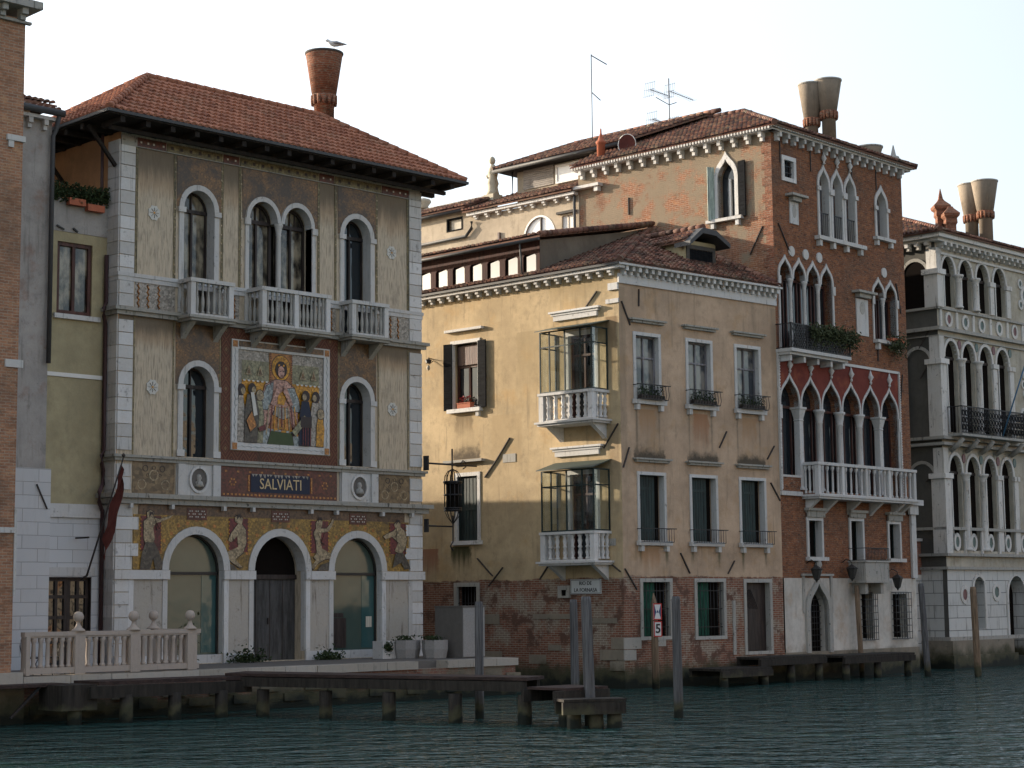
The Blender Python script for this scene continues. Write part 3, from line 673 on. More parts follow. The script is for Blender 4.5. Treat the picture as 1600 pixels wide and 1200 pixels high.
# ground floor piers, imposts, arches
pm = MB(); pp = MB()
ed = [0, AC[0] - 1.02, AC[0] + 1.02, AC[1] - 1.02, AC[1] + 1.02, AC[2] - 1.02, AC[2] + 1.02, W_]
for k in range(4):
    a, b = ed[2*k], ed[2*k+1]
    (k and pm.box(a - .008, a + .008, -.003, .2, 1.445, 3.97)); (k < 3 and pm.box(b - .008, b + .008, -.003, .2, 1.445, 3.97)); pm.box(a - (.03 if k else .05), b + (.03 if k < 3 else .05), -.12, -.003, 3.70, 3.97); pm.box(a, b, -.09, -.003, 1.0, 1.44)
    s0 = a + (.18 if k else .64); s1 = b - (.18 if k < 3 else .64)
    pm.box(s0 - .17, s0, -.05, -.003, 1.445, 3.695); pm.box(s1, s1 + .17, -.05, -.003, 1.445, 3.695); pp.box(s0 + .002, s1 - .002, -.022, -.003, 1.445, 3.695)
pm.out('pier', M['istria_clean'], A, FA); pp.out('marble_panel', M['vein'], A, FA)
for n, c in enumerate(AC):
    o = arch(c, 1.24, 3.98, 3.98, 'round', 1.32, 16)[1:-1]; i_ = arch(c, 1.005, 3.98, 3.98, 'round', 1.085, 16)[1:-1]
    fr_ = MB().ring(o, i_, -.07, .2 if n != 1 else .41).out('arch_frame', M['istria'], A, FA)
    inn = arch(c, 1.0, 1.42 if n != 1 else 1.17, 3.97, 'round', 1.08, 16)
    if n == 1:
        d = MB(); d.box(c - 1.0, c + 1.0, .5, .56, 1.17, 3.72).out('door', M['blackdoor'], A, FA)
        dd = bpy.data.objects['door']
        m_ = MB()
        for x in (-.55, 0, .5): m_.box(c + x - .012, c + x + .012, .488, .499, 1.18, 3.7)
        m_.box(c - 1.01, c + 1.01, .42, .498, 3.72, 3.86); m_.box(c - .1, c - .07, .45, .487, 2.3, 2.5).out('door_trim', M['darkpaint'], dd, FA)
        f2 = MB().poly(arch(c, 1.0, 3.86, 3.97, 'round', 1.08, 16), .5, .54).out('fanlight', M['brownroom'], A, FA)
        MB().box(c - .98, c - .4, .56, .6, 3.9, 5.0).out('pane', M['brownroom'], f2, FA)
    else:
        w_ = MB().box(c - 1.02, c + 1.02, .02, .4, 1.17, 1.42).out('shop_window', M['istria'], A, FA)
        MB().poly(inn, .30, .33).out('pane', M['shopglass'], w_, FA)
        g = MB().ring(inn, [(x + (c - x) * .05, z + (.06 if z < 2 else 0) - (.05 if z > 4.2 else 0)) for x, z in inn], .22, .298); g.box(c - .99, c + .99, .22, .297, 3.84, 3.93); g.out('sash', M['bronze'], w_, FA)
        MB().box(c + .42, c + .95, .285, .299, 1.48, 3.83).out('teal_panel', M['tealglass'], w_, FA)
        if n == 2:
            MB().box(c - .93, c - .35, .275, .284, 2.48, 2.62).box(c - .93, c - .25, .26, .274, 1.5, 2.46).out('display_counter', M['darkpaint'], w_, FA)
            MB().box(c + .6, c + .84, .27, .284, 2.15, 2.5).out('notice', M['curtain'], w_, FA)
# the gold frieze over the arches: one mosaic sheet cut round the arches
fz = [(0.62, 3.98)]
for c in AC: fz += arch(c, 1.245, 3.98, 3.98, 'round', 1.325, 16)[1:-1]
fz += [(W_ - .62, 3.98), (W_ - .62, 5.62), (.62, 5.62)]
G = MB().poly(fz, -.03, -.003).out('gold_mosaic', M['gold'], A, FA)
MB().box(.8, W_ - .8, -.036, -.003, 5.622, 5.92).out('brown_frieze', M['brownband'], A, FA)
for c in AC:
    m_ = MB().box(c - .36, c + .36, -.05, -.037, 5.5, 5.86); m_.out('medallion_mosaic', M['red_mos'], A, FA)
    t_ = MB()
    for a in range(3):
        for s_ in range(6): an = s_ * math.pi / 3; t_.box(c - .22 + a * .22 + math.cos(an) * .075 - .016, c - .22 + a * .22 + math.cos(an) * .075 + .016, -.056, -.0505, 5.68 + math.sin(an) * .1 - .018, 5.68 + math.sin(an) * .1 + .018)
    t_.out('rosette', M['whitem'], A, FA)
    f_ = MB()
    for a in range(9):
        an = math.pi * (a + .5) / 9; f_.lathe([(0.001, 0), (.055, .001)], 0, 0, 0, 6); 
    f_ = MB()
    for a in range(11):
        an = math.pi * (.12 + .76 * a / 10); rr = 1.45 + .06 * (a % 2); x, z = c + rr * math.cos(an) * .95, 3.98 + rr * math.sin(an)
        if z < 5.5: f_.box(x - .05, x + .05, -.038, -.031, z - .05, z + .05)
    f_.out('scroll_border', M['orangem'], A, FA)
FIG = [  # standing bearded figure, seated figures, generic allegories in flesh tone with dark drapery
 (1.22, [(0,.75),(.1,.95),(.05,1.3),(.12,1.45),(.25,1.5),(.5,1.62),(.62,1.75),(.5,1.68),(.22,1.58),(.06,1.62),(.07,1.78),(-.03,1.86),(-.12,1.78),(-.1,1.6),(-.2,1.5),(-.2,.95),(-.12,.75)],
        [(-.3,0),(-.25,.5),(-.15,.85),(.08,.85),(.2,.6),(.32,.2),(.3,0),(.12,0),(.06,.35),(-.02,0)]),
 (4.42, [(.12,.55),(.22,.9),(.2,1.3),(.08,1.5),(.12,1.66),(.02,1.78),(-.12,1.72),(-.12,1.58),(-.02,1.5),(-.22,1.2),(-.3,.95),(-.22,.9),(-.05,1.1),(-.02,.75),(-.3,.6),(-.38,.45),(-.2,.25),(.02,.08),(.1,.1),(-.1,.35),(.0,.45)],
        [(-.4,0),(-.38,.25),(-.15,.15),(-.02,0)]),
 (7.62, [(-.1,.6),(-.12,.95),(-.2,1.25),(-.12,1.42),(-.14,1.58),(-.05,1.72),(.08,1.68),(.06,1.52),(.02,1.42),(.2,1.42),(.34,1.62),(.4,1.78),(.45,1.72),(.38,1.5),(.26,1.32),(.04,1.28),(.02,.95),(.06,.75),(.34,.58),(.4,.42),(.15,.38),(-.05,.25),(-.2,.05),(-.3,.1),(-.12,.35),(-.2,.45)],
        [(-.1,0),(.05,.2),(.3,.3),(.42,.05),(.3,0)]),
 (10.95, [(-.12,.7),(.0,1.0),(-.2,1.2),(-.42,1.1),(-.5,1.2),(-.4,1.28),(-.18,1.38),(-.08,1.48),(-.14,1.62),(-.04,1.74),(.08,1.68),(.08,1.54),(.22,1.4),(.3,1.1),(.24,.8),(.1,.6)],
        [(-.2,.1),(-.1,.6),(.15,.65),(.3,.4),(.42,.08),(.2,.05),(.1,.3)])]
for x, body, dr in FIG:
    MB().box(x - .36, x + .36, -.045, -.031, 4.55, 5.58).out('crimson_field', M['crimson'], A, FA)
    dts = MB()
    for k in range(8): dts.box(x - .38, x - .345, -.052, -.046, 4.58 + k * .125, 4.62 + k * .125); dts.box(x + .345, x + .38, -.052, -.046, 4.58 + k * .125, 4.62 + k * .125)
    dts.out('gold_border', M['goldbright'], A, FA)
    f_ = MB().poly([(x + a * 1.3, 3.99 + b * .95) for a, b in body], -.062, -.0535).out('figure_mosaic', M['skin'], A, FA)
    ca = sum(a for a, b in body) / len(body); cb = sum(b for a, b in body) / len(body)
    MB().poly([(x + a * 1.3 + (a - ca) / max(.05, math.hypot(a - ca, b - cb)) * .03, max(3.985, 3.99 + b * .95 + (b - cb) / max(.05, math.hypot(a - ca, b - cb)) * .03)) for a, b in body], -.053, -.047).out('contour', M['darkm'], f_, FA)
    for k in range(5): MB().bar((x + (ca + random.uniform(-.14, .14)) * 1.3, -.0645, 4.0 + (cb + random.uniform(-.2, .25)) * .95), (x + (ca + random.uniform(-.14, .14)) * 1.3, -.0645, 4.0 + (cb + random.uniform(-.25, .25)) * .95), .022, .003).out('shade_line', M['drape'], f_, FA)
    MB().poly([(x + a * 1.3, 3.99 + b * .95) for a, b in dr], -.068, -.0625).out('drapery', M['drape'], f_, FA)
    MB().poly([(x + a * .5 + .01, 3.99 + b * .93) for a, b in ((-.2, 1.66), (-.14, 1.84), (.1, 1.84), (.12, 1.7), (0, 1.78))], -.07, -.0625).out('hair', M['darkm'], f_, FA)
# cornices and string courses
def course(z0, z1, out, name='cornice', mat='cornice', x0=0, x1=W_):
    h = z1 - z0; c = MB()
    c.box(x0 - out, x1 + out, -out, -.002, z0 + h * .55, z1); c.box(x0 - out * .6, x1 + out * .6, -out * .6, -.002, z0, z0 + h * .55 - .002)
    c.box(x0 - out, x0 - .002, 0, .62, z0 + h * .55, z1); c.box(x0 - out * .6, x0 - .002, 0, .62, z0, z0 + h * .55 - .002)
    return c.out(name, M[mat], A, FA)
course(5.93, 6.23, .3); course(7.2, 7.38, .16, 'string_course'); course(11.56, 11.79, .22, 'string_course'); course(12.6, 12.85, .07, 'string_course', 'istria')
mm = MB()
for x in (.45, 1.9, 3.8, 4.9, 7.2, 8.25, 10.2, 11.5): mm.box(x - .05, x + .05, -.2, -.04, 5.8, 5.93)
mm.out('bracket', M['istria'], A, FA)
# band with the name board between the medallions
for a, b in ((.57, 2.05), (10.15, 11.5)):
    p_ = MB().box(a, b, -.02, -.003, 6.235, 7.195).out('ornament_panel', M['tan_orn'], A, FA); c = (a + b) / 2
    for dx, dz, r_ in ((0, .1, .17), (-.42, -.18, .16), (.42, -.18, .16), (0, .33, .06), (-.22, .1, .05), (.22, .1, .05), (-.3, .3, .1), (.3, .3, .1)):
        n = 12; o = [(c + dx + r_ * math.cos(2*math.pi*k/n), 6.7 + dz + r_ * math.sin(2*math.pi*k/n)) for k in range(n)]; i_ = [(c + dx + r_ * .78 * math.cos(2*math.pi*k/n), 6.7 + dz + r_ * .78 * math.sin(2*math.pi*k/n)) for k in range(n)]
        MB().ring(o, i_, -.028, -.0205, True).out('ring', M['skin'] if r_ > .1 else M['darkm'], p_, FA)
for c in (2.9, 9.26):
    m_ = MB().box(c - .8, c + .8, -.05, -.003, 6.235, 7.195).out('medallion_panel', M['istria'], A, FA)
    MB().box(c - .78, c - .5, -.12, -.051, 6.24, 7.19).box(c + .5, c + .78, -.12, -.051, 6.24, 7.19).out('pedestal', M['istria'], m_, FA)
    n = 20; o = [(c + .36 * math.cos(2*math.pi*k/n), 6.73 + .42 * math.sin(2*math.pi*k/n)) for k in range(n)]; i_ = [(c + .29 * math.cos(2*math.pi*k/n), 6.73 + .34 * math.sin(2*math.pi*k/n)) for k in range(n)]
    MB().ring(o, i_, -.11, -.051, True).out('oval_rim', M['istria_clean'], m_, FA)
    MB().poly(i_, -.056, -.0515).out('oval_niche', M['concretedark'], m_, FA)
    MB().lathe([(.001, -.2), (.17, -.16), (.12, -.02), (.06, .02), (.095, .1), (.06, .2), (.001, .22)], c, -.06, 6.68, 10).out('bust', M['istria_old'], m_, FA)
MB().box(3.74, 8.35, -.02, -.003, 6.235, 7.195).out('red_band', M['red_mos'], A, FA)
fl = MB()
for k in range(30): fl.box(3.82 + k * .152, 3.9 + k * .152, -.027, -.0205, 6.3, 6.36)
for k in range(10): fl.box(3.9 + k * .46, 3.98 + k * .46, -.027, -.0205, 7.02, 7.08)
for x in (4.2, 7.85):
    for k in range(6): an = k * math.pi / 3; fl.box(x + .1 * math.cos(an) - .03, x + .1 * math.cos(an) + .03, -.027, -.0205, 6.72 + .1 * math.sin(an) - .03, 6.72 + .1 * math.sin(an) + .03)
fl.out('flower_border', M['orangem'], A, FA)
sg = MB().box(4.88, 7.22, -.035, -.0205, 6.42, 7.0).out('name_board', M['navy'], A, FA)
text(sg, FA, 'SALVIATI', 6.05, 6.68, .48, 'letters', -.044, sx=.88)
MB().box(4.78, 4.84, -.035, -.0205, 6.45, 6.95).box(7.26, 7.32, -.035, -.0205, 6.45, 6.95).out('gold_edge', M['orangem'], sg, FA)
mt = MB()
for k in range(16): x = 4.92 + k * .14 + random.uniform(-.02, .02); mt.poly([(x, 6.995), (x + .12, 6.995), (x + .06 + random.uniform(-.04, .04), 6.93 - random.uniform(0, .06))], -.0395, -.0355)
mt.out('chipped_edge', M['greym'], sg, FA)
# middle floor: mosaic windows and the big picture
MB().box(3.73, 4.08, -.02, -.003, 7.39, 11.55).box(8.03, 8.37, -.02, -.003, 7.39, 11.55).box(4.082, 8.028, -.02, -.003, 7.39, 7.70).box(4.082, 8.028, -.02, -.003, 11.22, 11.55).out('diamond_mosaic', M['diam'], A, FA)
for c in (2.88, 9.2):
    o = [(c - .83, 9.62)] + arch(c, .74, 9.62, 9.62, 'round', .78, 12)[1:-1] + [(c + .83, 9.62), (c + .83, 11.55), (c - .83, 11.55)]
    MB().poly(o, -.018, -.003).out('brown_mosaic', M['brown_mos'], A, FA)
bays = [(2.84, 1.02 - .19)] 
for c0, c1, k in ((2.02, 3.68, (2.84,)), (4.5, 7.52, (5.32, 6.7)), (8.38, 10.02, (9.2,))):
    o = [(c0, 15.13)]
    for c in k: o += arch(c, .74 if len(k) == 1 else .72, 15.13, 15.13, 'round', .78, 12)[1:-1]
    o += [(c1, 15.13), (c1, 16.74), (c0, 16.74)]
    MB().poly(o, -.018, -.003).out('brown_mosaic', M['brown_mos'], A, FA)
st = MB()
for x in (.56, 1.93, 3.7, 4.38, 7.55, 8.26, 10.04, 11.44):
    st.box(x - .02, x + .02, -.026, -.003, 12.86, 16.74); st.box(x + .04, x + .055, -.024, -.003, 12.86, 16.74)
for x in (.56, 1.96, 3.68, 8.42, 10.12, 11.44): st.box(x - .02, x + .02, -.026, -.0205, 7.39, 11.55)
st.out('gold_strip', M['olive'], A, FA)
dt = MB()
for x in (1.96, 3.68, 4.44, 7.55, 8.3, 10.06):
    for k in range(13): dt.box(x - .028, x + .028, -.034, -.027, 12.98 + k * .29, 13.03 + k * .29)
dt.out('white_studs', M['skin'], A, FA)
fb = MB()
for a, b in ((.56, 1.6), (3.75, 4.35), (7.6, 8.2), (10.3, 11.5)): fb.box(a, b, -.03, -.003, 16.77, 17.05)
fb.out('red_frieze_panel', M['red_mos'], A, FA)
fb = MB()
for a, b in ((1.65, 3.7), (4.4, 7.55), (8.25, 10.25)): fb.box(a, b, -.03, -.003, 16.77, 17.05)
fo = fb.out('olive_frieze_panel', M['olive'], A, FA)
fb = MB()
for a, b in ((1.65, 3.7), (4.4, 7.55), (8.25, 10.25)):
    n = int((b - a) / .34)
    for k in range(n): x = a + (b - a) * (k + .5) / n; fb.box(x - .05, x + .05, -.036, -.0305, 16.86, 16.96)
fb.out('dark_studs', M['darkm'], fo, FA)
fb = MB()
for x in (.7, .95, 1.15, 1.5, 3.9, 4.2, 7.75, 8.05, 10.5, 10.8, 11.1, 11.35): fb.box(x - .03, x + .03, -.036, -.0305, 16.88, 16.94)
fb.out('pearl_studs', M['whitem'], A, FA)
MB().box(.0, W_, -.06, -.003, 16.745, 16.768).box(0, .55, -.05, -.003, 16.77, 17.05).box(11.52, W_, -.05, -.003, 16.77, 17.05).out('fillet', M['istria_old'], A, FA)
# lower apron panels beside the balconies
ap = MB()
for x, k in ((.6, 'g'), (.85, 'r'), (1.1, 'g'), (1.45, 'r'), (10.55, 'g'), (10.8, 'r'), (11.1, 'g')): pass
ap = MB().box(.56, 2.0, -.012, -.003, 11.8, 12.59).box(10.1, 11.5, -.012, -.003, 11.8, 12.59).box(3.75, 4.4, -.012, -.003, 11.8, 12.59).box(7.6, 8.3, -.012, -.003, 11.8, 12.59).out('apron_panel', M['greym'], A, FA)
wv = MB()
for x in (.68, 1.02, 1.4, 10.66, 11.0, 3.95, 4.2, 7.8, 8.1):
    pts = [(x + .03 * math.sin(k * 1.57), -.022, 11.83 + .73 * k / 16) for k in range(17)]; wv.tube(pts, .028, 5)
wv.out('wavy_ribbon', M['orangem'], ap, FA)
for c, z in ((1.2, 14.8), (10.72, 14.78), (1.22, 9.46), (10.75, 9.42)):
    r_ = MB()
    pts = [(c + (.19 + .035 * (k % 2)) * math.cos(math.pi * k / 8), z + (.21 + .035 * (k % 2)) * math.sin(math.pi * k / 8)) for k in range(16)]
    r_.poly(pts, -.03, -.003); ro = r_.out('rosette', M['whitem'], A, FA)
    d_ = MB()
    for k in range(8):
        a = math.pi * k / 4; d_.bar((c + .05 * math.cos(a), -.034, z + .05 * math.sin(a)), (c + .15 * math.cos(a), -.034, z + .16 * math.sin(a)), .028, .006)
    d_.out('petals', M['darkm'], ro, FA)
    MB().box(c - .03, c + .03, -.041, -.0315, z - .03, z + .03).out('centre', M['goldbright'], ro, FA)
# the picture: a robed figure enthroned among attendants, plain generic shapes in the colours of the mosaic
P0, P1, Q0, Q1 = 4.10, 8.0, 7.72, 11.2
pic = MB().ring(rect(P0, P1, Q0, Q1), rect(P0 + .24, P1 - .24, Q0 + .24, Q1 - .3), -.07, -.003, True).out('mosaic_picture', M['istria_clean'], A, FA)
PCN = [0]
def pc(pts, mat, y, name='tessera_field'):
    PCN[0] += 1; y -= PCN[0] * .0003
    if name in ('robe', 'mantle', 'attendant_robe', 'attendant_head', 'lace', 'sleeve', 'satchel', 'halo', 'green_step', 'face', 'skirt'):     # dark contour line of the drawing
        a = sum(p[0] for p in pts) / len(pts); b = sum(p[1] for p in pts) / len(pts)
        MB().poly([(max(u0 + .005, min(u1 - .005, p[0] + (p[0] - a) / max(.01, math.hypot(p[0] - a, p[1] - b)) * .022)), max(v0 + .004, p[1] + (p[1] - b) / max(.01, math.hypot(p[0] - a, p[1] - b)) * .022)) for p in pts], y + .0012, y + .005).out('contour', M['darkm'], pic, FA)
    return MB().poly(pts, y, y + .001).out(name, M[mat], pic, FA)
u0, u1, v0, v1 = P0 + .24, P1 - .24, Q0 + .24, Q1 - .3; cx = 6.03
MB().box(u0, u1, -.012, -.003, v0, v1).out('grey_ground', M['greym'], pic, FA)
pc(rect(u0 + .17, u1 - .17, v1 - .95, v1 - .32), 'sage', -.022, 'curtain_field')
pc(rect(u0 + .17, u1 - .17, v0, v1 - .952), 'goldbright', -.022, 'gold_ground')
pc(rect(cx - .46, cx + .46, v1 - 1.1, v1 - .02), 'orangem', -.03, 'throne_back')
n = 24; pc([(cx + .36 * math.cos(2*math.pi*k/n), v1 - .47 + .4 * math.sin(2*math.pi*k/n)) for k in range(n)], 'goldbright', -.037, 'halo')
pc([(cx + dx, v0 + dz) for dx, dz in ((-.95,.1),(-.72,.95),(-.78,1.35),(-.62,1.9),(-.2,2.08),(.22,2.06),(.55,1.85),(.72,1.3),(.66,.95),(.9,.1))], 'pinkm', -.044, 'robe')
pc([(cx + dx, v0 + dz) for dx, dz in ((-.78,1.1),(-.72,1.5),(-.58,1.85),(-.3,2.0),(-.35,1.5),(-.5,1.1))], 'bluem', -.051, 'mantle')
pc([(cx + dx, v0 + dz) for dx, dz in ((.78,1.1),(.7,1.5),(.52,1.85),(.1,1.8),(.3,1.62),(.5,1.1))], 'bluem', -.051, 'mantle')
pc([(cx + dx, v0 + dz) for dx, dz in ((-.55,.35),(-.3,1.05),(.32,1.0),(.5,.3),(0,.2))], 'orangem', -.051, 'skirt')
pc([(cx + dx, v0 + dz) for dx, dz in ((-.32,.95),(-.22,1.2),(.25,1.18),(.34,.9),(.05,.82))], 'greym', -.058, 'lace')
pc([(cx + dx, v0 + dz) for dx, dz in ((-.15,1.3),(-.12,1.6),(.1,1.75),(.2,1.5),(.12,1.28))], 'goldbright', -.058, 'brooch')
n = 16; pc([(cx + .24 * math.cos(2*math.pi*k/n), v1 - .52 + .27 * math.sin(2*math.pi*k/n)) for k in range(n)], 'darkm', -.051, 'hair')
pc([(cx + .13 * math.cos(2*math.pi*k/n), v1 - .6 + .19 * math.sin(2*math.pi*k/n)) for k in range(n)], 'pinkm', -.058, 'face')
for dx in (-.12, .06): pc(rect(cx + dx, cx + dx + .06, v1 - .42, v1 - .36), 'goldbright', -.065, 'crown_stud')
pc([(cx + dx, v0 + dz) for dx, dz in ((-1.3,0),(-.55,.5),(.5,.45),(1.2,0))], 'bluem', -.065, 'step')
pc([(cx + dx, v0 + dz) for dx, dz in ((-.55,0),(-.4,.42),(.42,.38),(.5,0))], 'greenm', -.072, 'green_step')
for dx, dz in ((-.3, .45), (-.1, .5), (.1, .47), (.32, .44), (0, .4)): pc(rect(cx + dx, cx + dx + .14, v0 + dz, v0 + dz + .06), 'goldbright', -.079, 'gold_chain')
def attendant(x, h, w2, mt, y=-.065, hair='darkm', flip=1):
    w2 *= 1.15
    pc([(x - w2, v0 + .02), (x - w2 * .9, v0 + h * .55), (x - w2 * .6, v0 + h * .8), (x + w2 * .5, v0 + h * .8), (x + w2 * .95, v0 + h * .5), (x + w2 * .7, v0 + .02)], mt, y, 'attendant_robe')
    n = 12; pc([(x + .14 * math.cos(2*math.pi*k/n), v0 + h * .9 + .17 * math.sin(2*math.pi*k/n)) for k in range(n)], hair, y - .007, 'attendant_head')
    pc([(x + flip * .06 + .085 * math.cos(2*math.pi*k/n), v0 + h * .88 + .11 * math.sin(2*math.pi*k/n)) for k in range(n)], 'skin', y - .014, 'attendant_face')
attendant(u0 + .12, 1.85, .13, 'greym'); attendant(u0 + .84, 1.7, .15, 'sage', hair='skin'); attendant(u0 + .52, 1.9, .25, 'drape', -.088)
attendant(u1 - .34, 1.8, .2, 'greym', flip=-1); attendant(u1 - .16, 1.2, .15, 'goldbright', -.088, 'skin'); attendant(u1 - .78, 1.8, .22, 'navy', -.1, flip=-1)
pc([(u0 + .3, v0 + .7), (u0 + .5, v0 + 1.0), (u0 + .68, v0 + .55), (u0 + .45, v0 + .35)], 'orangem', -.11, 'satchel')
pc([(u0 + .45, v0 + 1.6), (u0 + .58, v0 + 1.6), (u0 + .72, v0 + .9), (u0 + .58, v0 + .85)], 'whitem', -.11, 'white_cloth')
pc([(u1 - 1.35, v0 + .45), (u1 - .85, v0 + 1.0), (u1 - .72, v0 + .85), (u1 - 1.2, v0 + .3)], 'sage', -.125, 'sleeve')
pc([(u0 + .75, v0 + .5), (u0 + 1.0, v0 + .62), (u0 + 1.05, v0 + .45), (u0 + .8, v0 + .38)], 'crimson', -.125, 'red_cap')
for x in (u1 - .62, u1 - .72, u1 - .82, u1 - .92): pc(rect(x, x + .04, v0 + .02, v0 + .6), 'crimson', -.125, 'stripe')
pc(rect(u1 - 1.0, u1 - .55, v0 + .6, v0 + .95), 'darkm', -.125, 'breeches')
# folds of the robe and ornament of the cloth behind
for k in range(9): t = (k - 4) / 4; pc([(cx + t * .62, v0 + .3), (cx + t * .5, v0 + 1.25), (cx + t * .5 + .035, v0 + 1.25), (cx + t * .62 + .05, v0 + .3)], ('skin', 'crimson', 'goldbright')[k % 3], -.057, 'fold')
for k in range(7): a = math.pi * (k + .5) / 7; pc([(cx + .3 * math.cos(a) - .03, v1 - .5 + .33 * math.sin(a)), (cx + .3 * math.cos(a), v1 - .46 + .33 * math.sin(a)), (cx + .3 * math.cos(a) + .03, v1 - .5 + .33 * math.sin(a))], 'brown_mos', -.044, 'halo_ray')
for k in range(14): z = v1 - 1.05 + k * .075; [pc(rect(cx + s_ * .42 - .02, cx + s_ * .42 + .02, z, z + .04), 'crimson', -.037, 'border_dot') for s_ in (-1, 1)]
for u in (u0 + .42, u0 + .86, u1 - .42, u1 - .86): pc([(u - .12, v1 - .78), (u, v1 - .45), (u + .12, v1 - .78)], 'skin', -.029, 'motif'); pc([(u - .06, v1 - .74), (u, v1 - .55), (u + .06, v1 - .74)], 'brown_mos', -.036, 'motif')
for k in range(18): x = u0 + .2 + k * .175; (abs(x - cx) > .5) and pc(rect(x, x + .09, v1 - .99, v1 - .94), 'whitem', -.029, 'fringe')
for k in range(30):
    x = random.uniform(u0 + .2, u1 - .25); z = random.uniform(v0 + 1.2, v1 - 1.1)
    if abs(x - cx) > .75: pc(rect(x, x + .03, z, z + .12), 'brown_mos', -.029, 'gold_fleck')
pc([(cx - .05, v1 - .72), (cx + .05, v1 - .72), (cx + .02, v1 - .75), (cx - .02, v1 - .75)], 'crimson', -.066, 'mouth')
for s_ in (-1, 1): pc(rect(cx + s_ * .055 - .025, cx + s_ * .055 + .025, v1 - .6, v1 - .575), 'darkm', -.066, 'eye'); pc([(cx + s_ * .14, v0 + 1.95), (cx + s_ * .45, v0 + 1.3), (cx + s_ * .35, v0 + 1.25), (cx + s_ * .05, v0 + 1.7)], 'pinkm', -.066, 'arm')
zg_ = MB()
for k in range(26):
    x = P0 + .25 + k * .131; zg_.bar((x, -.074, Q0 + .1 + .04 * (k % 2)), (x + .131, -.074, Q0 + .1 + .04 * ((k + 1) % 2)), .02, .006); zg_.box(x, x + .05, -.077, -.071, Q1 - .16, Q1 - .1)
for k in range(24):
    z = Q0 + .25 + k * .123
    for x in (P0 + .1, P1 - .14): zg_.bar((x + .04 * (k % 2), -.074, z), (x + .04 * ((k + 1) % 2), -.074, z + .123), .02, .006)
zg_.out('frame_ornament', M['bluem'], pic, FA)
cr = MB()
for x in (P0 + .12, P1 - .12):
    for z in (Q0 + .12, Q1 - .14): cr.box(x - .09, x + .09, -.082, -.0705, z - .1, z + .1)
cr.out('corner_rosette', M['orangem'], pic, FA)
MB().box(P0 + .26, P1 - .26, -.078, -.0705, Q1 - .22, Q1 - .04).out('dark_frieze', M['brown_mos'], pic, FA)
# windows
for c in (2.88, 9.2): awindow(A, FA, c, .58, 7.42, 9.62, 'round', .62, .17, .45, base=True)
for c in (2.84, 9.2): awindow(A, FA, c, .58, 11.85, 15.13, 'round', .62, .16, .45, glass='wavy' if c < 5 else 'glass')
o = []; i_ = []
for c in (5.32, 6.7):
    ao = arch(c, .69, 15.13, 15.13, 'round', .78, 14)[1:-1]; ai = arch(c, .55, 15.13, 15.13, 'round', .62, 14)[1:-1]
    MB().ring(ao, ai, -.05, .3).out('arch_frame', M['istria'], A, FA)
    w_ = MB().box(c - .56, c + .56, .25, .44, 11.8, 11.9).out('window', M['istria'], A, FA)
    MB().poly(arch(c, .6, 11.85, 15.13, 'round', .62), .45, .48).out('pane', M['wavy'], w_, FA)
    s = MB(); s.ring(arch(c, .6, 11.85, 15.13, 'round', .62), arch(c, .5, 11.95, 15.13, 'round', .53), .38, .448); s.box(c - .035, c + .035, .37, .447, 11.95, 15.1); s.box(c - .5, c + .5, .36, .446, 15.08, 15.2)
    for d in (-.2, 0, .2): s.box(c + d - .015, c + d + .015, .4, .447, 15.2, 15.62)
    s.out('sash', M['darkpaint'], w_, FA)
pf = MB().box(4.6, 4.74, -.05, .3, 11.8, 15.13).box(7.28, 7.42, -.05, .3, 11.8, 15.13).box(4.55, 4.77, -.11, -.052, 14.92, 15.13).box(7.25, 7.47, -.11, -.052, 14.92, 15.13)
pf.out('window_jamb', M['istria'], A, FA)
column(A, FA, 6.01, .1, 11.8, 15.13, .085, cap=.38)
# balconies
balA = lambda n, h: baluster_mesh(n, h, .062, M['istria_old'])
balcony(A, FA, 2.1, 3.68, 11.68, 12.83, .72, 'istria', 6, 2, balA, braces=(2.3, 3.5), slabmat='cornice')
balcony(A, FA, 4.66, 7.38, 11.60, 12.83, .88, 'istria', 13, 3, balA, mids=(5.93,), braces=(4.9, 6.0, 7.1), slabmat='cornice')
balcony(A, FA, 8.42, 9.98, 11.68, 12.83, .72, 'istria', 6, 2, balA, braces=(8.6, 9.8), slabmat='cornice')
# eaves and roof
ev = 1.13; zE = 17.42
e = MB().box(-ev, W_ + ev, -ev, 5.0 + ev, 17.3, 17.36)
for k in range(16):
    x = -.6 + k * .88; e.box(x - .08, x + .08, -ev + .08, .0, 17.12, 17.298)
for k in range(6): y = .5 + k * .9; e.box(-ev + .08, -.002, y - .08, y + .08, 17.12, 17.298); e.box(W_ + .002, W_ + ev - .08, y - .08, y + .08, 17.12, 17.298)
e.box(-.7, W_ + .7, -.55, -.42, 17.0, 17.118)
e.bar((-1.0, .2, 17.2), (-.05, .2, 16.1), .1).bar((-1.0, 3.2, 17.2), (-.05, 3.2, 16.1), .1)
e.out('eaves', M['eave'], A, FA)
MB().box(-ev - .06, W_ + ev + .06, -ev - .07, -ev, 17.34, 17.43).box(-ev - .07, -ev - .002, -ev + .002, 5 + ev, 17.34, 17.43).box(W_ + ev + .002, W_ + ev + .07, -ev + .002, 5 + ev, 17.34, 17.43).out('gutter', M['gutter'], A, FA)
X0, X1, Y0, Y1 = 29.57 - ev, 29.57 + W_ + ev, 46.81 - ev, 51.81 + ev; hd = (Y1 - Y0) / 2; rise = 2.42; sl = math.hypot(hd, rise); uy = Vector((0, hd, rise)) / sl; ux = Vector((hd, 0, rise)) / sl
rf = MB(); LL = X1 - X0
tiles(rf, (X0, Y0, zE), (1,0,0), uy, [(0,0),(LL,0),(LL-hd,sl),(hd,sl)], dx=.235, dy=.38, r=.085)
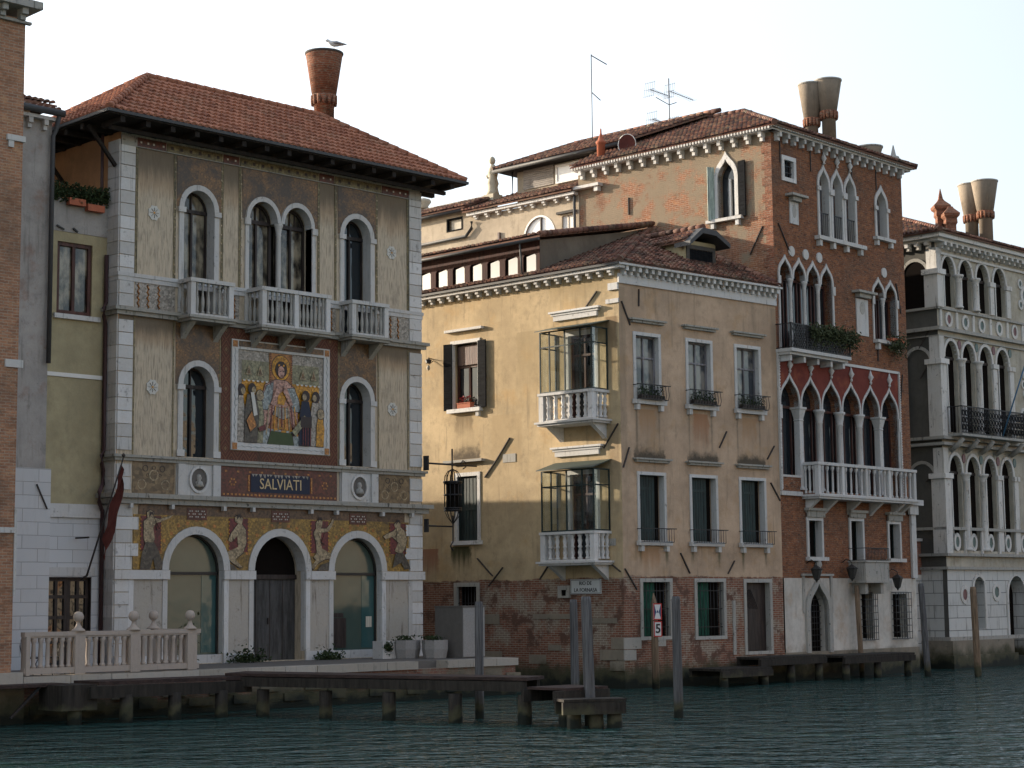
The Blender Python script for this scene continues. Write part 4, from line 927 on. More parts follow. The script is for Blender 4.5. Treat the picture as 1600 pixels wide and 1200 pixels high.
tiles(rf, (X0, Y1, zE), (0,-1,0), ux, [(0,0),(Y1-Y0,0),(hd,sl)], dx=.235, dy=.38, r=.085)
tiles(rf, (X1, Y1, zE), (-1,0,0), Vector((0,-hd,rise)), [(0,0),(LL,0),(LL-hd,sl),(hd,sl)], dx=.235, dy=.5, r=.085)
tiles(rf, (X1, Y0, zE), (0,1,0), Vector((-hd,0,rise)), [(0,0),(Y1-Y0,0),(hd,sl)], dx=.235, dy=.5, r=.085)
ap1, ap2 = Vector((X0 + hd, Y0 + hd, zE + rise)), Vector((X1 - hd, Y0 + hd, zE + rise)); up = Vector((0, 0, .05))
for a, b in (((X0, Y0, zE), ap1), ((X0, Y1, zE), ap1), ((X1, Y0, zE), ap2), ((X1, Y1, zE), ap2), (ap1, ap2)): ridge(rf, Vector(a) + up, Vector(b) + up, .12)
RA = roofout('roof', rf, M['tile_new'], A)
def bell(parent, M_, x, y, z0, z1, z2, r, R_, mat='chimstucco', corb='chimbrick', n=24, rim='istria_old'):
    """Venetian chimney: shaft z0..z1, corbel ring, flared pot up to z2"""
    c = MB().lathe([(r, 0), (r, z1 - z0), (r * 1.02, z1 - z0)], x, y, z0, n).lathe([(r * 1.2, 0), (R_, z2 - z1 - .3), (R_, z2 - z1 - .28), (R_ * .93, z2 - z1 - .28), (r * 1.05, .02)], x, y, z1 + .28, n).out('chimney', M[mat], parent, M_)
    g = MB(); g.lathe([(r * 1.01, 0), (r * 1.25, .3)], x, y, z1 - .01, n)
    for k in range(14): a = 2 * math.pi * k / 14; g.lathe([(.045, 0), (.07, .12), (.07, .34)], x + r * 1.16 * math.cos(a), y + r * 1.16 * math.sin(a), z1 - .08, 5)
    g.out('corbel_ring', M[corb], c, M_)
    nn = 28; g = MB(); g.lathe([(R_ * 1.0, 0), (R_ * 1.04, .03), (R_ * 1.04, .08), (R_ * .94, .08)], x, y, z2 - .04, nn); g.out('rim', M[rim], c, M_)
    return c
bell(RA, WLD, 39.75, 49.8, 18.9, 20.5, 22.3, .36, .66, 'chimbrick', 'chimbrick', rim='darkgrey')
# gull on the chimney
gl = MB(); S = 1.3
pr = [(-.26, .012, .0), (-.2, .03, .01), (-.1, .062, .02), (0, .08, .03), (.08, .07, .05), (.13, .045, .09), (.16, .04, .115), (.19, .042, .125), (.22, .03, .12), (.235, .01, .115)]
gp = [(-a * S, 0, h * S) for a, r, h in pr]; gl.tube(gp, [r * S for a, r, h in pr], 10)
gu = thing('seagull', 'white gull with grey wings perched on the rim of the red brick chimney', 'bird', T(39.72, 49.2, 22.5, -40))
body = gl.out('body', M['gull'], gu)
MB().tube([(-.24 * S, 0, .115 * S), (-.3 * S, 0, .1 * S)], [.014, .004], 6).out('beak', M['letters'], gu)
wg = MB()
for s_ in (-1, 1): wg.tube([(-.06 * S, s_ * .06 * S, .05 * S), (.06 * S, s_ * .075 * S, .05 * S), (.2 * S, s_ * .05 * S, .03 * S), (.34 * S, s_ * .015 * S, .02 * S)], [.03, .06, .035, .006], 8)
wg.out('wing', M['gullgrey'], gu)
MB().tube([(0, .03, -.02), (0, .03, -.17)], .008, 5).tube([(0, -.03, -.02), (0, -.03, -.17)], .008, 5).out('leg', M['letters'], gu)
# drain pipe at the left corner and the flag
pth = [(-.12, .5, 13.4), (-.12, .5, 11.95), (-.3, .3, 11.75), (-.3, .3, 11.5), (-.12, .5, 11.3), (-.12, .5, 7.5), (-.26, .35, 7.35), (-.26, .35, 7.1), (-.12, .5, 6.9), (-.12, .5, 6.5), (-.42, .2, 6.25), (-.42, .2, 5.95), (-.12, .5, 5.7), (-.12, .5, 1.2)]
MB().tube(pth, .065, 8).out('drainpipe', M['pipe'], A, FA)
MB().tube([(-.2, .7, 17.2), (-.2, .7, 14.2)], .05, 8).out('drainpipe', M['pipe'], A, FA)
# ================================================================ 2. ochre corner house
FB = Fr(46.04, 41.61, -3.5); FBL = Fr(46.04, 41.61, -87.1)
B = thing('corner_house', 'ochre plastered corner house with brick base, glazed bay balconies and grey louvred dormer', 'house', FB)
TW, TZ = 8.1, 14.3
top = [(.63+.11, 9.78, 1.97-.11, 12.0), (3.22+.11, 9.76, 4.6-.11, 12.0), (5.75+.11, 9.76, 7.17-.11, 12.0)]
low = [(.70+.11, 4.95, 2.12-.11, 7.2), (3.27+.11, 4.95, 4.73-.11, 7.2), (5.83+.11, 4.95, 7.3-.11, 7.2)]
grd = [(.78+.1, 1.72, 2.3-.1, 3.56), (3.44+.1, 1.68, 5.0-.1, 3.56), (5.98+.1, 1.1, 7.45-.1, 3.54)]
wall_mb(rect(0, TW, -.5, TZ), [rect(a, c, b, d) for a, b, c, d in top + low + grd], .3).out('front_wall', M['yellow'], B, FB)
LL_ = 13.0
lw = [(-7.93, 9.98, -6.65, 12.4), (-7.76, 5.15, -6.72, 7.5), (-7.8, 1.95, -6.8, 3.5), (-2.3, 9.1, -1.1, 12.2), (-2.3, 4.35, -1.1, 7.4)]
wall_mb(rect(-LL_, 0, -.5, TZ), [rect(a, c, b, d) for a, b, c, d in lw], .3).out('side_wall', M['yellow_side'], B, FBL)
MB().box(-.001 + .3, TW, LL_ - .3, LL_, -.5, TZ).box(TW - .1, TW, .31, LL_ - .31, -.5, TZ).box(.7, TW - .7, .9, 1.0, 0, TZ - .3).box(1.0, 1.1, 1.1, LL_ - 1, 0, TZ - .3).out('rear_wall', M['darkgrey'], B, FB)
for k, (a, b, c, d) in enumerate(top):
    w_ = rwindow(B, FB, a, c, b, d, trans=[11.25], hood=(12.42, 12.56), sashm='greyframe', glass='pane_mix')
    rail_iron(w_, FB, a - .12, c + .12, b - .02, b + .5, .34, 10, bulge=.05)
for k, (a, b, c, d) in enumerate(low):
    w_ = rwindow(B, FB, a, c, b, d, fw=.1, sashm=None, hood=(7.62, 7.76), depth=.28, glass='brownroom')
    x1 = a + (c - a) * .77; sh = MB(); n = 7
    sh.box(a + .01, x1, .19, .24, b + .01, d - .03)
    for i in range(n): x = a + .03 + (x1 - a - .05) * i / n; sh.box(x, x + .012, .182, .19, b + .05, d - .06)
    sh.box(a + .02, x1 - .02, .172, .182, b + .3, b + .4).box(a + .02, x1 - .02, .172, .182, d - .5, d - .4); sh.out('shutter', M['shutter'], w_, FB)
    rail_iron(w_, FB, a - .12, c + .12, b - .06, b + .42, .34, 12, bar=.014)
for k, (a, b, c, d) in enumerate(grd):
    w_ = rwindow(B, FB, a, c, b, d, fw=.12, sashm=None, sill=False, frame='istria_old', depth=.26, glass='brownroom')
    if k < 2:
        MB().box(a + .01, a + (c - a) * .58, .18, .22, b + .01, d - .01).out('blind', M['greencloth'], w_, FB)
    else:
        MB().box(a + .01, c - .01, .2, .24, b + .01, d - .01).out('door', M['darkpaint'], w_, FB)
        m_ = MB()
        for i in range(9): x = a + .1 + i * .045; m_.bar((x, .19, d - .25), (x + .16 + i * .03, .19, d - .95), .012)
        m_.out('grille', M['ironrust'], w_, FB)
    g = MB()
    for i in range(8 if k < 2 else 0): x = a + (c - a) * (i + .5) / 8; g.tube([(x, .06, b), (x, .06, d)], .011, 5)
    for i in range(3 if k < 2 else 0): z = b + (d - b) * (i + .5) / 3; g.box(a, c, .05, .07, z - .012, z + .012)
    if k < 2: g.out('grille', M['iron'], w_, FB)
# cornices
c_ = MB().box(-.05, TW, -.07, -.002, 13.72, 14.05).box(-.3, TW, -.38, -.002, 14.3, 14.37); modillions(c_, .0, TW, 26, 14.0, 14.3, .3, .13, -.002); c_.out('cornice', M['istria_clean'], B, FB)
c_ = MB().box(-LL_, .3, -.3, -.002, 14.2, 14.30); modillions(c_, -LL_, 0, 27, 14.0, 14.198, .24, .14, -.002); c_.out('cornice', M['istria'], B, FBL)
MB().box(-LL_, .32, -.38, -.29, 14.31, 14.39).out('gutter', M['gutter'], B, FBL)
MB().box(-.42, 0.004, -.08, -.004, 13.5, 13.74).box(-.55, .01, -.05, -.004, 13.05, 13.2).out('corner_block', M['istria_clean'], B, FBL)
cs = MB()
for a, b, z0, z1 in ((-1.05, .0, .95, 1.3), (-.55, .0, 1.32, 1.7), (-.6, .0, .6, .92)): cs.box(a, b, -.05, -.004, z0, z1)
cs.out('corner_stone', M['basestone'], B, FBL)
MB().box(-.05, .75, -.05, -.004, 1.32, 1.7).box(-.05, .5, -.05, -.004, .95, 1.3).box(1.3, 1.95, -.03, -.004, 1.38, 1.62).out('corner_stone', M['istria_old'], B, FB)
sb = MB()
for a, b, z0, z1 in ((-4.1, -2.4, 2.32, 2.5), (-1.8, -.3, 2.18, 2.36), (-6.6, -5.7, 2.15, 2.5), (-6.5, -5.6, .95, 1.2), (-4.3, -3.5, .78, 1.08), (-3.4, -2.8, 1.25, 1.45)): sb.box(a, b, -.02, -.004, z0, z1)
sb.out('stone_course', M['basestone'], B, FBL)
MB().box(5.35, 5.5, -.03, -.004, 1.0, 2.9).out('stone_strip', M['istria_old'], B, FB)
# hanging window with open shutters on the sunny side
w_ = rframe(-7.93, -6.65, 9.98, 12.4, .12, bottom=False).box(-8.12, -6.45, -.18, .1, 9.83, 9.975).box(-6.7, -6.55, -.12, 0, 9.65, 9.828).out('window', M['istria_clean'], B, FBL)
MB().box(-7.93, -6.65, .26, .29, 9.98, 12.4).out('pane', M['glass'], w_, FBL)
sash(MB(), -7.9, -6.68, 10.0, 12.35, .25, 1, [11.55], .09).box(-7.8, -6.75, .12, .18, 11.6, 12.3).out('sash', M['brownframe'], w_, FBL)
def louver(mb, P, Q, z0, z1):
    """a boarded shutter leaf between two plan points"""
    P, Q = Vector((*P, 0)), Vector((*Q, 0)); d = (Q - P).normalized(); nn = Vector((-d.y, d.x, 0)) * .02; H_ = z1 - z0
    def bx(a, b, za, zb, t=1.0):
        p, q_ = P + (Q - P) * a, P + (Q - P) * b
        mb.hexa([(*(p - nn * t).xy, za), (*(q_ - nn * t).xy, za), (*(q_ + nn * t).xy, za), (*(p + nn * t).xy, za), (*(p - nn * t).xy, zb), (*(q_ - nn * t).xy, zb), (*(q_ + nn * t).xy, zb), (*(p + nn * t).xy, zb)])
    n = int(H_ / .2); bx(0, 1, z0, z1, .8)
    for i in range(n): z = z0 + H_ * i / n; bx(.03, .97, z + .012, z + H_ / n - .012, 1.1)
    return mb
louver(MB(), (-7.95, -.04), (-8.33, -.1), 9.95, 12.42).out('shutter', M['slate_shutter'], w_, FBL)
louver(MB(), (-6.63, -.04), (-6.18, -.1), 9.95, 12.42).out('shutter', M['slate_shutter'], w_, FBL)
MB().box(-8.25, -6.35, -.16, -.002, 12.84, 12.93).out('hood', M['istria_clean'], w_, FBL)
fx = thing('flower_box', 'terracotta trough of red flowers on the sill between the open grey shutters', 'flower box', FBL @ T(-7.25, -.05, 9.98), 'flower boxes on window sills')
MB().box(-.33, .33, -.12, .08, 0, .17).box(-.35, .35, -.14, .1, .172, .2).out('trough', M['terracotta'], fx)
foliage(MB(), 120, lambda: (random.uniform(-.3, .3), random.uniform(-.1, .06), random.uniform(.2, .45)), .035).out('flowers', M['redflower'], fx)
foliage(MB(), 120, lambda: (random.uniform(-.3, .3), random.uniform(-.1, .06), random.uniform(.18, .36)), .035).out('leaves', M['leaf'], fx)
# closed green shutter below, with hood
w_ = rframe(-7.76, -6.72, 5.15, 7.5, .13, bottom=False).box(-7.98, -6.5, -.12, .1, 5.0, 5.145).out('window', M['istria_clean'], B, FBL)
sh = MB().box(-7.75, -6.73, .06, .1, 5.16, 7.49)
for i in range(6): x = -7.72 + i * .17; sh.box(x, x + .012, .05, .06, 5.2, 7.45)
sh.box(-7.74, -6.74, .035, .06, 6.25, 6.35); sh.out('shutter', M['shutter'], w_, FBL)
MB().box(-8.3, -6.35, -.2, -.002, 8.0, 8.09).out('hood', M['istria_old'], w_, FBL)
w_ = rframe(-7.8, -6.8, 1.95, 3.5, .14, bottom=False).out('window', M['istria_old'], B, FBL)
MB().box(-7.8, -6.8, .25, .28, 1.95, 3.5).out('pane', M['brownroom'], w_, FBL)
g = MB()
for i in range(7): x = -7.75 + .155 * i; g.tube([(x, .05, 1.95), (x, .05, 3.5)], .012, 5)
for z in (2.3, 2.9): g.box(-7.8, -6.8, .04, .06, z - .012, z + .012)
g.out('grille', M['iron'], w_, FBL)
# two glazed bay balconies
def bay(z0, zr, zt, zc):
    bo = balcony(B, FBL, -2.92, -.5, z0, zr, .9, 'istria_clean', 6, 3, lambda n, h: dbl_baluster(n, h, .085, M['istria_clean']), slab=.14, post=.2, rail=.09, over=.12, braces=(-2.65, -.72), base=.05)
    fr_ = MB(); x0, x1, y = -2.88, -.54, -.86; t = .045
    for x in (x0, x0 + .38, x1 - .75, x1 - .36, x1): pass
    for x in (x0, -2.45, -1.75, -1.05, x1): fr_.box(x - t/2, x + t/2, y, y + t, zr + .01, zt)
    for x in (x0, x1): fr_.box(x - t/2, x + t/2, -.05, -.005, zr + .01, zt)
    for z in (zr + .03, zt - .55, zt - .02):
        fr_.box(x0 + t/2, x1 - t/2, y + .005, y + t - .005, z - t/2, z + t/2)
        for x in (x0, x1): fr_.box(x - t/2 + .005, x + t/2 - .005, y + t, -.05, z - t/2, z + t/2)
    gb = fr_.out('glazed_bay', M['shutter'], B, FBL)
    gm = NTglass()
    MB().box(x0 + t/2, x1 - t/2, y + .02, y + .026, zr + .05, zt).box(x0 - .003, x0 + .003, y + t, -.05, zr + .05, zt).box(x1 - .003, x1 + .003, y + t, -.05, zr + .05, zt).out('pane', gm, gb, FBL)
    MB().hexa([(x0 - .1, -1.02, zt), (x1 + .1, -1.02, zt), (x1 + .1, -.002, zc - .03), (x0 - .1, -.002, zc - .03), (x0 - .1, -1.02, zt + .03), (x1 + .1, -1.02, zt + .03), (x1 + .1, -.002, zc), (x0 - .1, -.002, zc)]).out('canopy', M['canopy'], gb, FBL)
    MB().box(-3.0, -.85, -.12, -.002, zc + .38, zc + .46).box(-2.92, -.93, -.09, -.002, zc + .2, zc + .378).box(-3.08, -.77, -.17, -.002, zc + .462, zc + .53).out('hood', M['istria_clean'], gb, FBL)
    d = rframe(-2.3, -1.1, z0 + .05, zt - .1, .14, -.03, .1, bottom=False).out('window', M['istria_clean'], B, FBL)
    MB().box(-2.3, -1.1, .22, .26, z0 + .05, zt - .1).out('pane', M['glass'], d, FBL)
    sash(MB(), -2.3, -1.1, z0 + .05, zt - .1, .21, 1, [zt - .8], .08).out('sash', M['brownframe'], d, FBL)
def NTglass():
    if 'clear' in M: return M['clear']
    k = NT('clear_glass'); tr = k.n('ShaderNodeBsdfTransparent'); gl_ = k.n('ShaderNodeBsdfGlossy'); gl_.inputs[1].default_value = .02; mx = k.n('ShaderNodeMixShader'); mx.inputs[0].default_value = .1
    tr.inputs[0].default_value = (.96, .98, .97, 1); k.L(tr.outputs[0], mx.inputs[1]); k.L(gl_.outputs[0], mx.inputs[2]); k.L(mx.outputs[0], k.t.nodes['Material Output'].inputs[0]); M['clear'] = k.m; return k.m
bay(9.07, 10.07, 12.22, 12.5); bay(4.28, 5.28, 7.38, 7.72)
# tie irons
def ties(parent, F, lst, r=.03):
    for a, b, c, d in lst: MB().bar((a, -.03, b), (c, -.03, d), r * 2, .03).out('tie_iron', M['ironrust'], parent, F)
ties(B, FBL, [(-5.1, 8.75, -5.75, 8.0), (-5.75, 8.0, -6.35, 7.4), (-6.75, 4.5, -6.0, 3.85), (-5.5, 4.15, -6.2, 3.5), (-3.35, 4.15, -3.75, 3.7), (-.55, 4.2, -.1, 3.9), (-.95, 13.55, -1.55, 12.95), (-.1, 8.9, -.75, 8.1)])
ties(B, FB, [(.1, 13.1, .5, 12.3), (.35, 8.1, .05, 7.4), (.05, 4.0, .6, 3.3), (5.25, 8.9, 4.85, 8.3), (7.8, 8.5, 7.4, 8.0), (7.55, 7.15, 8.05, 6.5), (2.75, 4.55, 3.2, 3.85), (5.5, 4.3, 5.15, 3.85), (.95, 13.6, .93, 13.0)])
MB().box(-5.46, -4.84, -.02, -.004, 7.88, 8.18).out('stone_plaque', M['istria_old'], B, FBL)
MB().box(-.68, -.3, -.02, -.004, 4.78, 5.02).out('stone_plaque', M['istria_old'], B, FBL)
nm = thing('street_sign', 'white plaque lettered RIO DE LA FORNASA on the brick of the ochre corner house', 'sign', FBL @ T(-1.64, 0, 3.43))
MB().box(-.68, .68, -.04, -.006, -.26, .24).out('plate', M['signwhite'], nm)
bd_ = MB().ring(rect(-.66, .66, -.24, .22), rect(-.645, .645, -.225, .205), -.0425, -.04, True).out('border', M['ink'], nm)
text(nm, MW[nm.name], 'RIO DE', .0, .1, .185, 'ink', -.046, sx=.95); text(nm, MW[nm.name], 'LA FORNASA', .0, -.13, .185, 'ink', -.046, sx=.95)
sn = thing('wall_shrine', 'small weathered stone shrine with arched niche left of the white name plaque', 'shrine', FBL @ T(-2.62, 0, 3.2))
MB().ring(rect(-.27, .27, -.15, .27), [(-.1, -.08), (-.12, .12), (.12, .12), (.1, -.08)], -.07, -.004, True).out('frame', M['istria_old'], sn); MB().box(-.12, .12, -.03, -.006, -.1, .15).out('niche', M['brownroom'], sn)
wl = thing('wall_lamp', 'small black wall lamp left of the grey shutters on the ochre wall', 'lamp', FBL @ T(-8.95, 0, 11.7))
MB().bar((0, 0, .25), (0, -.3, .28), .03).lathe([(.02, .05), (.13, .0), (.09, -.1), (.1, -.12)], 0, -.28, .2, 8).tube([(0, -.01, .2), (-.05, -.2, .05), (0, -.28, .1)], .015, 5).out('bracket', M['iron'], wl)
MB().lathe([(.001, -.3), (.06, -.26), (.07, -.18), (.04, -.1)], 0, -.28, .1, 10).out('bulb', M['curtain'], wl)
# flower boxes on the canal front
for k, ((a, b, c, d), lb) in enumerate(zip(top, ('leftmost of the three dark plant boxes on the ochre canal front', 'middle one of the three dark plant boxes on the ochre canal front', 'rightmost of the three dark plant boxes on the ochre canal front'))):
    f_ = thing('flower_box', lb, 'flower box', FB @ T((a + c) / 2, -.2, b), 'flower boxes on window sills')
    w2 = (c - a) / 2; MB().box(-w2, w2, -.1, .1, 0, .14).out('trough', M['darkpaint'], f_)
    foliage(MB(), 420, lambda: (random.uniform(-w2, w2), random.uniform(-.13, .1), random.triangular(.05, .5, .2)), .035).out('leaves', M['leaf'], f_)
# roof: left slope and front slope against the brick palace, raised attic with a row of windows
cx_, cy_ = 46.04, 41.61
E1 = Vector((45.72, 41.25, 14.4)); E2 = Vector((54.1, 40.78, 14.4)); AP = Vector((53.75, 46.85, 17.4)); EB = Vector((45.08, 54.6, 14.4)); AB = Vector((53.4, 54.6, 17.4))
def slope(mb, pts, **kw):
    """tiles over a planar polygon of world points; first two points are the eave"""
    P = [Vector(p) for p in pts]; S = (P[1] - P[0]).normalized(); nrm = S.cross(P[2] - P[0]).normalized(); U = nrm.cross(S).normalized()
    if U.z < 0: U = -U
    tiles(mb, P[0], S, U, [((p - P[0]).dot(S), (p - P[0]).dot(U)) for p in P], **kw)
rf = MB(); slope(rf, [E1, E2, AP], dx=.2, dy=.33, r=.08, jit=.02); slope(rf, [EB, E1, AP, AB], dx=.2, dy=.33, r=.08, jit=.02); ridge(rf, E1 + Vector((0,0,.05)), AP + Vector((0,0,.05)), .11)
ridge(rf, E2 + Vector((-.25, .1, .12)), AP + Vector((0, 0, .12)), .12)
RB = roofout('roof', rf, M['tile_old'], B)
# attic box: its window wall stands near the sunny eave, its grey end wall faces the canal
MB().box(-LL_ + .3, -3.6, .06, .16, 14.33, 14.62).out('brick_course', M['chimbrick'], B, FBL)
hs = []; X = -3.93
for k in range(9): hs.append([(X - .62, 14.66), (X - .62, 15.24), (X - .55, 15.32), (X - .07, 15.32), (X, 15.24), (X, 14.66)]); X -= .89
att = wall_mb(rect(-LL_ + .3, -3.75, 14.62, 15.78), hs, .05); att.out('attic_wall', M['deepred'], B, FBL @ T(0, .18, 0))
for h in hs:
    x0 = h[0][0]; w_ = MB().poly(h, .22, .24).out('attic_window', M['brownroom'], B, FBL); MB().poly([(max(x, x0 + .15), z) for x, z in h if x > x0 + .1] + [(x0 + .15, h[1][1]), (x0 + .15, h[0][1])][::-1], .205, .219).out('pane', M['brightpane'], w_, FBL)
# end wall of the attic (triangle) and its lean-to roof
endw = FBL @ T(0, 0, 0)
p0 = FBL @ Vector((-3.75, .2, 14.4)); p1 = FBL @ Vector((-3.75, .2, 15.78)); p2 = Vector((53.7, 46.9, 17.42)); p3 = Vector((53.7, 46.9, 17.3)); dv = Vector((0, .12, 0))
MB().add([p0, p1, p2, p3, p0 + dv, p1 + dv, p2 + dv, p3 + dv], [(0,1,2,3),(7,6,5,4),(0,4,5,1),(1,5,6,2),(2,6,7,3),(3,7,4,0)]).out('attic_end_wall', M['endwall'], B, WLD)
a1 = FBL @ Vector((-3.45, -.15, 15.86)); a0 = FBL @ Vector((-LL_, -.15, 15.86)); a2 = Vector((53.75, 46.7, 17.6)); a3 = Vector((53.3, 54.8, 17.6))
rf = MB(); slope(rf, [a0, a1, a2, a3], dx=.2, dy=.33, r=.08, jit=.02); ridge(rf, a1 + Vector((0,0,.06)), a2 + Vector((0,0,.06)), .1); roofout('attic_roof', rf, M['tile_old'], B)
MB().tube([FBL @ Vector((-3.4, -.25, 15.72)), FBL @ Vector((-LL_, -.25, 15.72))], .06, 8).tube([FBL @ Vector((-4.35, -.22, 15.75)), FBL @ Vector((-4.35, -.1, 14.5))], .035, 6).out('attic_gutter', M['gutter'], B, WLD)
# dormer on the front slope
DF = FB @ T(5.45, 1.25, 0)
dm = MB().box(-.82, .82, 0, .1, 14.85, 16.0).box(-.82, -.72, .1, 2.4, 14.85, 15.95).out('dormer', M['paleyellow'], B, DF)
rframe(-.62, .62, 15.0, 15.7, .14, -.05, -.002).out('frame', M['darkgrey'], dm, DF); lv = MB().box(-.6, .6, -.03, -.005, 15.02, 15.68)
for k in range(8): lv.box(-.6 + k * .15, -.6 + k * .15 + .012, -.036, -.03, 15.02, 15.68)
lv.out('louvre_panel', M['slate_shutter'], dm, DF); MB().box(.72, .82, .1, 2.4, 14.85, 15.95).out('cheek', M['darkgrey'], dm, DF)
h = MB()
h.add([(-1.05,-.5,15.86),(-.35,-.5,16.42),(.35,-.5,16.4),(1.1,-.5,15.98),(1.1,-.5,15.82),(.35,-.5,16.2),(-.35,-.5,16.22),(-1.05,-.5,15.7),
       (-1.05,.3,15.86),(-.35,.3,16.42),(.35,.3,16.4),(1.1,.3,15.98),(1.1,.3,15.82),(.35,.3,16.2),(-.35,.3,16.22),(-1.05,.3,15.7)],
      [(0,1,6,7),(1,2,5,6),(2,3,4,5),(8,15,14,9),(9,14,13,10),(10,13,12,11),(0,8,9,1),(1,9,10,2),(2,10,11,3),(3,11,12,4),(4,12,13,5),(5,13,14,6),(6,14,15,7),(7,15,8,0)])
h.out('hood', M['gutter'], dm, DF)
rf = MB(); g0 = [DF @ Vector(p) for p in ((-1.05, 2.9, 15.92), (-1.05, -.2, 15.92), (0, -.2, 16.5), (0, 3.2, 16.6))]; slope(rf, g0, dx=.2, dy=.33, r=.08, jit=.02)
g0 = [DF @ Vector(p) for p in ((1.05, -.2, 15.92), (1.05, 2.9, 15.92), (0, 3.2, 16.6), (0, -.2, 16.5))]; slope(rf, g0, dx=.2, dy=.33, r=.08, jit=.02)
ridge(rf, DF @ Vector((0, -.2, 16.55)), DF @ Vector((0, 3.2, 16.65)), .1); rf.out('dormer_roof', M['tile_old'], dm, WLD)
# ================================================================ 3. red brick Gothic palace
FC = Fr(54.125, 41.118, 2.7); FCL = Fr(54.125, 41.118, -87.1)
CW, CZ = 9.28, 20.42
Cc = thing('gothic_palace', 'tall red brick Gothic palace with pointed white window arcades', 'palace', FC)
w5 = (3.45, 4.38, 5.31); w4 = (.66, 1.59, 2.52, 3.46); w4b = (7.19, 8.11); w3 = (.74, 2.12, 3.52, 4.92, 6.32, 7.72)
h5 = [arch(c, .34, 16.78, 18.75, 'ogee', .72) for c in w5]; h5b = [arch(7.62, .38, 17.35, 18.6, 'ogee', .7)]
h4 = [arcade(w4, .37, 12.1, 14.9, 'ogee', .68)]; h4b = [arcade(w4b, .38, 13.15, 14.9, 'ogee', .62)]
h3 = [arcade(w3, .6, 6.95, 10.05, 'ogee', 1.1)]
w2 = [(1.72, 4.48, 2.58, 5.85), (4.6, 4.3, 5.42, 5.9), (7.36, 4.48, 8.14, 5.85)]
gr = [(5.2, 1.4, 6.0, 3.1), (7.45, 1.4, 8.5, 3.1)]
gd = arch(2.2, .62, .95, 2.35, 'ogee', 1.15)
holes = h5 + h5b + h4 + h4b + h3 + [rect(a, c, b, d) for a, b, c, d in w2] + [rect(.72, 1.48, 18.68, 19.48)]
wall_mb(rect(0, CW, 3.7, CZ), holes, .4).out('front_wall', M['brick_c'], Cc, FC)
wall_mb(rect(.05, CW + .02, 1.0, 3.699), [gd[:-1] + [gd[-1]]] + [rect(a, c, b, d) for a, b, c, d in gr], .4).out('ground_wall', M['white_plaster'], Cc, FC @ T(0, -.02, 0))
MB().box(0, CW + .05, -.06, .4, -.5, .999).out('foundation', M['basestone'], Cc, FC)
lh = [arch(-2.08, .40, 17.4, 18.75, 'ogee', .9)]
wall_mb([(-9.5, -.5), (-9.5, CZ), (0, CZ), (0, -.5)], lh, .3).out('side_wall', M['brick_cl'], Cc, FCL)
MB().box(.3, CW, 17.0, 17.1, 0, 19.4).box(CW - .1, CW, .45, 17, -.5, 19.4).box(.8, CW - .5, 1.2, 1.25, 1, 20).box(.9, 1.0, 1.3, 9, 15, 20).out('rear_wall', M['darkgrey'], Cc, FC)
MB().box(CW - .1, CW, .42, 9.0, 19.4, CZ).box(0.3, CW, 8.9, 9.0, 19.4, CZ).out('rear_parapet', M['brick_c'], Cc, FC)
q = MB(); z = 14.6; k = 0
while z < 20.1: q.box(-.30 if k % 2 else -.42, .02, -.03, -.003, z, z + .3); z += .31; k += 1
q.out('corner_brick', M['chimbrick'], Cc, FCL)
# white side window with pale and slate shutters
w_ = MB().ring(arch(-2.08, .56, 17.4, 18.75, 'ogee', 1.2), arch(-2.08, .40, 17.4, 18.75, 'ogee', .9), -.05, .2).out('window', M['istria_clean'], Cc, FCL)
MB().poly(arch(-2.08, .42, 17.4, 18.75, 'ogee', .92), .3, .33).out('pane', M['glass'], w_, FCL)
MB().box(-2.1, -2.02, .2, .29, 17.4, 18.9).box(-1.75, -1.68, .1, .29, 17.4, 18.75).out('sash', M['whiteframe'], w_, FCL)
louver(MB(), (-2.62, -.05), (-2.76, -.3), 17.3, 19.4).out('shutter', M['paleshutter'], w_, FCL)
louver(MB(), (-1.5, -.05), (-1.14, -.1), 17.3, 19.45).out('shutter', M['slate_shutter'], w_, FCL)
MB().box(-2.95, -1.3, -.22, -.002, 17.22, 17.34).box(-2.75, -2.6, -.16, -.002, 17.0, 17.218).box(-1.6, -1.45, -.16, -.002, 17.0, 17.218).out('sill', M['istria'], w_, FCL)
ties(Cc, FCL, [(-6.85, 18.9, -6.85, 18.2), (-.45, 16.8, -1.05, 15.8)], .035); ties(Cc, FC, [(.3, 16.9, 1.0, 15.9), (8.55, 15.6, 8.85, 14.4), (8.8, 11.9, 8.6, 10.8), (7.0, 12.9, 6.99, 12.3)], .025)
ti = MB()
for u in (.55, 2.6, 5.5, 7.3): ti.box(u - .02, u + .02, -.04, -.003, 19.45 - .2, 20.1)
ti.out('tie_bar', M['ironrust'], Cc, FC)
# cornices
c_ = MB().box(-.35, CW + .3, -.42, -.002, 20.42, 20.5).box(-.3, CW + .25, -.3, -.002, 20.34, 20.418); modillions(c_, 0, CW, 17, 20.02, 20.338, .28, .14, -.002)
for i in range(60): x = -.3 + (CW + .5) * i / 60; c_.box(x, x + .08, -.44, -.422, 20.4, 20.48)
c_.out('cornice', M['istria_clean'], Cc, FC)
c_ = MB().box(-9.6, .35, -.4, -.002, 20.42, 20.48).box(-9.5, .3, -.3, -.002, 20.34, 20.418); modillions(c_, -9.5, 0, 15, 20.0, 20.338, .28, .15, -.002)
for i in range(70): x = -9.5 + 9.8 * i / 70; c_.box(x, x + .07, -.43, -.402, 20.36, 20.47)
c_.out('cornice', M['istria_clean'], Cc, FCL)
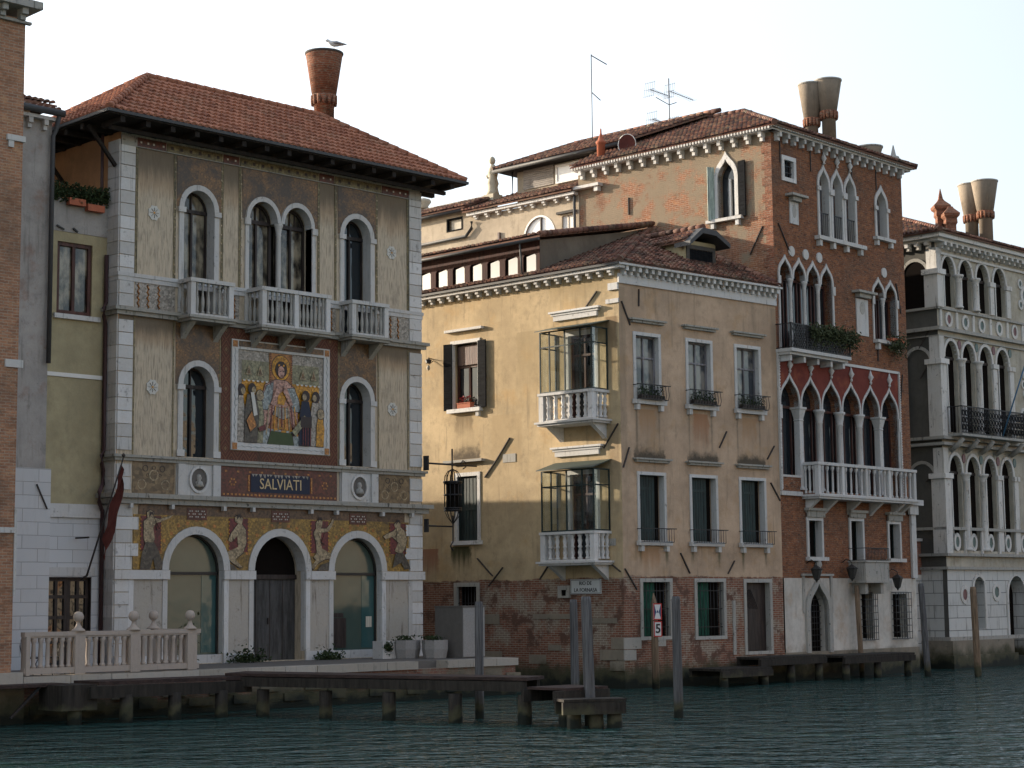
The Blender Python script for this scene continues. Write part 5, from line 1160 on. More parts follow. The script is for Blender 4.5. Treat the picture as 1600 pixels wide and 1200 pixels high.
# roof
r0 = FC @ Vector((-.45, -.5, 20.5)); r1 = FC @ Vector((CW + .45, -.5, 20.5)); apx = FC @ Vector((4.4, 4.35, 22.75)); rb0 = FCL @ Vector((-9.55, -.45, 20.5)); apb = FC @ Vector((4.4, 10.2, 23.0)); rb1 = FC @ Vector((CW + .45, 10.0, 20.5))
rf = MB(); slope(rf, [r0, r1, apx], jit=.025); slope(rf, [rb0, r0, apx, apb], jit=.025); slope(rf, [r1, rb1, apb, apx], dx=.21, dy=.5)
for a, b in ((r0, apx), (r1, apx), (apx, apb)): ridge(rf, a + Vector((0,0,.06)), b + Vector((0,0,.06)), .11)
RC = roofout('roof', rf, M['tile_old'], Cc)
MB().add([apb, apb + Vector((0,0,-2.2)), rb0, rb1], [(0,1,2),(0,3,1),(1,3,2)]).out('gable', M['beige'], Cc, WLD)
bell(RC, FC, 7.98, 3.4, 20.8, 22.7, 24.44, .27, .53, n=24); bell(RC, FC, 8.29, 2.75, 20.8, 22.95, 24.54, .29, .57, n=24)
bell(RC, FC, 11.0, 2.6, 18.6, 20.7, 22.42, .45, .95, n=24) if False else None
bell(RC, FC, 8.45, .95, 20.4, 20.5, 21.38, .3, .55, n=24)
MB().lathe([(.22, 0), (.2, .35), (.26, .4), (.24, .5), (.12, .55), (.02, 1.0)], 9.0, .15, 20.45, 8).out('pinnacle', M['istria_old'], RC, FC)
hk = MB().box(-9.9, -9.3, -.02, .3, 20.48, 20.6); sb_ = MB().lathe([(.17, 0), (.17, .85), (.21, .87), (.21, .95), (.14, 1.0), (.12, 1.05), (.04, 1.3), (.03, 1.5)], -8.55, .35, 20.6, 10).out('chimney_pot', M['terracotta'], RC, FCL)
# gothic windows, fifth floor
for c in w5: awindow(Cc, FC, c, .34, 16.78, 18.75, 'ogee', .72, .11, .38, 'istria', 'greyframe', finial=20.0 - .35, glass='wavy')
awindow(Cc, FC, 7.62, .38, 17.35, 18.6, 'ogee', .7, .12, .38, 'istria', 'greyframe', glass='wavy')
for c in (3.915, 4.845): MB().box(c - .13, c + .13, -.14, -.052, 18.5, 18.72).out('capital', M['istria'], Cc, FC)
s_ = MB().box(2.75, 6.1, -.25, -.002, 16.62, 16.77)
for x in (2.95, 3.9, 4.85, 5.85): s_.box(x - .08, x + .08, -.18, -.002, 16.38, 16.618)
s_.out('sill', M['istria'], Cc, FC); MB().box(6.95, 8.35, -.22, -.002, 17.2, 17.33).box(7.05, 7.2, -.16, -.002, 16.98, 17.198).box(8.1, 8.25, -.16, -.002, 16.98, 17.198).out('sill', M['istria'], Cc, FC)
for c in w5:
    g = MB().box(c - .34, c + .34, -.0, .03, 17.72, 17.76).box(c - .34, c + .34, 0, .03, 16.82, 16.85)
    for i in range(5): x = c - .27 + i * .135; g.tube([(x, .015, 16.85), (x, .015, 17.72)], .012, 5)
    g.out('railing', M['iron'], Cc, FC)
w_ = rframe(.78, 1.42, 18.74, 19.42, .15, -.05, .1).out('window', M['istria_clean'], Cc, FC); MB().box(.78, 1.42, .2, .23, 18.74, 19.42).out('pane', M['glass'], w_, FC)
g = MB()
for x in (.94, 1.1, 1.26): g.box(x - .012, x + .012, .05, .07, 18.74, 19.42)
for z in (18.95, 19.2): g.box(.78, 1.42, .045, .049, z - .012, z + .012)
g.out('grille', M['iron'], w_, FC)
# fourth floor
def gothic_row(cs, hw, z0, zs, H, colr, fw=.1, capz=.34, colx=None, depth=.38, sq=()):
    for c in cs:
        MB().ring(arch(c, hw + fw, zs, zs, 'ogee', H + fw * 2.0)[1:-1], arch(c, hw, zs, zs, 'ogee', H)[1:-1], -.05, .2).out('arch_frame', M['istria'], Cc, FC)
        w_ = MB().box(c - hw - fw, c + hw + fw, depth - .06, depth, zs - .05, zs + .04).out('window', M['brownframe'], Cc, FC)
        MB().poly(arch(c, hw + fw * .9, z0, zs, 'ogee', H + .05), depth + .005, depth + .03).out('pane', M['glass'], w_, FC)
        s = MB(); 
        for dx in (-hw + .02, 0, hw - .02): s.box(c + dx - .03, c + dx + .03, depth - .05, depth + .003, z0, zs - .052)
        s.out('sash', M['brownframe'], w_, FC)
    for i in range(len(cs) - 1):
        x = (cs[i] + cs[i+1]) / 2; column(Cc, FC, x, .08, z0, zs, colr, cap=capz, sq=i in sq)
    for x in (cs[0] - hw, cs[-1] + hw):
        s = 1 if x > cs[0] else -1; MB().box(min(x, x + s * fw), max(x, x + s * fw), -.05, .25, z0, zs).box(min(x - s * .02, x + s * (fw + .06)), max(x - s * .02, x + s * (fw + .06)), -.09, -.052, zs - capz, zs).out('window_jamb', M['istria'], Cc, FC)
gothic_row(w4, .37, 12.1, 14.9, .68, .075, .09)
gothic_row(w4b, .38, 13.15, 14.9, .62, .07, .09)
gothic_row(w3, .6, 6.95, 10.05, 1.1, .13, .08, .5, sq=(0, 4))
MB().poly([(.06, 10.0)] + [p for c in w3 for p in arch(c, .69, 10.0, 10.0, 'ogee', 1.27)[1:-1]] + [(8.42, 10.0), (8.42, 11.88), (.06, 11.88)], -.03, -.003).out('red_spandrel', M['redplaster'], Cc, FC)
b_ = MB().box(-.02, .06, -.08, -.003, 6.9, 11.98).box(8.42, 8.5, -.08, -.003, 6.9, 11.98).box(.062, 8.418, -.08, -.003, 11.88, 11.98)
for k in range(48):
    z = 6.95 + k * .105
    for x in (-.03, 8.41): b_.box(x, x + .1, -.1, -.081, z, z + .05)
b_.out('dentil_frame', M['istria'], Cc, FC)
for c in w3: MB().lathe([(.03, 0), (.06, .08), (.03, .14), (.13, .3), (.06, .42), (.015, .58)], c, -.07, 11.28, 8).out('finial', M['istria'], Cc, FC)
MB().box(.14, 1.38, -.04, .3, 6.9, 7.4).out('parapet', M['brick_c'], Cc, FC); MB().box(.1, 1.42, -.06, .3, 7.402, 7.48).out('parapet_cap', M['istria'], Cc, FC)
for c in (1.13, 2.07, 2.99, 7.66):
    n = 18; d_ = MB().poly([(c + .19 * math.cos(2*math.pi*k/n), 15.93 + .2 * math.sin(2*math.pi*k/n)) for k in range(n)], -.05, -.003).out('roundel', M['istria_clean'], Cc, FC)
for u, hz, p0_, p1_, wd in ((1.36, 18.02, 17.0, 17.85, .28), (5.92, 14.85, 13.2, 14.65, .42)):
    a = MB().box(u - wd - .25, u + wd + .25, -.36, -.002, hz, hz + .09).box(u - wd, u + wd, -.22, -.002, hz - .16, hz - .002).out('niche_hood', M['istria_old'], Cc, FC)
    pq = MB().box(u - wd, u + wd, -.05, -.003, p0_, p1_).out('stone_relief', M['istria'], Cc, FC)
    n = 12; MB().poly([(u + wd * .45 * math.cos(2*math.pi*k/n), p1_ - .35 + .26 * math.sin(2*math.pi*k/n)) for k in range(n)], -.062, -.0505).out('coat_of_arms', M['istria_old'], pq, FC)
# balconies
c_ = MB().box(-.05, 3.95, -.72, -.002, 11.98, 12.1).box(-.0, 3.9, -.6, -.002, 11.88, 11.978)
for x in (.2, 1.1, 2.0, 2.9, 3.75): c_.box(x - .07, x + .07, -.5, -.002, 11.66, 11.878)
i4 = c_.out('balcony', M['istria'], Cc, FC)
g = MB().box(-.02, 3.92, -.7, -.66, 13.0, 13.04).box(-.02, 3.92, -.7, -.67, 12.12, 12.15)
for k in range(36):
    x = -.02 + 3.94 * k / 35; 
    if k < 31: g.bar((x, -.68, 12.15), (x + .5, -.68, 13.0), .03); g.bar((x + .5, -.675, 12.15), (x, -.675, 13.0), .03)
for x in (-.02, .98, 1.95, 2.95, 3.92): g.box(x - .02, x + .02, -.71, -.655, 12.1, 13.05)
for x in (-.02, 3.92): g.box(x - .015, x + .015, -.655, -.01, 13.0, 13.035); g.box(x - .015, x + .015, -.655, -.01, 12.12, 12.15)
for k in range(5): y = -.12 * k - .1; g.tube([(-.02, y, 12.15), (-.02, y, 13.0)], .01, 5); g.tube([(3.92, y, 12.15), (3.92, y, 13.0)], .01, 5)
g.out('iron_railing', M['iron'], i4, FC)
pl = thing('balcony_plant', 'leafy trailing greenery spilling over the black lattice balcony of the brick palace', 'plant', FC @ T(2.6, -.6, 12.9), 'balcony greenery')
def fn4():
    x = random.uniform(-1.45, 1.75); return (x, random.gauss(-.12, .14), random.gauss(-.02, .14) - abs(x) * .03 - (random.random() < .35) * random.uniform(0, .4))
foliage(MB(), 2600, fn4, .055).out('leaves', M['leaf2'], pl); MB().box(-1.3, 1.3, -.03, .2, -.25, .0).out('trough', M['terracotta'], pl)
s_ = MB().box(6.7, 8.6, -.25, -.002, 13.0, 13.13).box(6.85, 7.0, -.18, -.002, 12.75, 12.998).box(8.3, 8.45, -.18, -.002, 12.75, 12.998).out('sill', M['istria'], Cc, FC)
pl = thing('balcony_plant', 'trailing plant on the sill of the twin pointed windows of the brick palace', 'plant', FC @ T(8.0, -.25, 13.2), 'balcony greenery')
foliage(MB(), 700, lambda: (random.gauss(.1, .33), random.gauss(-.05, .1), random.gauss(-.12, .18) - (random.random() < .3) * random.uniform(0, .5)), .05).out('leaves', M['leaf2'], pl); MB().box(-.5, .5, -.1, .1, -.07, .06).out('trough', M['terracotta'], pl)
def slim(n, h): return MB().lathe([(.062, 0), (.062, .06), (.035, .1), (.045, h * .3), (.035, h - .2), (.062, h - .14), (.075, h - .07), (.05, h)], n=8).mesh(n, M['istria'])
balcony(Cc, FC, 1.45, 8.4, 6.78, 7.98, .72, 'istria', 18, 3, slim, mids=(3.05, 4.7, 6.35), braces=(1.7, 2.9, 4.5, 6.1, 7.7, 8.2), rail=.11, base=.04)
MB().box(-.02, 1.33, -.1, -.002, 6.72, 6.88).box(8.52, CW + .35, -.3, -.002, 6.62, 6.84).out('string_course', M['istria'], Cc, FC)
c_ = MB().box(CW - .3, CW + .05, -.1, -.0025, 3.72, 6.615).box(CW - .55, CW + .1, -.2, -.101, 6.25, 6.61).out('corner_pilaster', M['istria'], Cc, FC)
# second floor windows
for k, (a, b, c, d) in enumerate(w2):
    w_ = rframe(a, c, b, d, .11, -.06, .24, bottom=False).out('window', M['istria'], Cc, FC)
    MB().box(a, c, .3, .33, b, d).out('pane', M['brownroom'], w_, FC); sash(MB(), a, c, b, d, .29, 1, None, .05).out('sash', M['greendoor'], w_, FC)
    MB().box(a - .2, c + .2, -.22, -.002, 6.2, 6.3).box(a - .13, c + .13, -.14, -.062, d + .112, 6.198).out('hood', M['cornice'], w_, FC)
    if k != 1: MB().box(a - .2, c + .22, -.2, -.002, b - .14, b - .002).out('sill', M['istria'], w_, FC)
sb = MB().box(4.42, 6.1, -.75, -.003, 3.6, 4.3).box(4.36, 6.16, -.82, -.003, 3.52, 3.598).box(4.36, 6.16, -.8, -.003, 4.302, 4.36)
sb.out('stone_balcony', M['istria_old'], Cc, FC); MB().box(4.6, 4.8, -.6, -.03, 3.1, 3.518).box(5.7, 5.9, -.6, -.03, 3.1, 3.518).out('bracket', M['istria_old'], Cc, FC)
rail_iron(Cc, FC, 4.45, 6.07, 4.37, 4.85, .76, 16, ext=0)
# ground floor
d_ = MB().ring(arch(2.2, .86, .95, 2.35, 'ogee', 1.42), arch(2.2, .62, .95, 2.35, 'ogee', 1.15), -.12, .1).box(1.15, 3.25, -.1, -.021, 3.78, 3.86)
dr_ = d_.out('door_frame', M['istria_old'], Cc, FC); MB().poly(arch(2.2, .6, .97, 2.35, 'ogee', 1.12), .3, .33).out('door', M['brownroom'], dr_, FC)
g = MB()
for i in range(7): x = 1.65 + i * .17; g.tube([(x, .24, 1.0), (x, .24, 2.6 + .5 * (1 - abs(i - 3) / 3))], .014, 5)
for i in range(9): z = 1.15 + i * .22; g.box(1.6, 2.8, .23, .25, z - .012, z + .012)
g.out('grille', M['iron'], dr_, FC); MB().lathe([(.1, 0), (.14, .1), (.08, .18), (.15, .32), (.12, .42), (.03, .62)], 2.2, -.1, 3.87, 10).out('finial', M['istria_old'], dr_, FC)
MB().box(1.2, 1.36, -.06, -.021, 2.4, 3.77).box(3.04, 3.2, -.06, -.021, 2.4, 3.77).out('door_surround', M['istria_old'], Cc, FC)
for k, (a, b, c, d) in enumerate(gr):
    w_ = rframe(a, c, b, d, .1, -.035, .1).out('window', M['istria_old'], Cc, FC); MB().box(a, c, .28, .31, b, d).out('pane', M['brownroom'], w_, FC)
    g = MB(); n = 7
    for i in range(n): x = a - .05 + (c - a + .1) * i / (n - 1); g.tube([(x, -.22, b - .05), (x, -.22, d + .05)], .013, 5)
    for i in range(8): z = b - .05 + (d - b + .1) * i / 7; g.box(a - .07, c + .07, -.23, -.21, z - .013, z + .013); [g.box(x - .012, x + .012, -.209, -.02, z - .012, z + .012) for x in (a - .05, c + .05)]
    g.out('grille', M['iron'], w_, FC)
def lantern(u, z, lab):
    l = thing('wall_lantern', lab, 'lantern', FC @ T(u, -.02, z), 'black wall lanterns on the brick palace')
    MB().tube([(0, 0, .3), (0, -.2, .42), (0, -.42, .3), (0, -.42, .2)], .018, 6).out('bracket', M['iron'], l)
    MB().lathe([(.02, .22), (.24, .06), (.2, .04), (.11, -.3), (.04, -.36), (.02, -.42)], 0, -.42, 0, 6, False).out('lamp_head', M['bronze'], l)
lantern(1.55, 3.95, 'black wall lantern left of the pointed white doorway of the brick palace')
lantern(3.95, 4.0, 'black wall lantern between the pointed doorway and the small stone balcony')
lantern(7.2, 3.65, 'black wall lantern right of the small stone balcony of the brick palace')
# rear wing beside the side wall: beige plaster, arched white window, small windows
ws = [arch(-11.65, .82, 16.8, 17.95, 'round', .88, 14), rect(-10.4, -9.72, 16.9, 18.68), rect(-17.0, -16.15, 19.02, 19.48)]
wall_mb([(-21, 10), (-21, 19.75), (-15.6, 19.75), (-15.6, 19.42), (-9.45, 19.42), (-9.45, 10)], ws, .15).out('wing_wall', M['beige'], Cc, FCL @ T(0, -.012, 0))
w_ = MB().ring(arch(-11.65, .9, 16.8, 17.95, 'round', .96, 14), arch(-11.65, .82, 16.8, 17.95, 'round', .88, 14), -.03, .05).out('arched_window', M['whiteframe'], Cc, FCL)
MB().poly(arch(-11.65, .83, 16.8, 17.95, 'round', .89, 14), .07, .09).out('pane', M['brightpane'], w_, FCL); MB().box(-11.62, -11.56, .0, .069, 16.8, 18.8).out('sash', M['darkpaint'], w_, FCL)
w_ = rframe(-10.4, -9.72, 16.9, 18.68, .05, -.02, .05).out('window', M['beige'], Cc, FCL); MB().box(-10.4, -9.72, .06, .1, 16.9, 18.68).out('shutter', M['whiteframe'], w_, FCL); MB().box(-10.1, -10.06, .04, .06, 16.9, 18.68).out('sash', M['beige'], w_, FCL); MB().box(-10.6, -9.6, -.15, -.012, 18.75, 18.85).out('hood', M['darkgrey'], w_, FCL)
w_ = rframe(-17.0, -16.15, 19.02, 19.48, .06, -.03, .1).out('window', M['slate_shutter'], Cc, FCL); MB().box(-16.85, -16.15, .08, .11, 19.02, 19.48).out('pane', M['curtain'], w_, FCL)
MB().box(-13.95, -13.85, -.1, -.013, 17.6, 18.5).out('drainpipe', M['pipe'], Cc, FCL)
c_ = MB().box(-15.6, -9.5, -.3, -.014, 19.43, 19.55).box(-9.6, -8.2, -.3, -.004, 19.6, 19.72).box(-8.5, -8.3, -.22, -.004, 19.4, 19.598); modillions(c_, -15.5, -9.6, 9, 19.25, 19.428, .22, .15, -.014); c_.out('cornice', M['istria_clean'], Cc, FCL)
MB().tube([(-9.62, -.12, 19.5), (-9.62, -.12, 16.0)], .06, 8).tube([(-15.45, -.12, 19.2), (-15.45, -.12, 18.9), (-15.8, -.12, 18.6), (-20, -.12, 18.6)], .07, 8).tube([(-15.7, -.3, 19.75), (-21, -.3, 19.75)], .08, 8).out('wing_gutter', M['gutter'], Cc, FCL)
rf = MB()
P = lambda x, y, z: FCL @ Vector((x, y, z))
slope(rf, [P(-15.75, -.42, 19.62), P(-9.55, -.42, 19.62), P(-9.55, 3.6, 21.1), P(-15.75, 3.6, 21.1)], jit=.025)
slope(rf, [P(-21, -.42, 19.85), P(-15.6, -.42, 19.85), P(-15.6, 1.4, 20.55), P(-21, 1.4, 20.55)], jit=.025)
rf.out('wing_roof', M['tile_old'], RC, WLD)
MB().box(-21, -15.6, 1.4, 1.7, 19, 20.68).out('wing_parapet', M['istria_old'], Cc, FCL)
# wooden attic above the wing
MB().box(-14.7, -7.6, 2.0, 2.15, 20.2, 21.57).box(-14.7, -14.55, 2.15, 6, 20.2, 21.57).out('attic_wall', M['beige'], Cc, FCL)
lv = MB()
for i in range(11): z = 20.72 + i * .085; lv.box(-14.3, -12.55, 1.95, 1.99, z, z + .075)
lv.out('louvre', M['louvre'], Cc, FCL)
w_ = rframe(-12.3, -9.4, 20.75, 21.4, .08, 1.88, 1.999).out('attic_window', M['whiteframe'], Cc, FCL); MB().box(-12.3, -9.4, 1.92, 1.96, 20.75, 21.4).out('pane', M['brightpane'], w_, FCL)
MB().tube([P(-15.5, 1.3, 21.62), P(-8.0, 1.3, 21.62)], .09, 8).tube([P(-14.75, 1.75, 21.6), P(-14.75, 1.75, 20.3), P(-16.5, .6, 19.95)], .05, 6).out('attic_gutter', M['gutter'], Cc, WLD)
rf = MB(); slope(rf, [P(-15.5, 1.25, 21.68), P(-8, 1.25, 21.68), P(-6, 4.4, 23.02), P(-13.4, 4.4, 23.02)], jit=.025); slope(rf, [P(-15.5, 7.9, 21.68), P(-15.5, 1.25, 21.68), P(-13.4, 4.4, 23.02)], jit=.025)
slope(rf, [P(-6, 7.9, 21.68), P(-15.5, 7.9, 21.68), P(-13.4, 4.4, 23.02), P(-6, 4.4, 23.02)], dx=.21, dy=.5); ridge(rf, P(-13.4, 4.4, 23.08), P(-5.5, 4.4, 23.08), .11); ridge(rf, P(-15.5, 1.25, 21.74), P(-13.4, 4.4, 23.08), .1); rf.out('attic_roof', M['tile_old'], RC, WLD)
MB().box(-15.4, -8, 1.4, 7.7, 21.58, 21.64).out('attic_eaves', M['eave'], Cc, FCL)
# ================================================================ 4. pale marble palace at the right edge
FD = Fr(66.9, 42.3, 1.0); FDL = Fr(66.9, 42.3, -88.0)
D = thing('marble_palace', 'pale weathered marble palace with round arches and coloured discs at the right edge', 'palace', FD)
DW = 14.0
dc = (.95, 2.36, 3.77, 5.22)
h4 = [arch(c, .52, 15.3, 16.75, 'round', .72, 12) for c in dc]; h3 = [arch(c, .52, 9.9, 13.1, 'round', .72, 12) for c in dc]; h2 = [arch(c, .50, 4.9, 8.2, 'round', .72, 12) for c in dc]
hg = [arch(2.47, .42, 1.6, 3.35, 'round', .45, 12), arch(5.6, .72, .4, 3.0, 'round', .85, 12)]
wall_mb(rect(0, DW, 4.15, 18.0), h4 + h3 + h2, .2).out('front_wall', M['dario'], D, FD)
wall_mb(rect(0, DW, -.5, 4.149), hg, .6).out('ground_wall', M['darioblock'], D, FD @ T(0, -.012, 0))
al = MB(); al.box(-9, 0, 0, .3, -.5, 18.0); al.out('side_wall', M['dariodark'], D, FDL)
MB().box(-1.75, -.2, -.02, -.004, -.4, 4.1).out('side_ashlar', M['darioblock'], D, FDL)
MB().box(.4, DW, 9, 9.2, 0, 18).box(DW - .2, DW, .62, 9, 0, 18).box(.8, DW - 1, 1.4, 1.5, 0, 17.9).out('rear_wall', M['darkgrey'], D, FD)
for z0, zs, hw in ((15.3, 16.75, .52), (9.9, 13.1, .52), (4.9, 8.2, .50)):
    for k, c in enumerate(dc):
        MB().ring(arch(c, hw + .13, zs, zs, 'round', .86, 14)[1:-1], arch(c, hw, zs, zs, 'round', .72, 14)[1:-1], -.06, .1).out('arch_frame', M['palestone'], D, FD)
        w_ = MB().box(c - hw, c + hw, .16, .2, zs - .06, zs + .06).out('window', M['darkpaint'], D, FD)
        MB().poly(arch(c, hw, z0, zs, 'round', .72), .205, .24).out('pane', M['brownroom'], w_, FD); MB().box(c - .03, c + .03, .16, .2049, z0, zs - .061).out('sash', M['whiteframe'], w_, FD)
    xs = [(dc[i] + dc[i+1]) / 2 for i in range(3)] + [dc[3] + .7]
    for k, x in enumerate(xs):
        wx = .17; sq = k >= 2
        if sq: MB().box(x - wx, x + wx, -.08, -.003, z0, zs - .2).box(x - wx - .07, x + wx + .07, -.14, -.003, zs - .198, zs).out('pilaster', M['palestone'], D, FD)
        else: column(D, FD, x, -.08, z0, zs, .14, 'palestone', .34)
    if z0 < 15: 
        for k in range(5):
            x = [.22] + xs; x = x[k]; n = 12; MB().poly([(x + .13 * math.cos(2*math.pi*j/n), zs + .62 + .2 * math.sin(2*math.pi*j/n)) for j in range(n)], -.04, -.003).out('disc', M['porph' if k % 2 else 'serp'], D, FD)
# corner pilasters, cornices, parapet panels
cp = MB()
for z0, z1 in ((4.76, 7.9), (9.7, 12.75), (15.2, 16.6)): cp.box(-.14, .34, -.16, -.004, z0, z1); cp.box(-.14, -.003, 0, .5, z0, z1); cp.box(-.24, .42, -.25, -.004, z1 + .002, z1 + .22); cp.box(-.24, -.003, 0, .56, z1 + .002, z1 + .22)
for z0, z1 in ((8.13, 9.2), (12.98, 13.95), (16.83, 17.75)): cp.box(-.08, .3, -.1, -.004, z0, z1); cp.box(-.08, -.003, 0, .4, z0, z1)
cp.out('corner_pilaster', M['palestone'], D, FD)
co = MB()
for z0, z1, o_ in ((4.1, 4.22, .15), (4.66, 4.78, .22), (9.3, 9.42, .3), (9.55, 9.68, .3), (14.2, 14.35, .22), (15.12, 15.22, .12), (5.76, 5.88, .14), (1.15, 1.3, .14), (13.95, 14.0, .1)):
    co.box(-o_, DW, -o_, -.003, z0, z1); co.box(-o_, -.003, 0, 8.5, z0, z1)
co.out('string_course', M['istria_old'], D, FD)
co = MB().box(-.5, DW, -.55, -.003, 18.12, 18.32).box(-.35, DW, -.38, -.003, 17.98, 18.118).box(-.5, -.003, 0, 8.8, 18.12, 18.32); modillions(co, 0, DW, 30, 17.72, 17.978, .4, .16, -.003); co.box(-.1, DW, -.1, -.003, 17.5, 17.6)
co.out('cornice', M['palestone'], D, FD); co = MB(); co.box(-8.5, 0, -.3, -.003, 18.002, 18.1); modillions(co, -8.5, 0, 18, 17.72, 18.0, .35, .16, -.003); co.out('cornice', M['palestone'], D, FDL)
def disc(u, z, ru, rz, mt, ri='palestone'):
    n = 18; o = [(u + ru * math.cos(2*math.pi*k/n), z + rz * math.sin(2*math.pi*k/n)) for k in range(n)]; i_ = [(u + ru * .55 * math.cos(2*math.pi*k/n), z + rz * .6 * math.sin(2*math.pi*k/n)) for k in range(n)]
    r_ = MB().ring(o, i_, -.06, -.003, True).out('disc_rim', M[ri], D, FD); MB().poly(i_, -.03, -.004).out('disc', M[mt], r_, FD)
pp_ = MB()
for x in (.2, 1.5, 2.85, 4.3, 5.75, 7.1, 8.5): pp_.box(x - .08, x + .08, -.07, -.003, 14.36, 15.11); pp_.box(x - .08, x + .08, -.09, -.003, 4.79, 5.75)
pp_.out('panel_post', M['palestone'], D, FD)
for u, m_ in ((.86, 'porph'), (2.2, 'serp'), (3.57, 'serp'), (5.05, 'serp'), (6.4, 'porph'), (7.8, 'serp')): disc(u, 14.74, .28, .33, m_)
for u in (.86, 2.2, 3.6, 5.05, 6.4, 7.8): disc(u, 5.26, .26, .38, 'serp')
for u, z, r_, m_ in ((7.05, 17.0, .2, 'serp'), (7.45, 16.5, .4, 'serp'), (7.05, 16.05, .2, 'serp'), (6.9, 11.0, .3, 'serp'), (1.3, 3.05, .34, 'porph'), (3.9, 3.15, .34, 'serp')): disc(u, z, r_, r_ * 1.15, m_)
n = 10; 
for k in range(n): a = 2 * math.pi * k / n; disc(7.6 + .62 * math.cos(a), 12.4 + .75 * math.sin(a), .17, .2, 'serp')
disc(7.6, 12.4, .34, .42, 'porph')
for c, hw, z0, zs in ((2.47, .42, 1.6, 3.35), (5.6, .72, .4, 3.0)):
    w_ = MB().ring(arch(c, hw + .13, z0, zs, 'round', hw + .16), arch(c, hw, z0, zs, 'round', hw + .03 if hw < .5 else .85), -.07, .1).out('arch_frame', M['palestone'], D, FD); MB().poly(arch(c, hw + .05, z0, zs, 'round', hw + .1), .56, .6).out('pane', M['brownroom'], w_, FD)
MB().box(-.2, 4.8, -.28, -.0135, .55, 1.149).box(-.35, 4.9, -.4, -.0135, -.5, .549).box(-.2, -.003, 0, 6, -.5, 1.149).out('plinth', M['basestone'], D, FD)
bl_ = MB()
for z0, z1, zs in ((4.9, 8.2, 7.9), (9.9, 13.1, 12.8), (15.3, 17, 16.6)): bl_.ring(arch(-1.0, .72, z0, zs, 'round', .8, 12), arch(-1.0, .6, z0, zs, 'round', .66, 12), -.05, -.003)
bl_.out('blind_arch', M['istria_old'], D, FDL); MB().poly(arch(-.98, .66, 15.25, 16.6, 'round', .72), -.01, -.004).out('dark_opening', M['brownroom'], D, FDL)
ties(D, FDL, [(-.9, 13.5, -.3, 14.4), (-.9, 12.2, -.4, 12.9), (-.8, 7.8, -.2, 8.3)], .04)
# iron balcony with its scrolled brackets
c_ = MB().box(.25, 5.75, -.85, -.004, 9.68, 9.78)
for x in (.5, 1.7, 2.95, 4.2, 5.45): c_.tube([(x, -.1, 9.1), (x, -.45, 9.3), (x, -.72, 9.58)], [.1, .12, .1], 8)
ib = c_.out('iron_balcony', M['istria_old'], D, FD)
g = MB().box(.27, 5.73, -.84, -.8, 10.9, 10.95).box(.27, 5.73, -.84, -.81, 9.8, 9.83)
for k in range(46): x = .27 + 5.46 * k / 45; g.tube([(x, -.82, 9.8), (x, -.82, 10.9)], .02, 4)
for k in range(22):
    x = .4 + 5.2 * k / 21
    for z in (10.05, 10.35, 10.65): nn = 6; g.tube([(x + .1 * math.cos(2*math.pi*j/nn), -.825, z + .12 * math.sin(2*math.pi*j/nn)) for j in range(nn + 1)], .028, 4)
for x in (.27, 5.73): g.box(x - .02, x + .02, -.8, -.01, 10.9, 10.94); [g.tube([(x, -.12 * j - .05, 9.8), (x, -.12 * j - .05, 10.9)], .012, 4) for j in range(6)]
g.out('railing', M['iron'], ib, FD)
fp = thing('flagpole', 'thin blue flagpole slanting up from the iron balcony of the pale marble palace', 'pole', FD @ T(3.9, -.8, 10.1), None)
MB().tube([(-.3, 0, -.3), (.9, -1.0, 4.0)], [.035, .03], 8).out('pole', M['bluepole'], fp); MB().lathe([(.06, 0), (.06, .2)], 0, 0, .1, 8).out('socket', M['iron'], fp)
E0 = FD @ Vector((-.6, -.65, 18.34)); E1_ = FD @ Vector((DW, -.65, 18.34)); E2_ = FD @ Vector((DW, 4.5, 20.3)); E3 = FD @ Vector((4.2, 4.5, 20.3)); E4 = FD @ Vector((-.6, 9, 18.34))
rf = MB(); slope(rf, [E0, E1_, E2_, E3], jit=.025); slope(rf, [E4, E0, E3], jit=.025); ridge(rf, E0 + Vector((0,0,.06)), E3 + Vector((0,0,.06))); ridge(rf, E3 + Vector((0,0,.06)), E2_ + Vector((0,0,.06)))
RD = roofout('roof', rf, M['tile_old'], D); MB().add([E2_, E2_ + Vector((0, 4.5, -2)), E4, E3], [(0,1,2,3)]).out('rear_roof', M['tile_old'], RD, WLD)
bell(RD, FD, 9.67, 3.8, 19.2, 20.85, 22.6, .31, .60, n=24); bell(RD, FD, 9.58, 3.0, 19.1, 20.9, 22.62, .32, .63, n=24)
for u, y, zt, s in ((6.25, 3.4, 0, 1.0), (6.05, 2.8, -1.6, .95)):
    m_ = MB().lathe([(.32*s, 0), (.32*s, 1.55), (.4*s, 1.65), (.38*s, 1.85)], u, y, 18.9 + zt * .3, 4, False); cc = m_.out('chimney', M['chimbrick'], RD, FD)
    MB().lathe([(.36*s, 0), (.52*s, .12), (.56*s, .24), (.22*s, .5), (.14*s, .6), (.02, 1.1 if zt == 0 else .5)], u, y, 20.75 + zt * .3, 4, False).out('cap', M['chimbrick'], cc, FD)
    g = MB()
    for k in range(3): g.box(u - .28 + k * .21, u - .17 + k * .21, y - .36 * s, y - .2 * s, 20.05 + zt*.3, 20.1 + zt*.3)
    g.out('vent', M['brownroom'], cc, FD)
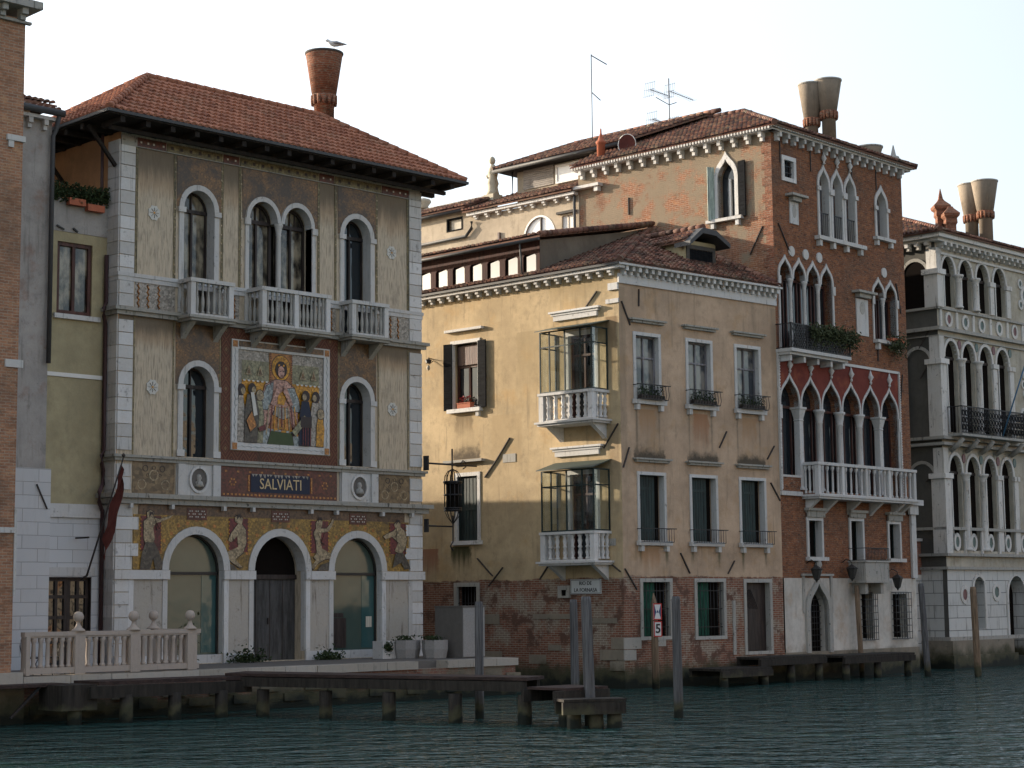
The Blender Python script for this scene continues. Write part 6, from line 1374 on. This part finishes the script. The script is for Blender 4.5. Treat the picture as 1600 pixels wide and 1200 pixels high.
# brick arch closing the side canal between the two palaces
br = thing('bridge_arch', 'low red brick arch with pale coping across the gap beside the pale marble palace', 'bridge', FD @ T(-3.6, 1.2, 0))
wall_mb([(0, 3.9), (0, 5.3), (3.6, 5.3), (3.6, 3.9)], [[(1.9, 3.95), (1.95, 4.3), (2.2, 4.62), (2.6, 4.75), (3.0, 4.62), (3.25, 4.3), (3.3, 3.95)]], .5).out('arch', M['brick_brg'], br)
MB().box(0, 3.6, -.1, .5, 5.302, 5.42).out('coping', M['istria'], br); MB().box(1.9, 3.3, .52, .6, 3.9, 4.9).out('arch_shade_sheet', M['brownroom'], br)  # near-black sheet stands for the shade under the arch
MB().box(0, 3.55, .0, .5, -.5, 3.9).out('pier', M['darioblock'], br)
# ================================================================ 5. houses at the left edge
F1 = Fr(14.0, 42.15, 0)
N1 = thing('brick_house', 'tawny brick house cut off by the left edge, with stone cornice and base', 'house', F1)
wall_mb(rect(0, 9.68, 1.5, 18.2), [], .1).out('front_wall', M['brick_n1'], N1, F1)
MB().box(0, 9.67, .003, 4.8, -.5, 18.2).out('body_wall', M['brick_n1'], N1, F1)
MB().box(0, 9.95, -.12, 3, .95, 1.28).out('stone_base', M['quaystone'], N1, F1); MB().box(0, 10.0, -.1, .5, -.5, .949).out('foundation', M['basestone'], N1, F1)
MB().box(0, 9.68, -.05, -.003, 4.78, 4.92).box(9.67, 9.73, -.04, .3, 3.2, 5.4).out('string_course', M['istria'], N1, F1)
c_ = MB().box(0, 9.95, -.42, 5, 18.42, 18.62); modillions(c_, 0, 9.8, 17, 18.12, 18.418, .3, .17, -.003); c_.box(0, 9.8, -.12, -.003, 18.05, 18.119); c_.out('cornice', M['istria_old'], N1, F1)
MB().box(9.2, 9.72, -.08, -.003, 14.9, 15.05).box(9.25, 9.4, -.06, -.003, 14.72, 14.898).box(9.3, 9.8, -.05, -.003, 9.0, 9.2).out('sill', M['istria'], N1, F1)
F2 = Fr(24.1, 47.0, 0)
N2 = thing('plaster_house', 'narrow house of peeling grey plaster behind the tawny brick one', 'house', F2)
MB().box(0, 3.25, 0, 4, 6.86, 17.1).out('front_wall', M['greyplaster'], N2, F2)
MB().box(0, 3.42, -.03, 4, .9, 6.858).out('ground_wall', M['whitepaint'], N2, F2)
MB().box(1.9, 2.12, -.06, -.003, 7.4, 8.95).out('iron_slot', M['iron'], N2, F2)
c_ = MB().box(0, 3.3, -.22, 0, 17.05, 17.15); modillions(c_, .2, 3.2, 6, 16.75, 17.05, .2, .14, -.003); c_.box(0, .28, -.05, -.003, 6.9, 16.7) ; c_.box(1.62, 1.74, -.04, -.003, 12.0, 16.6); c_.out('cornice', M['istria'], N2, F2)
MB().tube([(0, -.32, 17.28), (3.45, -.32, 17.28)], .11, 8).tube([(3.3, -.3, 17.2), (3.3, -.14, 16.8), (3.2, -.14, 16.6), (3.2, -.14, 9.9)], .07, 8).out('gutter', M['gutter'], N2, F2)
rf = MB(); slope(rf, [F2 @ Vector(p) for p in ((-.2, -.3, 17.32), (3.4, -.3, 17.32), (3.4, 2.2, 18.0), (-.2, 2.2, 18.0))]); roofout('roof', rf, M['tile_old'], N2)
MB().bar((2.95, -.06, 6.4), (3.3, -.06, 5.7), .04, .03).out('tie_iron', M['ironrust'], N2, F2)
# taller strip of roof behind
F2b = Fr(24.5, 50.5, 0)
N2b = thing('rear_house', 'sliver of tiled roof and dark eave seen above the peeling grey plaster house', 'house', F2b)
MB().box(0, 4.1, 0, 4, 1.1, 18.35).out('wall', M['beige'], N2b, F2b); MB().box(-.2, 4.6, -.5, 4, 18.36, 18.46).out('eaves', M['eave'], N2b, F2b)
rf = MB(); slope(rf, [F2b @ Vector(p) for p in ((-.2, -.6, 18.5), (4.7, -.6, 18.5), (4.2, 2.2, 19.3), (-.2, 2.2, 19.3))]); roofout('roof', rf, M['tile_old'], N2b)
F3 = Fr(27.53, 47.42, 0)
N3 = thing('yellow_house', 'pale yellow narrow house with one brown framed window and a roof terrace', 'house', F3)
NW = 2.03
wall_mb(rect(-.2, NW, 5.9, 13.95), [rect(.32, 1.5, 11.5, 13.65)], .2).out('front_wall', M['paleyellow'], N3, F3)
wall_mb(rect(-.12, NW, .9, 5.899), [rect(.2, 1.62, 1.15, 3.75)], .2).out('ground_wall', M['whitepaint'], N3, F3 @ T(0, -.015, 0))
MB().box(-.12, 0.3, -.1, -.02, 5.5, 5.88).box(.302, NW, -.1, -.02, 5.5, 5.88).out('string_course', M['istria_clean'], N3, F3); MB().box(-.1, NW, -.04, -.003, 9.62, 9.74).out('white_line', M['whiteframe'], N3, F3)
MB().box(-.2, NW - .001, .25, 3.6, .9, 13.9).out('body_wall', M['darkgrey'], N3, F3)
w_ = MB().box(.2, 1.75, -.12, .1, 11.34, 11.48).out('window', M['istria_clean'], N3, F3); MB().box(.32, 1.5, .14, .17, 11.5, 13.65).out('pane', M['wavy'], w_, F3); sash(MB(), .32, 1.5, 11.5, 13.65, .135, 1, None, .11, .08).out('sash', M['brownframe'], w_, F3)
d_ = rframe(.2, 1.62, 1.15, 3.75, .02, -.03, .1, bottom=False).out('door', M['darkpaint'], N3, F3)
MB().box(.2, 1.62, .15, .18, 1.15, 3.75).out('pane', M['glass'], d_, F3); s = sash(MB(), .2, .91, 1.15, 3.75, .145, 1, [1.9, 2.6, 3.2], .1); sash(s, .915, 1.62, 1.15, 3.75, .145, 1, [1.9, 2.6, 3.2], .1); s.out('sash', M['darkpaint'], d_, F3)
MB().box(.2, 1.75, -.04, -.016, 3.8, 4.05).out('lintel', M['istria'], N3, F3)
MB().box(-.2, NW, -.02, .3, 13.952, 14.95).out('terrace_parapet', M['greyplaster'], N3, F3); MB().bar((.25, -.06, 14.1), (.5, -.06, 14.0), .04).bar((.8, -.06, 14.08), (.95, -.06, 13.98), .05).out('iron_hook', M['iron'], N3, F3)
tp = thing('terrace_planter', 'dark trailing plants above terracotta troughs on the roof terrace at left', 'plant', F3 @ T(.9, -.05, 14.95))
MB().box(-.35, .2, -.2, -.02, -.2, .0).box(.28, .85, -.2, -.02, -.3, -.1).out('trough', M['terracotta'], tp)
foliage(MB(), 2200, lambda: (random.uniform(-1.0, 1.05), random.gauss(-.02, .1), random.triangular(-.15, .5, .2)), .05).out('leaves', M['leaf'], tp)
# flag on its inclined pole
fg = thing('flag', 'furled dark red and orange flag on a thin slanting pole beside the brown drainpipe', 'flag', Fr(28.6, 46.95, 0, 3.9))
MB().tube([(.05, -.15, -.1), (.62, -1.1, 3.3)], [.03, .022], 8).lathe([(.02, 0), (.06, .06), (.02, .12)], .62, -1.1, 3.3, 8).tube([(.05, -.15, -.1), (.02, .1, -.2)], .03, 6).tube([(.0, -.3, 1.0), (0, .4, 1.0)], .03, 6).out('pole', M['ironrust'], fg)
c_ = MB(); vs = []; n = 14
for i in range(n + 1):
    t = i / n; tx, ty, tz = .60 - .50 * t * .7, -1.08 + .6 * t * .7, 3.2 - 3.3 * t * .66
    wdt = .03 + .13 * math.sin(math.pi * min(1, t * 1.15)) ** .7 if t < .87 else .08
    for j in range(7):
        a = j / 6; vs.append((tx + a * wdt, ty + .07 * math.sin(a * 9 + i * .9) , tz - a * (.5 + .25 * t) + .03 * math.sin(i)))
c_.add(vs, [(i*7+j, i*7+j+1, (i+1)*7+j+1, (i+1)*7+j) for i in range(n) for j in range(6)], True); c_.out('cloth', M['flagred'], fg)
# ================================================================ 6. quay furniture
Bq = thing('balustrade', 'pale cast stone balustrade with ball finials along the left end of the quay', 'balustrade', Fr(24.05, 42.25, 0, 1.165))
b_ = MB(); b_.box(0, 5.35, -.1, .12, 1.0, 1.11).box(0, 5.33, -.07, .09, .955, .998)
b_.box(5.05, 5.3, .122, 1.9, 1.0, 1.11).out('rail', M['balustone'], Bq)
MB().box(0, 5.3, -.1, .1, .05, .2).box(5.05, 5.28, .122, 1.9, .05, .2).out('plinth', M['balustone'], Bq)
ps = (0.0, 1.53, 3.2, 5.0)
for i, x in enumerate(ps):
    w2 = .15 if i else .08
    MB().box(x + (0 if i else .05) - w2 + .06, x + w2 + .06, -.13, .14, .02, .998).out('post', M['balustone'], Bq)
MB().box(5.0, 5.25, 1.75, 2.0, .02, .998).out('post', M['balustone'], Bq)
ball = MB().lathe([(.19, 0), (.17, .04), (.1, .09), (.06, .16), (.045, .22), (.065, .245), (.105, .275), (.13, .32), (.137, .37), (.127, .43), (.09, .485), (.045, .505), (.001, .51)], n=16).mesh('ball_finial', M['balustone'])
for x, y in ((1.59, 0), (3.26, 0), (5.06, 0), (5.12, 1.87)): inst('ball_finial', ball, Bq, MW[Bq.name] @ T(x, y, 1.11))
bm_ = MB().lathe([(.075, 0), (.075, .05), (.05, .08), (.06, .3), (.05, .62), (.075, .68), (.075, .755)], n=10).mesh('baluster', M['balustone'])
def row(a, b, n): return [a + (b - a) * (i + .5) / n for i in range(n)]
for x in row(.2, 1.42, 6) + row(1.78, 3.08, 6) + row(3.45, 4.88, 6): inst('baluster', bm_, Bq, MW[Bq.name] @ T(x, 0, .2))
for y in row(.2, 1.7, 6): inst('baluster', bm_, Bq, MW[Bq.name] @ T(5.15, y, .2))
# cafe chairs behind it
def chair(M_, lab):
    c = thing('cafe_chair', lab, 'chair', M_, 'dark cafe chairs behind the balustrade')
    MB().lathe([(.2, .43), (.21, .45), (.2, .47)], n=14).out('seat', M['iron'], c)
    for sx in (-1, 1):
        for sy in (-1, 1): MB().tube([(sx * .15, sy * .15, .44), (sx * .1, sy * .1, .3), (sx * .12, sy * .12, .16), (sx * .22, sy * .22, 0)], .014, 6).out('leg', M['iron'], c)
    MB().tube([(-.17, .14, .44), (-.18, .2, .75), (-.1, .22, .92), (.1, .22, .92), (.18, .2, .75), (.17, .14, .44)], .015, 6).tube([(-.08, .19, .5), (.08, .21, .85)], .01, 5).tube([(.08, .19, .5), (-.08, .21, .85)], .01, 5).out('backrest', M['iron'], c)
chair(Fr(24.7, 43.0, 30, 1.152), 'dark scrolled iron chair behind the balustrade, nearest the brick house'); chair(Fr(25.35, 42.95, 190, 1.152), 'dark scrolled iron chair behind the balustrade, right one next to the first ball finial')
kb = thing('stone_cabinet', 'tall grey granite cabinet on the quay in front of the barred window', 'cabinet', Fr(40.45, 43.55, 0, 1.16))
MB().box(0, 1.0, 0, 1.3, 0, 1.62).out('body', M['concretedark'], kb); MB().box(0.03, .97, -.02, -.002, .03, 1.6).out('front_panel', M['concrete'], kb); MB().box(-.02, 1.02, -.04, 1.32, 1.622, 1.66).out('lid', M['concretedark'], kb)
def plantbox(name, M_, lab, w0, w1, h, oct_=True, mat='concrete', grp='stone planters on the quay'):
    p = thing(name, lab, 'planter', M_, grp)
    b = MB()
    if oct_: b.lathe([(w0 * .86, 0), (w0, h * .5), (w0, h), (w0 * .85, h), (w0 * .85, h - .1)], 0, 0, 0, 8, False)
    else: b.box(-w0, w0, -w1, w1, 0, h * .88).box(-w0 * 1.04, w0 * 1.04, -w1 * 1.04, w1 * 1.04, h * .882, h)
    b.out('basin', M[mat], p); foliage(MB(), 260, lambda: (random.gauss(-.1, w0 * .4), random.gauss(0, w0 * .3), h + random.uniform(-.1, .14)), .04).out('leaves', M['leaf'], p); return p
plantbox('planter', Fr(39.85, 44.2, 0, 1.16), 'octagonal grey stone planter right beside the granite cabinet', .42, .42, .58)
plantbox('planter', Fr(39.35, 45.0, 0, 1.16), 'octagonal grey stone planter behind, showing dark plants on its rim', .45, .4, .58)
sbx = thing('stone_box', 'small pale stone block with a dark round wreath in front of the right pier', 'planter', Fr(38.75, 45.35, 0, 1.16), 'stone planters on the quay')
MB().box(-.32, .32, -.25, .25, 0, .56).out('block', M['istria'], sbx); foliage(MB(), 300, lambda: (-.12 + random.gauss(0, .08), -.28 + random.uniform(-.04, .03), .36 + random.gauss(0, .08)), .035).out('wreath', M['leaf'], sbx)
for x, y, s_, lb in ((34.15, 46.45, .34, 'green weed clump at the foot of the left side of the grey plank door'), (37.3, 46.4, .24, 'low green weed clump below the right shop window'), (29.6, 43.1, .22, 'green shrub just right of the end ball finial')):
    wd = thing('weed', lb, 'plant', Fr(x, y, 0, 1.16), 'weeds on the quay'); f_ = MB()
    if x < 30: foliage(f_, 300, lambda: (random.gauss(0, .14), random.gauss(0, .12), .6 + random.gauss(0, .3)), .05); f_.tube([(0, 0, 0), (0, 0, .8)], .02, 5)
    else: foliage(f_, 500, lambda: (random.gauss(0, s_), random.gauss(0, .1), abs(random.gauss(0, s_ * .55))), .05)
    f_.out('leaves', M['leaf'], wd)
# hanging lantern on its wrought bracket, fixed to the palace corner
ln = thing('hanging_lantern', 'big black caged lantern hanging from an iron bracket over the side canal', 'lantern', Fr(41.66, 46.6, 0, 0), None)
MB().tube([(0, 0, 7.65), (2.35, -.0, 7.65)], .035, 6).tube([(1.2, 0, 8.2), (1.2, 0, 7.0)], .03, 6).tube([(0, 0, 5.52), (1.22, 0, 5.52)], .03, 6).tube([(1.22, 0, 5.9), (1.22, 0, 5.0), (1.1, 0, 4.85), (1.22, 0, 4.7)], .028, 6).tube([(1.6, 0, 7.7), (1.7, 0, 7.82), (1.85, 0, 7.75), (1.85, 0, 7.6), (1.7, 0, 7.52)], .02, 6).box(-.03, .02, -.12, .12, 7.4, 7.9).box(-.03, .02, -.1, .1, 5.3, 5.75).out('bracket', M['iron'], ln)
cg = MB(); n = 12; r = .29
for z in (6.05, 6.12, 6.58, 6.98, 7.02): cg.lathe([(r * 1.08, 0), (r * 1.08, .05), (r * .98, .05), (r * .98, 0)], 1.22, 0, z, 16)
for k in range(n):
    a = 2 * math.pi * k / n; ca, sa = math.cos(a), math.sin(a); cg.tube([(1.22 + r * ca, r * sa, 6.05), (1.22 + r * ca, r * sa, 7.02)], .018, 5)
    cg.tube([(1.22 + r * ca, r * sa, 7.05), (1.22 + r * .95 * ca, r * .95 * sa, 7.25), (1.22 + r * .6 * ca, r * .6 * sa, 7.42), (1.22, 0, 7.5)], .014, 5)
    cg.tube([(1.22 + r * ca, r * sa, 6.05), (1.22 + r * .7 * ca, r * .7 * sa, 5.85), (1.22, 0, 5.6)], .012, 5)
cg.lathe([(r * 1.15, 0), (r * 1.15, .06), (.02, .065)], 1.22, 0, 7.02, 16); cg.out('cage', M['iron'], ln)
MB().lathe([(r * .8, 6.1), (r * .8, 6.98)], 1.22, 0, 0, 8, False).out('glass', M['brownroom'], ln)
# ================================================================ 7. mooring poles, sign, jetties
def pole(x, y, h, lean, lab, r=.11, mat='pole', tip=0, cat='mooring pole'):
    p = thing('mooring_pole', lab, cat, Fr(x, y, random.uniform(0, 360)), 'wooden mooring poles standing in the canal')
    Mi = MW[p.name].inverted(); a = Mi @ Vector((x, y, -1)); b = Mi @ Vector((x + lean[0], y + lean[1], h)); d = b - a
    pts = [a + d * t for t in (0, .25, .5, .75, .97, 1)]; rr = [r * 1.08, r * 1.05, r, r * .98, r * .95, r * .8 if not tip else r * .2]
    if tip: pts[4] = a + d * .93
    MB().tube(pts, rr, 12).out('shaft', M[mat], p); return p
pole(32.3, 34.15, 2.94, (0, 0), 'grey mooring pole rising behind the long jetty, in front of the granite cabinet')
pole(39.65, 37.8, 2.98, (-.05, 0), 'left one of the close pair of grey mooring poles below the white name plaque', .125)
pole(32.1, 30.1, 3.03, (-.05, .08), 'right thicker one of the close pair of grey mooring poles below the white name plaque', .135)
pole(35.5, 30.3, 3.02, (-.03, .0), 'lone dark grey mooring pole standing in open water right of the number 5 sign', .115, 'pole')
pole(58.8, 41.0, 3.42, (-.25, 0), 'thin leaning pole in front of the stone balcony of the brick palace', .1, 'polebrown')
pole(59.9, 38.8, 3.46, (-.35, 0), 'leaning grey pole at the water between the brick palace and the marble palace', .12)
pole(60.9, 37.3, 3.32, (-.25, -.05), 'leaning pale brown pole in front of the marble palace doorway', .13, 'polebrown')
sp_ = thing('channel_sign', 'two red bordered boards, the lower reading 5, on a pointed brown timber post', 'sign', Fr(46.9, 41.0, 0))
MB().tube([(0, 0, -1), (-.02, 0, 1.5), (-.03, 0, 2.85), (-.05, 0, 3.18)], [.13, .12, .1, .015], 10).out('post', M['polebrown'], sp_)
FS = MW[sp_.name] @ T(-.02, -.12, 0, -20)
for z0, z1, u0, u1 in ((2.28, 2.83, -.16, .16), (1.72, 2.24, -.15, .16)):
    bo = MB().box(u0, u1, -.03, -.005, z0, z1).out('board', M['signwhite'], sp_, FS); MB().ring(rect(u0, u1, z0, z1), rect(u0 + .035, u1 - .035, z0 + .035, z1 - .035), -.038, -.031, True).out('red_border', M['signred'], bo, FS)
    if z0 > 2: MB().poly([(-.12, 2.33), (-.12, 2.78), (-.05, 2.55)], -.036, -.031).poly([(.12, 2.33), (.12, 2.78), (.05, 2.55)], -.036, -.031).poly([(-.045, 2.52), (0, 2.62), (.045, 2.52)], -.036, -.031).out('symbol', M['blueink'], bo, FS)
    else: text(bo, FS, '5', .01, 1.98, .42, 'ink', -.036, 'numeral', off=.008)
def pile(mb, x, y, top, r=.2, w_=None):
    mb.tube([(x, y, -1), (x, y, top * .5), (x, y, top)], [r * 1.08, r * 1.03, r], 10)
J = thing('jetty', 'long dark timber jetty running off the quay and out over the canal', 'jetty', Fr(0, 0, 0))
MB().hexa([(25.2,40.5,.95),(29.6,40.0,.95),(29.8,41.2,.95),(25.2,41.7,.95),(25.2,40.5,1.04),(29.6,40.0,1.04),(29.8,41.2,1.04),(25.2,41.7,1.04)]).hexa([(29.1,40.6,1.042),(31.35,31.5,1.042),(32.35,31.9,1.042),(30.3,41.3,1.042),(29.1,40.6,1.12),(31.35,31.5,1.12),(32.35,31.9,1.12),(30.3,41.3,1.12)]).out('deck', M['timber_deck'], J)
g = MB(); g.bar((24.9, 40.45, .78), (29.5, 40.0, .78), .14, .3).bar((29.15, 40.55, .9), (31.4, 31.6, .9), .14, .24).bar((30.2, 41.1, .9), (32.25, 32.0, .9), .14, .24).bar((25.2, 41.6, .75), (29.5, 41.15, .75), .14, .25); g.box(24.15, 25.15, 40.5, 41.6, .35, .98); g.out('beam', M['timber'], J)
for x, y in ((24.6, 40.7), (25.9, 40.4), (27.25, 40.25), (28.6, 40.1), (29.5, 39.5), (30.0, 37.5), (30.42, 35.5), (30.84, 33.5), (31.44, 31.7)):
    p_ = MB(); pile(p_, x + .05, y + .02, .7, .17); p_.out('pile', M['timber'], J)
J2 = thing('jetty_step', 'short low timber platform stepping down from the end of the long jetty', 'jetty', Fr(31.45, 31.1, 0), 'low landing platforms')
MB().box(-.1, 1.35, -.9, .4, .84, .9).out('deck', M['timber_deck'], J2); MB().box(-.45, 1.3, -.93, -.8, .56, .838).box(-.3, 1.3, .3, .4, .56, .838).box(1.3, 1.42, -.9, .4, .5, .838).out('beam', M['timber'], J2); 
p_ = MB(); pile(p_, .02, -.8, .56, .19); p_.out('pile', M['timber'], J2); p_ = MB(); pile(p_, 1.1, .2, .56, .17); p_.out('pile', M['timber'], J2)
J3 = thing('jetty_step', 'lowest timber landing platform on three stout piles at the foot of the pole pair', 'jetty', Fr(31.3, 29.75, 0), 'low landing platforms')
MB().hexa([(-.6,-.1,.62),(.72,-.85,.62),(1.05,-.25,.62),(-.3,.5,.62),(-.6,-.1,.68),(.72,-.85,.68),(1.05,-.25,.68),(-.3,.5,.68)]).out('deck', M['timber'], J3)
MB().bar((-.6, -.05, .47), (.72, -.8, .47), .12, .28).bar((-.32, .45, .47), (1.0, -.3, .47), .12, .28).out('beam', M['timber'], J3)
for x, y in ((-.12, .05), (.28, -.28), (.62, -.55)): p_ = MB(); pile(p_, x, y, .4, .17); p_.out('pile', M['timber'], J3)
for i, (x0, y0, x1, y1, z, lab) in enumerate(((48.6, 39.6, 51.4, 41.0, .62, 'low weedy timber landing stage below the brick base of the ochre house'), (51.2, 40.0, 55.1, 41.0, .93, 'grey plank landing stage at the door where the ochre house meets the brick palace'), (55.6, 39.6, 60.2, 41.0, .88, 'green mossy timber landing in front of the pointed doorway'))):
    jt = thing('landing_stage', lab, 'landing stage', Fr(x0, y0, 0), 'timber landing stages along the palace fronts'); w2, d2 = x1 - x0, y1 - y0
    MB().box(0, w2, 0, d2, z - .08, z).out('deck', M['timber'], jt); MB().box(.02, w2 - .02, -.06, .06, z - .3, z - .082).box(.02, w2 - .02, d2 - .1, d2, z - .3, z - .082).out('beam', M['timber'], jt)
    for k in range(3 if w2 > 3 else 2): p_ = MB(); pile(p_, .3 + (w2 - .6) * k / (2 if w2 > 3 else 1), .12, z - .3, .14); p_.out('pile', M['timber'], jt)
gw = thing('gangplank', 'thin grey plank walkway at the foot of the brick house at the left edge', 'gangway', Fr(20, 41.2, 0))
MB().box(0, 4.75, 0, .8, .93, 1.0).out('deck', M['timber_deck'], gw); MB().bar((3.2, .1, .2), (4.0, .1, .93), .06).bar((1.2, .1, .2), (2.0, .1, .93), .06).out('strut', M['iron'], gw)
# ================================================================ 8. on the roofs
def rfan(u, y, z): return FC @ Vector((u, y, z))
an = thing('radio_mast', 'tall thin mast with two short side arms on the brick palace roof', 'antenna', FC @ T(3.4, 11.6, 22.3), 'aerials on the brick palace roof')
MB().tube([(0, 0, -.6), (0, 0, 4.25)], .022, 6).out('mast', M['silver'], an); MB().tube([(0, 0, 4.2), (.75, -.25, 3.9)], .025, 5).tube([(0, 0, 2.55), (.42, -.14, 2.25)], .022, 5).out('arm', M['silver'], an)
tv = thing('tv_antenna', 'cluster of four comb shaped television aerials on one short mast', 'antenna', FC @ T(4.2, 8.0, 22.6), 'aerials on the brick palace roof')
MB().tube([(0, 0, -.5), (0, 0, 2.3)], .025, 6).tube([(-1.5 * .6, 0, 1.3), (0, 0, 1.15), (.5, 0, 1.35)], .018, 5).out('mast', M['silver'], tv)
def yagi(x, z, L, mb):
    mb.tube([(x, 0, z), (x + L, -.2, z - .18 * L / 1.5)], .016, 5)
    for k in range(12): t = k / 11; mb.tube([(x + L * t, -.2 * t - .2, z - .18 * t), (x + L * t, -.2 * t + .2, z - .18 * t)], .007, 4)
    for k in range(6): mb.tube([(x - .14, -.25 + .1 * k, z - .35), (x - .02, -.25 + .1 * k, z + .35)], .007, 4)
    for zz_ in (-.3, 0, .3): mb.tube([(x - .08 + zz_ * .2, -.28, z + zz_), (x - .08 + zz_ * .2, .28, z + zz_)], .007, 4)
for x, z, L in ((.1, 1.75, 1.3), (-1.25, 1.55, .9), (-1.15, .3, .6), (.3, .35, .7)): m_ = MB(); yagi(x, z, L, m_); m_.out('aerial', M['silver'], tv)
ds = thing('satellite_dish', 'dull red satellite dish tilted on the tiles beside the tall mast', 'satellite dish', FCL @ T(-7.6, .9, 21.35, 25))
m_ = MB(); n = 16; vs = [(0, 0, 0)] + [(.36 * math.cos(2*math.pi*k/n), -.1, .42 * math.sin(2*math.pi*k/n)) for k in range(n)]; m_.add(vs, [(0, 1 + k, 1 + (k + 1) % n) for k in range(n)], True); m_.out('dish', M['flagred'], ds); MB().tube([(.37 * math.cos(2*math.pi*k/n), -.1, .43 * math.sin(2*math.pi*k/n)) for k in range(n + 1)], .018, 5).out('rim', M['whiteframe'], ds); MB().tube([(0, .02, -.5), (0, .02, 0)], .03, 6).out('bracket', M['silver'], ds)
stt = thing('statue', 'small weathered stone figure standing at the end of the roof ridge against the sky', 'statue', FCL @ T(-15.7, 1.5, 20.65))
MB().lathe([(.3, 0), (.26, .15), (.22, .35), (.27, .5), (.2, .75), (.24, .95), (.2, 1.15), (.12, 1.3), (.1, 1.36)], 0, 0, 0, 10).lathe([(.001, 1.34), (.12, 1.42), (.15, 1.55), (.1, 1.68), (.001, 1.74)], 0, -.02, 0, 10).tube([(-.18, 0, 1.12), (-.27, -.08, .85), (-.1, -.2, .75)], [.07, .06, .04], 6).tube([(.18, 0, 1.12), (.25, -.05, .85), (.12, -.18, .95)], [.07, .06, .04], 6).out('figure', M['statue'], stt, MW[stt.name])
MB().box(-.3, .3, -.3, .3, -.3, 0).out('plinth', M['statue'], stt)
ur = thing('roof_urn', 'pale stone lump among leaves at the far end of the low roof ridge', 'urn', FCL @ T(-20.0, 1.5, 20.7)); MB().lathe([(.25, 0), (.2, .1), (.35, .3), (.3, .42), (.05, .5)], n=10).out('urn', M['statue'], ur)
def crown(x, y, z, n, rx, rz, lab, trunk):
    t = thing('tree', lab, 'tree', Fr(x, y, 0, 1.1), 'greenery behind the low roof')
    MB().tube([(0, 0, 0), (.1, .1, (z - 1) * .6), (0, 0, z - 1)], [.22, .15, .06], 8).out('trunk', M['eave'], t)
    cl = [(random.gauss(0, rx * .5), random.gauss(0, rx * .5), z - 1 + random.gauss(0, rz * .5)) for _ in range(9)]
    def fn(): c = random.choice(cl); return (c[0] + random.gauss(0, rx * .22), c[1] + random.gauss(0, rx * .22), c[2] + random.gauss(0, rz * .25))
    foliage(MB(), n, fn, .12).out('crown', M['leaf2'], t)
crown(54.6, 64.2, 21.3, 2500, .9, .55, 'small patch of leaves over the low roof just left of the statue', 0); crown(54.0, 70.5, 21.2, 2000, .9, .5, 'leaves peeping over the low roof beside the eave of the mosaic palace', 0)
# rope and pipes lying on the brick palace roof
cb = thing('roof_cable', 'loose pale cable lying across the tiles of the brick palace roof', 'cable', FCL @ T(-3, 1.5, 21.3))
MB().tube([(-3.6, .3, .15), (-2, .25, .12), (-.5, .0, .02), (.5, .25, .14), (1.3, .2, .12)], .022, 5).tube([(-3.3, .2, .1), (-1, .1, .05), (.5, .4, .2)], .018, 5).out('cable', M['curtain'], cb)
# ================================================================ 9. houses that shade and face this bank
hh = thing('canal_house', 'unseen low house behind the mosaic palace, shading the ochre wall', 'house', Fr(33.2, 52.0, 0, 0))  # unseen house, sized so its shadow edge falls on the ochre wall
MB().box(0, 8.0, 0, 24, 1, HH).out('wall', M['beige'], hh); rf = MB(); slope(rf, [Vector((41.3, 52, HH)), Vector((41.3, 76, HH)), Vector((37.2, 76, HH + .7)), Vector((37.2, 52, HH + .7))], dx=.4, dy=.6, r=.14); rf.out('roof', M['tile_old'], hh, WLD)
for i, (x, y, wd, h, mt) in enumerate(((-34, -34, 26, 17, 'beige'), (-7, -33, 24, 14, 'paleyellow'), (18, -35, 30, 18, 'istria_old'), (49, -34, 26, 15, 'orange'), (76, -36, 34, 18, 'beige'), (111, -35, 30, 16, 'yellow'))):
    o = thing('canal_house', 'sunlit house number %s of the row on the far bank behind the viewer' % ('one', 'two', 'three', 'four', 'five', 'six')[i], 'house', Fr(x + wd, y, 180), 'row on the opposite bank')
    hs = []; nx = int(wd / 2.6)
    for k in range(nx):
        for zf in (1.5, 5.2, 8.9) + ((12.6,) if h > 15 else ()): c = wd * (k + .5) / nx; hs.append(arch(c, .55, zf, zf + 1.7, 'round', .55, 6))
    wall_mb(rect(0, wd, -.5, h), hs, .4).out('wall', M[mt], o); MB().box(0, wd, .45, 8, -.5, h - .1).out('body', M['brownroom'], o); MB().box(-.2, wd + .2, -.5, 8, h, h + .3).out('cornice', M['istria'], o)
bpy.context.view_layer.update()
